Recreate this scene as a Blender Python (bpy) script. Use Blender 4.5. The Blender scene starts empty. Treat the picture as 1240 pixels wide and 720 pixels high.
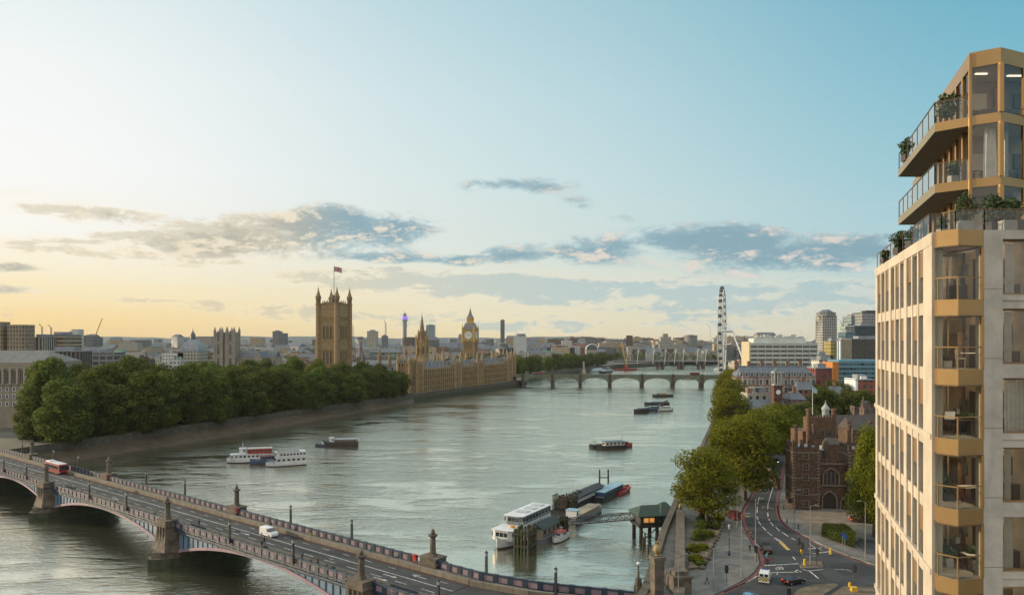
import bpy, bmesh, math, random
from math import sin, cos, pi, radians, sqrt, atan2, atan, exp
from mathutils import Vector, Matrix
R = random.Random(11)
C = bpy.context.scene.collection
SC = bpy.context.scene
# ---------------------------------------------------------------- camera, sky, sun, exposure
HC, FP, CX, HY = 50.0, 900.0, 620.0, 413.0          # eye height, focal length and principal point in 1240-wide pixels
cam_d = bpy.data.cameras.new('camera'); cam = bpy.data.objects.new('camera', cam_d); C.objects.link(cam)
cam.location = (0, 0, HC); cam.rotation_euler = (pi/2, 0, 0)
cam_d.sensor_width = 36; cam_d.lens = 36*FP/1240; cam_d.shift_y = (HY-360)/1240
cam_d.clip_start = 0.5; cam_d.clip_end = 30000
SC.camera = cam
SC.view_settings.view_transform = 'Standard'; SC.view_settings.look = 'None'
SC.view_settings.exposure = 0.0; SC.view_settings.gamma = 1.0; SC.view_settings.use_curve_mapping = False
SC.cycles.max_bounces = 6; SC.cycles.transparent_max_bounces = 10; SC.cycles.caustics_reflective = False
SC.cycles.caustics_refractive = False; SC.cycles.volume_bounces = 0; SC.cycles.sample_clamp_indirect = 6
SC.cycles.use_denoising = True
SUN_AZ, SUN_EL = -76.0, 11.0                         # degrees left of the view direction, above the horizon
sd = bpy.data.lights.new('sun', 'SUN'); sd.energy = 5.0; sd.angle = radians(1.2); sd.color = (1.0, 0.79, 0.52)
sun = bpy.data.objects.new('sun', sd); C.objects.link(sun)
_sv = Vector((sin(radians(SUN_AZ))*cos(radians(SUN_EL)), cos(radians(SUN_AZ))*cos(radians(SUN_EL)), sin(radians(SUN_EL))))
sun.rotation_euler = _sv.to_track_quat('Z', 'Y').to_euler()

def lin(r, g, b):
    f = lambda c: (c/255/12.92) if c/255 <= 0.04045 else ((c/255+0.055)/1.055)**2.4
    return (f(r), f(g), f(b), 1)

class NT:
    """small helper for writing node graphs"""
    def __init__(s, tree): s.t = tree; s.n = tree.nodes; s.l = tree.links
    def new(s, typ, **kw):
        n = s.n.new(typ)
        for k, v in kw.items(): setattr(n, k, v)
        return n
    def put(s, sock, v):
        if v is None: return
        if isinstance(v, bpy.types.NodeSocket): s.l.new(v, sock)
        else: sock.default_value = v
    def m(s, op, a, b=None, c=None, clamp=False):
        n = s.new('ShaderNodeMath', operation=op, use_clamp=clamp)
        s.put(n.inputs[0], a); s.put(n.inputs[1], b); s.put(n.inputs[2], c)
        return n.outputs[0]
    def mix(s, f, a, b, blend='MIX'):
        n = s.new('ShaderNodeMix', data_type='RGBA', blend_type=blend)
        s.put(n.inputs[0], f); s.put(n.inputs[6], a); s.put(n.inputs[7], b)
        return n.outputs[2]
    def ss(s, v, a, b, lo=0.0, hi=1.0):
        n = s.new('ShaderNodeMapRange', interpolation_type='SMOOTHSTEP')
        s.put(n.inputs[0], v); n.inputs[1].default_value = a; n.inputs[2].default_value = b
        n.inputs[3].default_value = lo; n.inputs[4].default_value = hi
        return n.outputs[0]
    def ramp(s, f, stops, interp='LINEAR'):
        n = s.new('ShaderNodeValToRGB'); n.color_ramp.interpolation = interp
        e = n.color_ramp.elements
        while len(e) < len(stops): e.new(0.5)
        for i, (p, c) in enumerate(stops): e[i].position = p; e[i].color = c
        s.put(n.inputs[0], f); return n.outputs[0]
    def comb(s, x, y, z=0.0):
        n = s.new('ShaderNodeCombineXYZ'); s.put(n.inputs[0], x); s.put(n.inputs[1], y); s.put(n.inputs[2], z)
        return n.outputs[0]
    def sep(s, v):
        n = s.new('ShaderNodeSeparateXYZ'); s.put(n.inputs[0], v); return n.outputs
    def noise(s, vec, scale, detail=4, rough=0.55, dist=0.0):
        n = s.new('ShaderNodeTexNoise'); s.put(n.inputs['Vector'], vec)
        n.inputs['Scale'].default_value = scale; n.inputs['Detail'].default_value = detail
        n.inputs['Roughness'].default_value = rough; n.inputs['Distortion'].default_value = dist
        return n.outputs[0]
    def mapping(s, vec, sc):
        n = s.new('ShaderNodeMapping'); s.put(n.inputs[0], vec); n.inputs['Scale'].default_value = sc
        return n.outputs[0]

world = bpy.data.worlds.new('World'); SC.world = world; world.use_nodes = True
def build_world():
    t = NT(world.node_tree); t.n.clear()
    out = t.new('ShaderNodeOutputWorld'); bg = t.new('ShaderNodeBackground'); t.l.new(bg.outputs[0], out.inputs[0])
    sky = t.new('ShaderNodeTexSky', sky_type='NISHITA'); sky.sun_disc = False
    sky.sun_elevation = radians(SUN_EL); sky.sun_rotation = radians(SUN_AZ); sky.air_density = 1.0; sky.dust_density = 1.6
    nish = t.mix(1.0, sky.outputs[0], (0.10, 0.10, 0.10, 1), 'MULTIPLY')
    tc = t.new('ShaderNodeTexCoord'); x, y, z = t.sep(tc.outputs['Generated'])
    az = t.m('MULTIPLY', t.m('ARCTAN2', x, y), 57.29578)
    hyp = t.m('SQRT', t.m('ADD', t.m('MULTIPLY', x, x), t.m('MULTIPLY', y, y)))
    el = t.m('MULTIPLY', t.m('ARCTAN2', z, hyp), 57.29578)
    e = t.m('DIVIDE', el, 60.0, clamp=True)
    L = t.ramp(e, [(0, lin(250,206,132)), (.02, lin(253,219,152)), (.06, lin(254,238,198)), (.12, lin(255,252,244)),
                   (.2, lin(255,255,253)), (.3, lin(249,252,251)), (.45, lin(222,239,242)), (1, lin(110,165,195))])
    M = t.ramp(e, [(0, lin(240,220,172)), (.02, lin(240,228,188)), (.06, lin(236,233,210)), (.12, lin(222,232,226)),
                   (.2, lin(214,232,232)), (.3, lin(202,227,232)), (.4, lin(184,217,226)), (1, lin(90,150,185))])
    Rr = t.ramp(e, [(0, lin(214,208,190)), (.02, lin(204,210,200)), (.06, lin(186,212,214)), (.12, lin(166,208,218)),
                    (.2, lin(146,199,214)), (.3, lin(122,187,207)), (.4, lin(100,174,199)), (1, lin(66,130,170))])
    # brightest about 35 degrees left of the view, falling off both ways
    da = t.m('ABSOLUTE', t.m('ADD', az, 42.0))
    fL = t.ss(da, 6, 46, 1, 0); fR = t.ss(da, 36, 82, 0, 1)
    veil = t.mix(fL, t.mix(fR, M, Rr), L)
    base = t.mix(0.92, nish, veil)
    # sky overhead and behind the viewer is brightened to fill the foreground
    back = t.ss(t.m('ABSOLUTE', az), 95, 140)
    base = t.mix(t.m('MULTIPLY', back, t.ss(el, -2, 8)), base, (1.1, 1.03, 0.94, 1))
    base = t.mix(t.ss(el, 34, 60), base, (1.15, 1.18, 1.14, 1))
    # ---- clouds laid out by azimuth and elevation
    def tex(da_, de_):
        a_, e_ = t.m('ADD', az, da_), t.m('ADD', el, de_)
        n_ = t.noise(t.comb(t.m('MULTIPLY', a_, 0.20), t.m('MULTIPLY', e_, 0.52), 0.0), 1.0, 9, 0.66, 0.5)
        f_ = t.noise(t.comb(t.m('MULTIPLY', a_, 0.70), t.m('MULTIPLY', e_, 1.35), 4.0), 1.0, 8, 0.68, 0.5)
        return n_, f_
    n1, n2 = tex(0.0, 0.0); n1b, n2b = tex(-0.5, 0.8)
    def blobs(lst):
        acc = None
        for (px, py, rx, ry, amp) in lst:
            a0 = math.degrees(atan((px-CX)/FP)); k = cos(radians(a0))
            e0 = math.degrees(atan((HY-py)/FP*k)); sa = math.degrees(rx/FP*k*k); se = math.degrees(ry/FP*k)
            u = t.m('DIVIDE', t.m('SUBTRACT', az, a0), sa); v = t.m('DIVIDE', t.m('SUBTRACT', el, e0), se)
            # flat base: stretch below less than above
            q = t.m('ADD', t.m('MULTIPLY', u, u), t.m('MULTIPLY', v, v))
            g = t.m('MULTIPLY', t.m('POWER', 2.71828, t.m('MULTIPLY', q, -1.0)), amp)
            acc = g if acc is None else t.m('ADD', acc, g)
        return acc
    dark = blobs([(400,264,44,15,1.25),(484,278,52,17,1.1),(468,312,90,6,.8),(562,317,26,5,.8),(630,225,66,9,.8),
                  (700,304,64,15,.85),(615,308,40,9,.7),(850,290,90,16,1.3),(955,310,130,20,1.25),(1060,300,34,15,.6),
                  (300,288,85,20,.7),(215,296,75,14,.6),(345,268,55,11,.6),(392,292,70,16,.55),(150,262,70,8,.5),(18,324,36,6,1.0),(10,350,44,6,.7),(5,381,22,9,.6),(700,246,26,9,.45),(748,265,22,6,.4),(1085,285,30,5,.5)])
    soft = blobs([(300,285,110,17,.75),(190,300,110,20,.6),(95,258,75,10,.55),(345,275,60,13,.5),(600,345,170,17,.6),(760,352,180,13,.6),
                  (480,337,130,14,.45),(330,377,150,12,.45),(880,375,150,22,.55),(1010,365,80,20,.5),(520,385,120,9,.4),(660,395,170,9,.4),(160,362,80,5,.5),(60,300,70,9,.35)])
    gate = t.ss(dark, 0.06, 0.35)
    def dens(p, q): return t.m('ADD', t.m('SUBTRACT', dark, 0.30), t.m('MULTIPLY', gate, t.m('ADD', t.m('MULTIPLY', t.m('SUBTRACT', p, 0.5), 3.0), t.m('MULTIPLY', t.m('SUBTRACT', q, 0.5), 1.2))))
    d = dens(n1, n2); db = dens(n1b, n2b)
    a1 = t.m('MULTIPLY', t.ss(d, -0.16, 0.42), 0.92); core = t.ss(d, 0.0, 0.75)
    lightside = t.ss(t.m('SUBTRACT', d, db), -0.02, 0.50)
    lit = t.mix(t.ss(az, -22, 20), lin(255,240,212), lin(240,224,210))
    dk = t.mix(t.ss(az, -19, -11), lin(184,182,168), lin(132,166,180))
    md = t.mix(t.ss(az, -19, -11), lin(214,206,188), lin(168,194,200))
    ccol = t.mix(t.m('MULTIPLY', lightside, 0.75), t.mix(core, md, dk), lit)
    sgate = t.ss(soft, 0.05, 0.3)
    n3 = t.noise(t.comb(t.m('MULTIPLY', az, 0.16), t.m('MULTIPLY', el, 0.85), 9.0), 1.0, 6, 0.6, 0.4)
    sd_ = t.m('ADD', t.m('SUBTRACT', soft, 0.14), t.m('MULTIPLY', sgate, t.m('ADD', t.m('MULTIPLY', t.m('SUBTRACT', n3, 0.5), 2.8), t.m('MULTIPLY', t.m('SUBTRACT', n2, 0.5), 1.8))))
    a2 = t.m('MULTIPLY', t.ss(sd_, -0.1, 0.5), 0.66)
    scol = t.mix(t.ss(sd_, 0.05, 0.55), t.mix(t.ss(az, -20, 15), lin(255,236,200), lin(238,226,208)), t.mix(t.ss(az, -24, 8), lin(212,202,176), lin(168,194,200)))
    # thin high bands low over the horizon everywhere
    n4 = t.noise(t.comb(t.m('MULTIPLY', az, 0.035), t.m('MULTIPLY', el, 0.9), 2.0), 1.0, 5, 0.6, 0.2)
    a3 = t.m('MULTIPLY', t.m('MULTIPLY', t.ss(n4, 0.5, 0.72), t.ss(el, 14, 3)), 0.35)
    col = t.mix(a3, base, t.mix(t.ss(az, -25, 10), lin(250,226,180), lin(226,222,206)))
    col = t.mix(a2, col, scol)
    col = t.mix(a1, col, ccol)
    col = t.mix(t.ss(el, -0.6, -3.0), col, lin(120,120,105))
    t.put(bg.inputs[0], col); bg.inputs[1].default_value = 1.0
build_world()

# ---------------------------------------------------------------- helpers
def X(px, D): return (px-CX)/FP*D
def Z(py, D): return HC-(py-HY)/FP*D
def Dz(py, z): return FP*(HC-z)/(py-HY)
def G(px, py, z=6.0):
    D = Dz(py, z); return (X(px, D), D)

class MB:
    """collects faces and links them as one mesh object"""
    def __init__(s): s.v = []; s.f = []; s.m = []; s.u = []; s.s = []
    def face(s, pts, m=0, uv=None, smooth=False):
        i = len(s.v); s.v.extend([tuple(p) for p in pts]); s.f.append(tuple(range(i, i+len(pts)))); s.m.append(m)
        s.u.append(uv or [(p[0], p[1]) for p in pts]); s.s.append(smooth)
    def prism(s, poly, z0, z1, m=0, mt=None, bottom=False, top=True, uv0=0.0):
        """upright prism of a counter-clockwise polygon, side UVs in metres"""
        n = len(poly); acc = uv0
        ar = sum(poly[i][0]*poly[(i+1) % n][1]-poly[(i+1) % n][0]*poly[i][1] for i in range(n))
        if ar < 0: poly = poly[::-1]
        for i in range(n):
            a, b = poly[i], poly[(i+1) % n]; L = sqrt((a[0]-b[0])**2+(a[1]-b[1])**2)
            s.face([(a[0],a[1],z0),(b[0],b[1],z0),(b[0],b[1],z1),(a[0],a[1],z1)], m, [(acc,z0),(acc+L,z0),(acc+L,z1),(acc,z1)])
            acc += L
        if top: s.face([(p[0],p[1],z1) for p in poly], m if mt is None else mt)
        if bottom: s.face([(p[0],p[1],z0) for p in poly[::-1]], m)
    def box(s, x, y, z, sx, sy, sz, m=0, mt=None, rz=0.0, bottom=True):
        c, n = cos(rz), sin(rz)
        P = [(x+c*a-n*b, y+n*a+c*b) for a, b in ((-sx/2,-sy/2),(sx/2,-sy/2),(sx/2,sy/2),(-sx/2,sy/2))]
        s.prism(P, z, z+sz, m, mt, bottom)
    def taper(s, x, y, z0, z1, r0, r1, n=8, m=0, rot=None, cap=True, smooth=False, sx=1.0, sy=1.0):
        rot = pi/n if rot is None else rot
        A = [(x+r0*sx*cos(rot+2*pi*i/n), y+r0*sy*sin(rot+2*pi*i/n), z0) for i in range(n)]
        B = [(x+r1*sx*cos(rot+2*pi*i/n), y+r1*sy*sin(rot+2*pi*i/n), z1) for i in range(n)]
        for i in range(n):
            j = (i+1) % n; w = 2*pi*max(r0, r1)/n
            s.face([A[i], A[j], B[j], B[i]], m, [(i*w,z0),(i*w+w,z0),(i*w+w,z1),(i*w,z1)], smooth)
        if cap and r1 > 1e-4: s.face(B, m)
    def lathe(s, x, y, prof, n=12, m=0, smooth=True):
        for (r0, z0), (r1, z1) in zip(prof, prof[1:]): s.taper(x, y, z0, z1, max(r0, 1e-4), max(r1, 1e-4), n, m, cap=False, smooth=smooth)
    def bar(s, p, q, w, m=0, h=None):
        p, q = Vector(p), Vector(q); d = (q-p)
        if d.length < 1e-6: return
        d.normalize(); up = Vector((0,0,1)) if abs(d.z) < 0.95 else Vector((1,0,0))
        a = d.cross(up).normalized()*(w/2); b = a.cross(d).normalized()*((h or w)/2)
        P = [p-a-b, p+a-b, p+a+b, p-a+b]; Q = [q-a-b, q+a-b, q+a+b, q-a+b]
        for i in range(4):
            j = (i+1) % 4; s.face([P[i], P[j], Q[j], Q[i]][::-1], m)
        s.face(P, m); s.face(Q[::-1], m)
    def tube(s, pts, rad, n=7, m=0):
        rings = []
        for k, p in enumerate(pts):
            p = Vector(p); a = Vector(pts[max(k-1,0)]); b = Vector(pts[min(k+1,len(pts)-1)]); d = (b-a).normalized()
            up = Vector((0,0,1)) if abs(d.z) < 0.9 else Vector((1,0,0)); u = d.cross(up).normalized(); w = u.cross(d)
            r = rad[k] if isinstance(rad, (list, tuple)) else rad
            rings.append([p+u*(r*cos(2*pi*i/n))+w*(r*sin(2*pi*i/n)) for i in range(n)])
        for A, B in zip(rings, rings[1:]):
            for i in range(n):
                j = (i+1) % n; s.face([A[i], B[i], B[j], A[j]][::-1], m, None, True)
    def gable(s, x, y, z, sx, sy, h, m=0, rz=0.0, hip=0.0, mg=None):
        """ridge along local x; hip = how far the ridge ends stand in"""
        c, n = cos(rz), sin(rz); T = lambda a, b, zz: (x+c*a-n*b, y+n*a+c*b, zz)
        a, b = sx/2, sy/2; r0, r1 = T(-a+hip, 0, z+h), T(a-hip, 0, z+h)
        s.face([T(-a,-b,z), T(a,-b,z), r1, r0], m); s.face([T(a,b,z), T(-a,b,z), r0, r1], m)
        g = m if (mg is None) else mg
        s.face([T(a,-b,z), T(a,b,z), r1], g); s.face([T(-a,b,z), T(-a,-b,z), r0], g)
    def ball(s, x, y, z, r, m=0, n=10, k=6, sz=1.0):
        s.lathe(x, y, [(r*sin(pi*i/k), z-r*sz*cos(pi*i/k)) for i in range(k+1)], n, m)
    def mesh(s, name, mats):
        me = bpy.data.meshes.new(name); me.from_pydata(s.v, [], s.f)
        for m in mats: me.materials.append(m)
        me.polygons.foreach_set('material_index', s.m); me.polygons.foreach_set('use_smooth', s.s)
        uv = me.uv_layers.new(name='uv'); flat = [c for f in s.u for p in f for c in p[:2]]
        uv.data.foreach_set('uv', flat); me.update(); return me
    def off(s, o): s.v = [(p[0]-o[0], p[1]-o[1], p[2]-o[2]) for p in s.v]; return s

SEEN = {}
def props(o, label, cat, group=None, kind=None):
    if label:
        o['label'] = label
        n = len(label.split())
        if not (4 <= n <= 16): print('LABELLEN', n, label)
        if label in SEEN and not group: print('DUPLABEL', label)
        SEEN[label] = 1
    if cat: o['category'] = cat
    if group: o['group'] = group
    if kind: o['kind'] = kind
def thing(name, label, cat, loc=(0,0,0), rz=0.0, group=None):
    o = bpy.data.objects.new(name, None); C.objects.link(o); o.empty_display_size = 0.2
    o.location = loc; o.rotation_euler = (0,0,rz); props(o, label, cat, group); return o
def part(mb, name, mats, parent, label=None, loc=None, rz=0.0):
    me = mb.mesh(name, mats if isinstance(mats, (list, tuple)) else [mats]) if isinstance(mb, MB) else mb
    o = bpy.data.objects.new(name, me); C.objects.link(o); o.parent = parent
    if loc: o.location = loc
    if rz: o.rotation_euler = (0,0,rz)
    if label: o['label'] = label
    return o
def single(mb, name, mats, label, cat, loc=(0,0,0), rz=0.0, group=None, kind=None):
    me = mb.mesh(name, mats if isinstance(mats, (list, tuple)) else [mats]) if isinstance(mb, MB) else mb
    o = bpy.data.objects.new(name, me); C.objects.link(o); o.location = loc; o.rotation_euler = (0,0,rz)
    props(o, label, cat, group, kind); return o
def struct(mb, name, mats, kind='structure', label=None): return single(mb, name, mats, label, None, kind=kind)
def dup(o, loc=None, rz=None, label=None, group=None, parent=None, scale=None):
    c = o.copy(); C.objects.link(c)
    if parent: c.parent = parent
    if loc is not None: c.location = loc
    if rz is not None: c.rotation_euler = (0,0,rz)
    if scale: c.scale = (scale,)*3 if not isinstance(scale, tuple) else scale
    if label:
        c['label'] = label
        n = len(label.split())
        if not (4 <= n <= 16): print('LABELLEN', n, label)
        if label in SEEN and not group: print('DUPLABEL', label)
        SEEN[label] = 1
    if group: c['group'] = group
    for ch in list(o.children): dup(ch, parent=c)
    return c

# ---------------------------------------------------------------- materials
MATS = {}
def mat(name, col, rough=0.75, var=0.18, scale=0.6, metal=0.0, bump=0.0, bscale=6.0, spec=None, rnd=0.0, emit=None, stain=0.0):
    if name in MATS: return MATS[name]
    m = bpy.data.materials.new(name); m.use_nodes = True; t = NT(m.node_tree); p = t.n['Principled BSDF']
    tc = t.new('ShaderNodeTexCoord'); ob = tc.outputs['Object']
    c = (col[0], col[1], col[2], 1)
    n = t.noise(ob, scale, 5, 0.62)
    dk = tuple(v*(1-var) for v in col)+(1,); lt = tuple(min(1, v*(1+var)) for v in col)+(1,)
    cc = t.mix(t.ss(n, 0.3, 0.7), dk, lt)
    if stain:
        st = t.noise(t.mapping(ob, (1.2, 1.2, 0.12)), 1.0, 4, 0.6)
        cc = t.mix(t.m('MULTIPLY', t.ss(st, 0.52, 0.75), stain), cc, tuple(v*0.45 for v in col)+(1,))
    if rnd:
        oi = t.new('ShaderNodeObjectInfo'); hs = t.new('ShaderNodeHueSaturation')
        t.put(hs.inputs['Value'], t.m('ADD', 1-rnd, t.m('MULTIPLY', oi.outputs['Random'], 2*rnd)))
        t.put(hs.inputs['Hue'], t.m('ADD', 0.49, t.m('MULTIPLY', oi.outputs['Random'], 0.02)))
        t.put(hs.inputs['Color'], cc); cc = hs.outputs[0]
    t.put(p.inputs['Base Color'], cc)
    p.inputs['Roughness'].default_value = rough; p.inputs['Metallic'].default_value = metal
    if spec is not None: p.inputs['Specular IOR Level'].default_value = spec
    if emit: p.inputs['Emission Color'].default_value = emit[0]+(1,); p.inputs['Emission Strength'].default_value = emit[1]
    if bump:
        b = t.new('ShaderNodeBump'); b.inputs['Strength'].default_value = bump; b.inputs['Distance'].default_value = 0.05
        t.put(b.inputs['Height'], t.noise(ob, bscale, 4, 0.6)); t.l.new(b.outputs[0], p.inputs['Normal'])
    MATS[name] = m; return m

def facade(name, wall, glass=(0.04,0.05,0.06), bw=3.0, fh=3.4, wf=0.5, hf=0.5, var=0.15, rnd=0.15, band=None, z0=0.0, rough=0.8):
    """wall with recessed window openings; UV is in metres along the wall and up it"""
    if name in MATS: return MATS[name]
    m = bpy.data.materials.new(name); m.use_nodes = True; t = NT(m.node_tree); p = t.n['Principled BSDF']
    uvn = t.new('ShaderNodeUVMap'); u, v, _ = t.sep(uvn.outputs[0])
    oi = t.new('ShaderNodeObjectInfo'); rd = oi.outputs['Random']
    us = t.m('DIVIDE', u, bw); vs = t.m('DIVIDE', t.m('ADD', v, z0), fh)
    fu = t.m('ABSOLUTE', t.m('SUBTRACT', t.m('FRACT', us), 0.5)); fv = t.m('ABSOLUTE', t.m('SUBTRACT', t.m('FRACT', vs), 0.5))
    win = t.m('MULTIPLY', t.m('LESS_THAN', fu, wf/2), t.m('LESS_THAN', fv, hf/2))
    wn = t.new('ShaderNodeTexWhiteNoise', noise_dimensions='3D'); t.put(wn.inputs[0], t.comb(t.m('FLOOR', us), t.m('FLOOR', vs), rd))
    g = t.mix(t.m('MULTIPLY', wn.outputs[0], 0.8), tuple(c*0.5 for c in glass)+(1,), tuple(min(1, c*2.2) for c in glass)+(1,))
    tc = t.new('ShaderNodeTexCoord'); n = t.noise(tc.outputs['Object'], 0.35, 5, 0.65)
    w = t.mix(t.ss(n, 0.3, 0.7), tuple(c*(1-var) for c in wall)+(1,), tuple(c*(1+var) for c in wall)+(1,))
    if band:
        w = t.mix(t.m('LESS_THAN', t.m('FRACT', vs), band[1]), w, tuple(band[0])+(1,))
    hs = t.new('ShaderNodeHueSaturation'); t.put(hs.inputs['Value'], t.m('ADD', 1-rnd, t.m('MULTIPLY', rd, 2*rnd))); t.put(hs.inputs['Color'], w)
    t.put(p.inputs['Base Color'], t.mix(win, hs.outputs[0], g))
    t.put(p.inputs['Roughness'], t.m('SUBTRACT', rough, t.m('MULTIPLY', win, rough-0.12)))
    b = t.new('ShaderNodeBump'); b.inputs['Strength'].default_value = 0.6; b.inputs['Distance'].default_value = 0.25
    t.put(b.inputs['Height'], t.m('SUBTRACT', 1.0, win)); t.l.new(b.outputs[0], p.inputs['Normal'])
    MATS[name] = m; return m

def glass_mat(name, col, rough=0.05, alpha=None):
    if name in MATS: return MATS[name]
    m = bpy.data.materials.new(name); m.use_nodes = True; t = NT(m.node_tree); p = t.n['Principled BSDF']
    if alpha is None:
        p.inputs['Base Color'].default_value = col+(1,); p.inputs['Roughness'].default_value = rough
        p.inputs['Specular IOR Level'].default_value = 0.9
    else:     # thin clear pane: mostly transparent with a fresnel reflection
        t.n.remove(p); o = t.n['Material Output']
        tr = t.new('ShaderNodeBsdfTransparent'); tr.inputs[0].default_value = col+(1,)
        gl = t.new('ShaderNodeBsdfGlossy'); gl.inputs['Roughness'].default_value = rough
        fr = t.new('ShaderNodeFresnel'); fr.inputs[0].default_value = 1.5
        mx = t.new('ShaderNodeMixShader'); t.put(mx.inputs[0], t.m('ADD', t.m('MULTIPLY', fr.outputs[0], 0.9), alpha, clamp=True))
        t.l.new(tr.outputs[0], mx.inputs[1]); t.l.new(gl.outputs[0], mx.inputs[2]); t.l.new(mx.outputs[0], o.inputs[0])
    MATS[name] = m; return m

# common materials
STONE = mat('pale_stone', (0.36,0.32,0.26), 0.85, 0.15, 0.5, bump=0.2)
GREYSTONE = mat('grey_stone', (0.115,0.096,0.074), 0.9, 0.4, 0.7, bump=0.4, stain=0.6)
BUFF = mat('buff_gothic_stone', (0.31,0.22,0.11), 0.85, 0.2, 0.35, stain=0.35)
BUFFD = mat('dark_gothic_stone', (0.20,0.145,0.08), 0.85, 0.2, 0.5)
SLATE = mat('slate_roof', (0.10,0.115,0.13), 0.6, 0.2, 0.8)
LEAD = mat('lead_roof', (0.20,0.22,0.24), 0.55, 0.2, 0.3)
IRON = mat('dark_iron', (0.022,0.024,0.028), 0.5, 0.1)
NAVY = mat('navy_paint', (0.022,0.035,0.06), 0.5, 0.15)
WHITE = mat('white_paint', (0.72,0.74,0.74), 0.4, 0.06)
DKGLASS = glass_mat('dark_window_glass', (0.02,0.025,0.03))
BRICK = mat('tudor_brick', (0.078,0.046,0.029), 0.9, 0.4, 1.1, bump=0.3, stain=0.4)
BRICKR = mat('red_brick', (0.18,0.065,0.042), 0.9, 0.25, 0.9)
GOLDP = mat('gilded_metal', (0.62,0.40,0.10), 0.35, 0.1, metal=0.6)
# ---------------------------------------------------------------- ground, river, banks
ZE, ZW = 7.5, 6.0
LB = [(-330,-150),(-258,130),(-214,250),(-194,312),(-163,392),(-131,480),(-93,580),(-82,618),(-44,712),(13,846),(16,868),(21,957),(100,1160),(189,1364),(330,1560),(620,1760),(1200,1960)]
RB = [(-38,-150),(-4,60),(16,108),(22.5,125),(33,162),(47,207),(67,269),(115,420),(160,575),(222,790),(235,830),(268,930),(335,1150),(430,1330),(620,1500),(1200,1700)]
EARTH = mat('city_ground', (0.11,0.11,0.085), 0.95, 0.35, 0.02)
b = MB(); b.face([(p[0],p[1],ZW) for p in LB]+[(9300,1960,ZW),(9300,9300,ZW),(-9300,9300,ZW),(-9300,-150,ZW)], 0)
struct(b, 'ground', EARTH)
b = MB(); b.face([(p[0],p[1],ZE) for p in RB[::-1]]+[(9300,-150,ZE),(9300,1700,ZE)][::1], 0)
struct(b, 'east_bank', EARTH)

def water_mat():
    m = bpy.data.materials.new('river_water'); m.use_nodes = True; t = NT(m.node_tree); p = t.n['Principled BSDF']
    tc = t.new('ShaderNodeTexCoord'); o = tc.outputs['Object']
    patch = t.noise(t.mapping(o, (0.016, 0.034, 1)), 1.0, 5, 0.6, 0.6)
    streak = t.noise(t.mapping(o, (0.05, 0.16, 1)), 1.0, 4, 0.6, 0.8)
    n1 = t.noise(t.mapping(o, (0.20, 0.42, 1)), 1.0, 4, 0.6, 0.9)
    n2 = t.noise(t.mapping(o, (0.75, 1.3, 1)), 1.0, 4, 0.6, 0.5)
    calm = t.ss(t.m('ADD', t.m('MULTIPLY', patch, 0.6), t.m('MULTIPLY', streak, 0.4)), 0.42, 0.58, 0.30, 1.15)
    h = t.m('MULTIPLY', t.m('ADD', t.m('MULTIPLY', n1, 0.62), t.m('MULTIPLY', n2, 0.44)), calm)
    b = t.new('ShaderNodeBump'); b.inputs['Strength'].default_value = 0.6; b.inputs['Distance'].default_value = 0.62
    t.put(b.inputs['Height'], h); t.l.new(b.outputs[0], p.inputs['Normal'])
    silt = t.noise(t.mapping(o, (0.008, 0.02, 1)), 1.0, 5, 0.6, 0.8)
    t.put(p.inputs['Base Color'], t.mix(t.ss(silt, 0.35, 0.65), (0.07,0.072,0.045,1), (0.11,0.112,0.075,1)))
    ro = t.ss(calm, 0.25, 1.0, 0.07, 0.16); t.put(p.inputs['Roughness'], ro)
    p.inputs['IOR'].default_value = 1.45
    gl = t.new('ShaderNodeBsdfGlossy'); gl.inputs['Color'].default_value = (1.0,0.97,0.83,1); t.put(gl.inputs['Roughness'], ro); t.l.new(b.outputs[0], gl.inputs['Normal'])
    fr = t.new('ShaderNodeFresnel'); fr.inputs[0].default_value = 1.45; t.l.new(b.outputs[0], fr.inputs['Normal'])
    mx = t.new('ShaderNodeMixShader'); t.put(mx.inputs[0], t.m('ADD', 0.42, t.m('MULTIPLY', fr.outputs[0], 0.58), clamp=True))
    t.l.new(p.outputs[0], mx.inputs[1]); t.l.new(gl.outputs[0], mx.inputs[2]); t.l.new(mx.outputs[0], t.n['Material Output'].inputs[0])
    return m
b = MB(); b.face([(-420,-150,0),(1500,-150,0),(1500,2100,0),(-420,2100,0)]); struct(b, 'river_water', water_mat())

MUD = mat('river_mud', (0.085,0.062,0.036), 0.7, 0.3, 0.25, bump=0.4, bscale=1.5)
b = MB()
wl = [(-221,200),(-201,255),(-180,318),(-150,392),(-120,480),(-87,580),(-80,612)]; wb = [(-233,190),(-214,250),(-194,312),(-163,392),(-131,480),(-93,580),(-82,618)]
for i in range(len(wl)-1):
    m0, m1 = ((wb[i][0]+wl[i][0])/2-.4, (wb[i][1]+wl[i][1])/2), ((wb[i+1][0]+wl[i+1][0])/2-.4, (wb[i+1][1]+wl[i+1][1])/2)
    b.face([(wb[i][0],wb[i][1],3.9),(*m0,1.7),(*m1,1.7),(wb[i+1][0],wb[i+1][1],3.9)], 0, None, True)
    b.face([(*m0,1.7),(wl[i][0],wl[i][1],-.15),(wl[i+1][0],wl[i+1][1],-.15),(*m1,1.7)], 0, None, True)
struct(b, 'foreshore', MUD)

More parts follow.
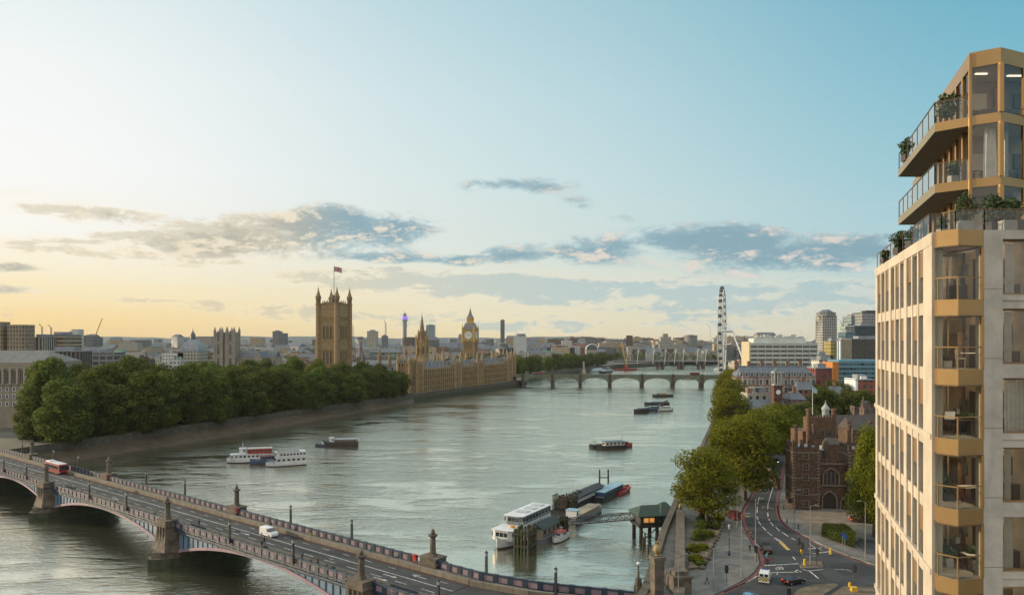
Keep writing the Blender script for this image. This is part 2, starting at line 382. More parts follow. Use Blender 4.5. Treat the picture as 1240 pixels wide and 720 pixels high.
def strip(pts, w0, w1):
    """polygon of a band beside a polyline; w measured to the right of travel"""
    A, B = [], []
    for i, p in enumerate(pts):
        a = Vector(pts[max(i-1,0)]); c = Vector(pts[min(i+1,len(pts)-1)]); d = (c-a).normalized(); n = Vector((d.y,-d.x))
        A.append(tuple(Vector(p)+n*w0)); B.append(tuple(Vector(p)+n*w1))
    return A, B
def band(mb, pts, w0, w1, z0, z1, m=0, mt=None):
    A, B = strip(pts, w0, w1)
    for i in range(len(pts)-1):
        mb.prism([A[i], A[i+1], B[i+1], B[i]], z0, z1, m, mt)
def sheet(mb, pts, w0, w1, z, m=0):
    A, B = strip(pts, w0, w1)
    for i in range(len(pts)-1):
        mb.face([(*A[i],z),(*B[i],z),(*B[i+1],z),(*A[i+1],z)], m)
GRANITE = mat('embankment_granite', (0.09,0.075,0.055), 0.9, 0.3, 0.4, bump=0.4, bscale=2, stain=0.6)
WEED = mat('tide_stained_stone', (0.045,0.052,0.028), 0.9, 0.3, 0.6, stain=0.5)
def river_wall(pts, z, side, label, name='river_wall'):
    mb = MB(); band(mb, pts, -side*0.55, side*0.55, 3.2, z+1.0, 0); band(mb, pts, -side*0.8, side*0.75, -0.5, 3.2, 1); band(mb, pts, -0.7, 0.7, z+1.003, z+1.2, 0)
    single(mb, name, [GRANITE, WEED], label, 'river wall')
river_wall(LB[1:8], ZW, -1, 'long granite river wall below the garden trees on the left bank')
river_wall(LB[7:10], ZW-1.2, -1, 'low terrace river wall in front of the golden gothic palace')
river_wall(LB[10:15], ZW, -1, 'distant river wall under the trees beyond the arched bridge')
river_wall(RB[2:6], ZE, 1, 'near river wall beside the promenade and pier on the right bank')
river_wall(RB[5:13], ZE-.5, 1, 'river wall under the row of trees along the right bank')

# ---------------------------------------------------------------- near bridge
U = Vector((-0.7788, 0.6272)); NN = Vector((0.6272, 0.7788)); N0 = Vector((-14.9, 116.3)); BA = atan2(U.y, U.x)
def BP(t, w): q = N0+U*t+NN*w; return (q.x, q.y)
def bt(px, w):
    k = (px-CX)/FP; o = N0+NN*w
    return (k*o.y-o.x)/(U.x-k*U.y)
DECK, WD = 8.75, 15.6
PIERS = [12.6, 78.7, 148.6, 210.0]
ASPH = mat('asphalt', (0.036,0.038,0.040), 0.85, 0.32, 0.22, bump=0.15, bscale=9)
PAVE = mat('paving_stone', (0.142,0.138,0.125), 0.85, 0.28, 0.3, bump=0.15, bscale=4, stain=0.2)
def slabs(m, size, dark=0.72):
    t = NT(m.node_tree); p = t.n['Principled BSDF']; src = p.inputs['Base Color'].links[0].from_socket
    bk = t.new('ShaderNodeTexBrick'); tc = t.new('ShaderNodeTexCoord'); t.l.new(tc.outputs['Object'], bk.inputs['Vector']); bk.inputs['Scale'].default_value = 1.0
    bk.inputs['Brick Width'].default_value = size; bk.inputs['Row Height'].default_value = size*.66; bk.inputs['Mortar Size'].default_value = .035
    bk.inputs['Color1'].default_value = (.86,.86,.86,1); bk.inputs['Color2'].default_value = (1.1,1.1,1.1,1); bk.inputs['Mortar'].default_value = (dark*.75,)*3+(1,)
    t.put(p.inputs['Base Color'], t.mix(1.0, src, bk.outputs[0], 'MULTIPLY'))
slabs(PAVE, 1.1)
def patches(m):
    t = NT(m.node_tree); p = t.n['Principled BSDF']; src = p.inputs['Base Color'].links[0].from_socket; tc = t.new('ShaderNodeTexCoord')
    v = t.new('ShaderNodeTexVoronoi', distance='CHEBYCHEV'); v.inputs['Scale'].default_value = .09; t.l.new(tc.outputs['Object'], v.inputs['Vector'])
    sp = t.new('ShaderNodeSeparateColor'); t.l.new(v.outputs['Color'], sp.inputs[0])
    f = t.m('MULTIPLY', t.ss(sp.outputs[0], .62, .64), t.ss(v.outputs['Distance'], .34, .32))
    st = t.noise(t.mapping(tc.outputs['Object'], (1.4, 1.4, 1)), .8, 4, .7)
    c = t.mix(f, src, (.024,.025,.027,1)); c = t.mix(t.m('MULTIPLY', t.ss(st, .60, .75), .35), c, (.075,.072,.066,1))
    t.put(p.inputs['Base Color'], c)
patches(ASPH)
CONC = mat('barrier_concrete', (0.17,0.15,0.118), 0.9, 0.2, 0.6, stain=0.4)
KERB = mat('kerb_granite', (0.22,0.215,0.20), 0.8, 0.15, 1.0)
PAINT = mat('road_paint', (0.42,0.42,0.40), 0.7, 0.45, 1.8)
YPAINT = mat('yellow_road_paint', (0.42,0.30,0.09), 0.8, 0.3, 1.2)
RPAINT = mat('red_route_paint', (0.16,0.055,0.05), 0.8, 0.3, 1.2)
BLUE = mat('bridge_blue_paint', (0.12,0.19,0.28), 0.5, 0.15, 0.4, stain=0.45)
BLUED = mat('bridge_dark_blue_paint', (0.025,0.045,0.08), 0.5, 0.15)
PINK = mat('bridge_pink_paint', (0.27,0.19,0.235), 0.6, 0.15, 0.5, stain=0.3)
PANEL = mat('parapet_panel_pink', (0.27,0.225,0.245), 0.65, 0.25, 2.2)
STEELD = mat('bridge_underside', (0.05,0.05,0.055), 0.8, 0.2)
br = thing('road_bridge', 'arched steel road bridge with blue spandrels and pink parapet panels crossing the river', 'bridge', (N0.x, N0.y, 0), BA)
L = lambda t, w: (t, -w)
mb = MB(); T0, T1 = 0.0, 268.0
mb.prism([L(T0,0.4), L(T1,0.4), L(T1,WD-.4), L(T0,WD-.4)], DECK-.8, DECK, 0, 1, True)
mb.prism([L(T0,.4), L(T0,WD-.4), L(-12,WD+2.0), L(-30,WD+9), L(-62,WD+14), L(-62,-14), L(-30,-5), L(-12,-.5)], DECK-2.4, DECK-.05, 0, 1)
part(mb, 'deck', [STEELD, ASPH], br)
for w0, w1 in ((0.5,3.3),(WD-3.3,WD-.5)):
    mb = MB(); mb.prism([L(0,w0), L(T1,w0), L(T1,w1), L(0,w1)], DECK+.004, DECK+.15, 1, 0); part(mb, 'pavement', [PAVE, KERB], br)
    wb_ = w1 if w0 < 5 else w0
    mb = MB()
    for i in range(92):
        mb.box(1.5+i*2.9, -wb_, DECK+.15, 2.84, .45 if w0 > 5 else .3, .82 if w0 > 5 else .5, 0)
    part(mb, 'barrier', CONC if w0 > 5 else mat('near_barrier_grey', (0.10,0.10,0.098), .85, .2, .6), br)
path = [(0,WD-3.3),(-11,WD-1.2),(-27,WD+5.0)]; path2 = [(0,3.3),(-12,2.6),(-30,-1)]
for P_, far_ in ((path,True),(path2,False)):
    mb = MB()
    for (a, c) in zip(P_, P_[1:]):
        a3 = Vector((a[0],-a[1])); c3 = Vector((c[0],-c[1])); d = c3-a3; n = max(1, round(d.length/2.9)); st = d/n
        for i in range(n): q = a3+st*(i+.5); mb.box(q.x,q.y,DECK-.1,st.length-.06,.45,.98,0,None,atan2(d.y,d.x))
    part(mb,'approach_barrier',CONC,br)
mb = MB(); mb.prism([L(0,WD-3.2),L(0,WD-.5),L(-11,WD+1.6),L(-26,WD+7.4),L(-27,WD+5.2),L(-11,WD-1.0)],DECK-.05,DECK+.1,0); part(mb,'approach_pavement',[PAVE],br); mb = MB(); mb.prism([L(0,3.2),L(0,.5),L(-12,-.2),L(-30,-4.5),L(-30,-1.2),L(-12,2.4)],DECK-.05,DECK+.1,0); part(mb,'approach_pavement',[PAVE],br)
def parapet(pts):
    """posts and lattice panels along a polyline of (t, w)"""
    mb = MB()
    for (a, c) in zip(pts, pts[1:]):
        a3 = Vector((a[0], -a[1])); c3 = Vector((c[0], -c[1])); d = c3-a3; n = max(1, round(d.length/2.55)); st = d/n; ang = atan2(d.y, d.x); ln = st.length
        for i in range(n):
            q = a3+st*i; mid = q+st*0.5
            if any(abs(mid.x-pp) < 2.4 for pp in PIERS): continue
            mb.box(q.x, q.y, DECK-.3, .95, .46, 1.82, 0, None, ang)
            mb.box(mid.x, mid.y, DECK-.25, ln-.95, .40, .45, 0, None, ang)
            mb.box(mid.x, mid.y, DECK+.2, ln-.952, .12, 1.0, 1, None, ang)
            for k in range(5):
                z = DECK+.3+k*.2
                mb.box(mid.x, mid.y, z, ln-.95, .16, .05, 2, None, ang)
            for k in range(7):
                qq = q+st*(.2+.6*k/6); mb.box(qq.x, qq.y, DECK+.2, .05, .165, 1.0, 2, None, ang)
            mb.box(mid.x, mid.y, DECK+1.2, ln-.95, .42, .26, 0, None, ang)
    return mb
part(parapet([(T1,.2),(0,.2),(-12,-.6),(-30,-5)]), 'parapet', [NAVY, PANEL, PINK], br)
part(parapet([(T1,WD-.2),(0,WD-.2),(-11,WD+2),(-26,WD+7.8)]), 'parapet', [NAVY, PANEL, PINK], br)
edges = [-46.0]+PIERS+[272.0]
ZS, ZC = 3.4, 7.5
def arch(t, a, c):
    q = (t-(a+c)/2)/((c-a)/2); return ZS+(ZC-ZS)*(1-q*q)
for i in range(5):
    a, c = edges[i]+3.0, edges[i+1]-3.0; N = 30
    for w, sgn in ((0.55, -1), (WD-.55, 1)):
        sp = MB(); rb = MB()
        for k in range(N):
            t0, t1 = a+(c-a)*k/N, a+(c-a)*(k+1)/N
            if t1 < -1: continue
            z0, z1 = arch(t0,a,c), arch(t1,a,c)
            yy = -(w); yo = -(w+sgn*.28)
            q = [(t0,yy,z0+.5),(t1,yy,z1+.5),(t1,yy,DECK-.5),(t0,yy,DECK-.5)]
            sp.face(q if sgn > 0 else q[::-1], 0)
            mbx = (t0+t1)/2
            sp.bar((t0,-(w+sgn*.07),z0+.5),(t0,-(w+sgn*.07),DECK-.55),.16,1)
            q = [(t0,yo,z0),(t1,yo,z1),(t1,yo,z1+.62),(t0,yo,z0+.62)]
            rb.face(q if sgn > 0 else q[::-1], 0)
            yi = -(w-sgn*.5)
            rb.face([(t0,yo,z0+.62),(t1,yo,z1+.62),(t1,yi,z1+.62),(t0,yi,z0+.62)], 0); rb.face([(t0,yi,z0),(t1,yi,z1),(t1,yo,z1),(t0,yo,z0)], 0)
        ta = max(a, 0)
        sp.box((ta+c)/2, -(w+sgn*.2), DECK-.86, c-ta, .5, .42, 1); sp.box((ta+c)/2, -(w+sgn*.16), DECK-1.12, c-ta, .3, .12, 1)
        part(sp, 'spandrel', [BLUE, BLUED], br); part(rb, 'arch_rib', PINK, br)
    un = MB()
    for k in range(N):
        t0, t1 = a+(c-a)*k/N, a+(c-a)*(k+1)/N
        for w in (2.2, 5.0, 7.8, 10.6, 13.2):
            un.bar((t0,-w,arch(t0,a,c)+.3),(t1,-w,arch(t1,a,c)+.3),.4,0,.7)
            if k % 3 == 0: un.bar((t0,-w,arch(t0,a,c)),(t0,-w,DECK-.8),.25,0)
        if k % 3 == 0: un.bar((t0,-1,arch(t0,a,c)+.3),(t0,-WD+1,arch(t0,a,c)+.3),.2,0)
    part(un, 'underside_truss', STEELD, br)
for tp in PIERS:
    mb = MB()
    hw = 3.1
    def nose(h, e): return [(tp-h,e[0]),(tp-h*.55,e[0]+2.4*e[1]),(tp,e[0]+3.6*e[1]),(tp+h*.55,e[0]+2.4*e[1]),(tp+h,e[0])]
    for h, z0, z1, ex in ((3.5,-2,2.6,1.4),(3.0,2.6,3.9,.6)):
        A = nose(h, (1.0+ex-1, 1)); B_ = nose(h, (-WD-ex, -1))
        mb.prism(A+B_[::-1], z0, z1, 1 if z0 < 0 else 0, 0)
    mb.prism([(tp-2.6,1),(tp+2.6,1),(tp+2.6,-WD-1),(tp-2.6,-WD-1)], 3.9, DECK-.85, 0)
    part(mb, 'pier', [GREYSTONE, WEED], br)
    for w in (-.6, WD+.6):
        s = -1 if w < 0 else 1; y = -w
        mb = MB()
        for z0, z1, r0, r1 in ((3.9,5.4,3.0,2.5),(5.4,7.6,2.5,2.15),(7.6,9.2,2.15,2.05),(9.2,9.5,2.3,2.3),(9.5,10.35,2.0,2.0),(10.35,10.6,2.15,2.15)):
            mb.taper(tp, y, z0, z1, r0*1.414, r1*1.414, 4, 0, pi/4, sy=.72)
        for k in (-1.2, 0, 1.2): mb.box(tp+k, y-s*1.62, 5.6, .35, .3, 3.5, 0)
        mb.taper(tp, y, 10.6, 11.0, .95, .8, 4, 0, pi/4); mb.taper(tp, y, 11.0, 14.0, .62, .52, 8); mb.taper(tp, y, 14.0, 14.25, .55, .85, 8)
        mb.taper(tp, y, 14.25, 14.5, .9, .9, 8); mb.lathe(tp, y, [(.3,14.5),(.42,14.75),(.4,15.0),(.2,15.4),(0,15.6)], 8)
        part(mb, 'pier_column', GREYSTONE, br)
# abutment pylons at the shore end of the far parapet
# lamps along the parapets
def lamp_proto():
    mb = MB()
    mb.box(0,0,0,.5,.5,.5); mb.box(0,0,.5,.40,.40,.25)
    for sx in (-1,1):
        for sy in (-1,1): mb.bar((sx*.16,sy*.16,.7),(sx*.12,sy*.12,3.6),.09)
    for k in range(6):
        z = .8+k*.47; s = .16-.04*k/6
        for sx in (-1,1):
            mb.bar((sx*s,-s,z),(sx*s,s,z+.45),.05); mb.bar((-s,sx*s,z),(s,sx*s,z+.45),.05); mb.bar((-s,sx*s,z),(s,sx*s,z),.05); mb.bar((sx*s,-s,z),(sx*s,s,z),.05)
    mb.taper(0,0,3.6,3.75,.22,.3,8)
    ln = MB(); ln.taper(0,0,3.75,4.3,.24,.30,8); 
    cp = MB(); cp.taper(0,0,4.3,4.55,.36,.1,8); cp.taper(0,0,4.55,4.8,.05,.02,6)
    return mb.mesh('lamp_post', [IRON]), ln.mesh('lantern', [mat('lantern_glass', (0.35,0.35,0.33), 0.25)]), cp.mesh('lantern_cap', [IRON])
LP_ = lamp_proto()
far_l = [(27,'by the left frame edge'),(65,'just left of the red bus'),(95,'just right of the red bus'),(177,'third from the red bus rightward'),(224,'just left of the second far column'),
         (352,'just right of the white van'),(426,'midway between the two far columns at right'),(589,'opposite the bow of the white boat'),(673,'nearest the pier house')]
near_l = [(4.5,'at the left frame edge'),(32,'beyond the bus toward the left bank'),(108,'just left of centre span'),(153,'between the two left piers, right one'),(278,'left of the white van'),(355,'just right of the white van'),(531,'at the bottom frame edge')]
for lst, w, sd_ in ((far_l, WD+.25, 'far'), (near_l, -.25, 'near')):
    for px, where in lst:
        t = bt(px, w); p = BP(t, w); zz = DECK+.55
        o = thing('lattice_lamp', f'dark lattice lamp on the {sd_} bridge parapet, {where}', 'street lamp', (p[0], p[1], zz), BA, 'lamps along the bridge parapets')
        for me, nm in zip(LP_, ('lamp_post','lantern','lantern_cap')): part(me, nm, None, o)
# bridge markings
mb = MB(); zz = DECK+.012
def bl(t0, t1, w, wd=.16, m=0):
    a, b_, c_, d_ = BP(t0,w-wd/2), BP(t1,w-wd/2), BP(t1,w+wd/2), BP(t0,w+wd/2); mb.face([(*a,zz),(*d_,zz),(*c_,zz),(*b_,zz)], m)
bl(0, T1, 8.3, .22)
t = 2
while t < T1:
    bl(t, t+3.0, 5.9, .16); bl(t+1.5, t+3.5, 10.6, .14); t += 6.5
for k in range(3): bl(30+k*1.2, 60+k*4, 7.1+k*.0, .12)
def arrow(t, w, d=1):
    def q(a, c): return (*BP(t+d*a, w+c), zz+.004)
    mb.face([q(0,-.12),q(2.4,-.12),q(2.4,.12),q(0,.12)] , 0); mb.face([q(2.4,-.45),q(3.6,0),q(2.4,.45)], 0)
arrow(16, 7.2, -1); arrow(16, 5.0, -1); arrow(8, 10.0, 1); arrow(62, 7.1, -1); arrow(120, 5.1, -1); arrow(-8, 6, -1)
sheetb = MB()
bl(0, T1, 3.66, .22, 1); bl(0, T1, WD-3.66, .22, 1)
struct(mb, 'bridge_markings', [PAINT, RPAINT])
del sheetb

# ---------------------------------------------------------------- east road, pavements, islands
def z6(x, y, z=ZE): return G(880+x/6, 600+y/6, z)
def z4(x, y, z=ZE): return G(780+x/4.276, 560+y/4.276, z)
lk_px = [(864,720),(879,713),(894.6,705),(906,698),(914,691),(919.5,682),(918,673),(914,665),(908.6,656),(904,648),(900.4,639.5),(897.5,631),(897,623),(898.5,616),(901.6,611),(911,595),(922.7,574),(931,560),(937,549),(944,535)]
rk_px = [(962,535),(956,549),(952,560),(948.4,583),(944.5,602),(943.7,613.8),(945,622),(948,629),(957.7,639.5),(968,645.5),(979,651),(1002,663),(1032.6,674.6),(1059.5,684),(1110,697)]
LK = [G(x, y, ZE) for x, y in lk_px]; RK = [G(x, y, ZE) for x, y in rk_px]
LKf = [(24,117)]+LK; d = Vector((0.30,0.954))
for k in (60, 150, 300): LKf.append(tuple(Vector(LK[-1])+d*k))
d2 = Vector((0.30,0.954))
RKf = [tuple(Vector(RK[0])+d2*k) for k in (300,150,60)]+RK
road = MB(); road.face([(p[0],p[1],ZE+.006) for p in LKf[::-1]]+[(10,100,ZE+.006),(20,60,ZE+.006),(110,60,ZE+.006)]+[(p[0],p[1],ZE+.006) for p in RKf[::-1]][0:], 0)
struct(road, 'road', ASPH)
pv = MB()
wall_in = [(23.4,124.5),(33.8,161.5),(47.8,206.5),(67.8,268.5),(104,380)]
pv.prism(LKf[:len(LK)+2]+wall_in[::-1], ZE-.2, ZE+.125, 1, 0)
struct(pv, 'promenade_pavement', [PAVE, KERB])
pv = MB(); pv.prism(RKf[2:]+[(112,150),(150,190),(150,420),(120,420)], ZE-.2, ZE+.125, 1, 0); struct(pv, 'palace_pavement', [PAVE, KERB])
GRAVEL = mat('forecourt_gravel', (0.17,0.135,0.10), 0.95, 0.25, 0.4, bump=0.3, bscale=8)
mb = MB(); mb.face([(*G(x,y,ZE),ZE+.131) for x, y in ((966,622),(1020,617),(1058,622),(1064,640),(1040,653),(1020,662),(1005,652),(975,641))]); struct(mb, 'forecourt', GRAVEL)
mb = MB(); mb.face([(*z6(x,y),ZE+.137) for x, y in ((930,345),(960,310),(1090,330),(1110,430),(1010,425))]); struct(mb, 'side_drive', ASPH)
SOIL = mat('island_soil', (0.13,0.10,0.065), 0.95, 0.3, 0.8, bump=0.4)
def island(poly, label_name, top):
    mb = MB(); mb.prism(poly, ZE-.1, ZE+.14, 0, 1); struct(mb, label_name, [KERB, top])
island([z6(*p) for p in ((540,527),(528,505),(570,478),(690,478),(702,520))], 'traffic_island', SOIL)
island([z6(*p) for p in ((480,735),(510,690),(560,668),(650,645),(790,640),(812,650),(700,722),(690,760),(480,790))], 'roundabout_island', SOIL)
island([z6(*p) for p in ((745,730),(850,662),(1090,668),(1180,760),(760,790))], 'roundabout_verge', SOIL)
mk = MB(); zz = ZE+.014
def line(pts, w, m=0, f=z6):
    P = [f(*p) for p in pts]; sheet(mk, P, -w/2, w/2, zz, m)
for seg in (((235,10),(225,60)),((222,80),(221,120)),((220,150),(228,175)),((230,185),(248,210)),((258,222),(285,250)),((295,262),(330,288)),
            ((298,120),(300,150)),((305,165),(312,180)),((318,190),(340,218)),((355,225),(385,255)),((403,263),(448,295)),((470,305),(500,320)),((345,303),(400,331)),((355,315),(395,335)),((250,-60),(242,-30)),((290,-140),(278,-90)),((305,-190),(298,-160))): line(seg, .26)
line([(375,-170),(345,-90),(318,-5),(300,60),(298,95)], .22)
line([(370,70),(372,110),(382,155),(400,190),(450,240),(540,290),(620,325),(700,360),(760,385)], .26)
line([(250,506),(520,492)], .42); line([(322,556),(520,552)], .3); line([(590,385),(770,368)], .3); line([(620,420),(745,404)], .3); line([(545,532),(600,545),(700,533)], .2)
line([(595,540),(635,572),(668,600)], .3); line([(488,555),(515,536),(540,552)], .3); line([(915,455),(1000,482),(1080,500)], .3); line([(-20,698),(60,664),(140,627),(222,580)], .28); line([(170,290),(200,330),(235,370)], .22)
line([(260,90),(265,75),(340,92)], .25); line([(600,345),(640,375),(700,395)], .18); line([(540,430),(600,440),(660,432)], .18); line([(780,530),(870,535),(910,548)], .16)
line([(365,570),(372,548)], .2); line([(480,440),(500,465)], .25)
for cx in (370, 398):
    P = [(cx+13*cos(k*pi/6), 527+9*sin(k*pi/6)) for k in range(13)]; line(P, .16)
line([(370,525),(380,514),(395,514),(400,527)], .16)
line([(392,335),(418,362),(450,392)], .8, 1)
for x in (115,): line([(x,255),(185,265)], .5, 1); line([(x,262),(185,272)], .1, 1)
line([(115,140),(165,150)], .5, 1)
for pts in (LKf[1:len(LK)], ):
    sheet(mk, pts, .25, .95, zz, 2)
sheet(mk, RK[:-1], .25, .95, zz, 2)
struct(mk, 'road_markings', [PAINT, YPAINT, RPAINT])
# ---------------------------------------------------------------- new apartment tower on the right
CREAM = mat('cream_precast', (0.50,0.435,0.35), 0.85, 0.12, 0.5, bump=0.2, bscale=5, stain=0.25)
PREC = mat('grey_precast', (0.43,0.40,0.35), 0.85, 0.15, 0.9, bump=0.25, bscale=5, stain=0.28)
BRONZE = mat('bronze_cladding', (0.34,0.212,0.088), 0.38, 0.09, 0.4, metal=0.55)
BRONZED = mat('dark_bronze_frame', (0.11,0.07,0.035), 0.45, 0.1, metal=0.3)
BRONZEL = mat('bronze_rail', (0.27,0.17,0.075), 0.4, 0.1, metal=0.3)
PANE = glass_mat('clear_pane', (0.86,0.89,0.88), 0.02, 0.02)
WINDOW = glass_mat('room_window_pane', (0.90,0.91,0.89), 0.02, 0.04)
SLOTG = glass_mat('slot_window_pane', (0.05,0.05,0.05), 0.03)
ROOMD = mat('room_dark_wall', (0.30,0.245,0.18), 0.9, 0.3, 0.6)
CURT = mat('curtain_linen', (0.80,0.77,0.70), 0.9, 0.1, 2.0)
ROOMW = mat('room_plaster', (0.62,0.52,0.39), 0.9, 0.1, 0.5)
ROOMF = mat('room_timber_floor', (0.34,0.22,0.12), 0.6, 0.2, 1.5)
ROOMC = mat('room_ceiling', (0.7,0.66,0.6), 0.9, 0.05)
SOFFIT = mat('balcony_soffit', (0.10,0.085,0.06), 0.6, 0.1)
OLIVE = mat('olive_bronze_panel', (0.23,0.19,0.11), 0.45, 0.08, metal=0.2)
DECKT = mat('terrace_paving', (0.32,0.30,0.26), 0.9, 0.15)
TO = (28.0, 42.0, ZE)
tower = thing('apartment_tower', 'tall new apartment tower with cream stone fins, bronze corner bay and glazed penthouse balconies', 'apartment tower', TO)
def tp_(mb, name, mats, label=None, parent=None): return part(mb.off(TO), name, mats, parent or tower, label)
FZ = [55.18-3.235*k for k in range(0, 8)]            # terrace level then each floor line below it
ZB = ZE
# plan points
fd = Vector((0.320, 0.947)); nl = Vector((-0.947, 0.320))     # along the left facade, outward normal
A0 = Vector((X(1128,35.55), 35.55))                           # near corner of the left facade
Lf = 18.9
def LP2(s, o=0.0): q = A0+fd*s+nl*o; return (q.x, q.y)
# pier / fin layout on the left facade measured from the near corner (s), from pixel x
def s_at(px):
    k = (px-CX)/FP; return (k*A0.y-A0.x)/(fd.x-k*fd.y)
mb = MB()
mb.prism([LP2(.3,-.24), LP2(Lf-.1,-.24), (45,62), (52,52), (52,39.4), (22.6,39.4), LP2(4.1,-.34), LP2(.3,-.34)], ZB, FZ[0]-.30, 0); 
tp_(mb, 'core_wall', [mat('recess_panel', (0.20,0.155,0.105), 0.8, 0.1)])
fins = MB(); slots = []
piers_px = [(1060.2,1062.4),(1076,1078.6),(1094.2,1097.6),(1117.8,1128.5)]
bays = [((1062.4,1076),2),((1078.6,1094.2),2),((1097.6,1117.8),2)]
def vbar(s0, s1, o0, o1, z0, z1, mbx=None, m=0):
    (mbx or fins).prism([LP2(s0,o0), LP2(s1,o0), LP2(s1,o1), LP2(s0,o1)], z0, z1, m, m, True)
for a, b_ in piers_px:
    s1, s0 = s_at(a), s_at(b_)
    vbar(s0, s1, -.45, 0.0, ZB, FZ[0])
rr = random.Random(5)
for bi, ((a, b_), nf) in enumerate(bays):
    s1, s0 = s_at(a), s_at(b_); w = (s1-s0)
    fw = 0.36
    cell = (w-fw*2)/3
    for k in (1, 2):
        q = s0+cell*k+fw*(k-1); vbar(q, q+fw, -.24, -.012, ZB, FZ[0]-.55)
    for fl in range(0, 15):
        zt = FZ[0]-3.235*fl
        big = fl % 2 == 1
        for k in range(3):
            c0 = s0+(cell+fw)*k; c1 = c0+cell
            vbar(c0, c1, -.24, -.075 if not (fl % 2) else -.05, zt-.62, zt)       # floor panel between fins
            hp = [1.15,0.0,1.15][k] if (fl+bi) % 2 == 0 else [0.0,1.15,0.0][k]
            if hp: vbar(c0+.02, c1-.02, -.24, -.085, zt-.62-1.3, zt-.62, fins, 1)
            slots.append((c0, c1, zt-3.235+.0, zt-.62))
for fl in (3, 5, 7, 9, 11, 13):
    zt = FZ[0]-3.235*fl
    vbar(0.0, Lf, -.2, .06, zt-.16, zt+.10)
vbar(0, Lf, -.45, 0.02, FZ[0]-.56, FZ[0]+.02)
tp_(fins, 'stone_fins', [CREAM, mat('bronze_infill_panel', (0.20,0.125,0.06), 0.5, 0.1)])
wme = None
for (c0, c1, z0, z1) in slots:
    if z1 < 36.5: continue
    mb = MB(); p0, p1 = LP2(c0+.03,-.185), LP2(c1-.03,-.185)
    mb.face([(*p1,z0+.02),(*p0,z0+.02),(*p0,z1-.02),(*p1,z1-.02)], 0)
    q0, q1 = LP2(c0,-.18), LP2(c0,-.13)
    mb.prism([LP2(c0+.03,-.18), LP2(c0+.10,-.18), LP2(c0+.10,-.13), LP2(c0+.03,-.13)], z0+.03, z1-.03, 1)
    mb.prism([LP2(c0+.10,-.18), LP2(c1-.03,-.18), LP2(c1-.03,-.13), LP2(c0+.10,-.13)], z0+.03, z0+.12, 1)
    tp_(mb, 'slot_window', [SLOTG, BRONZED])
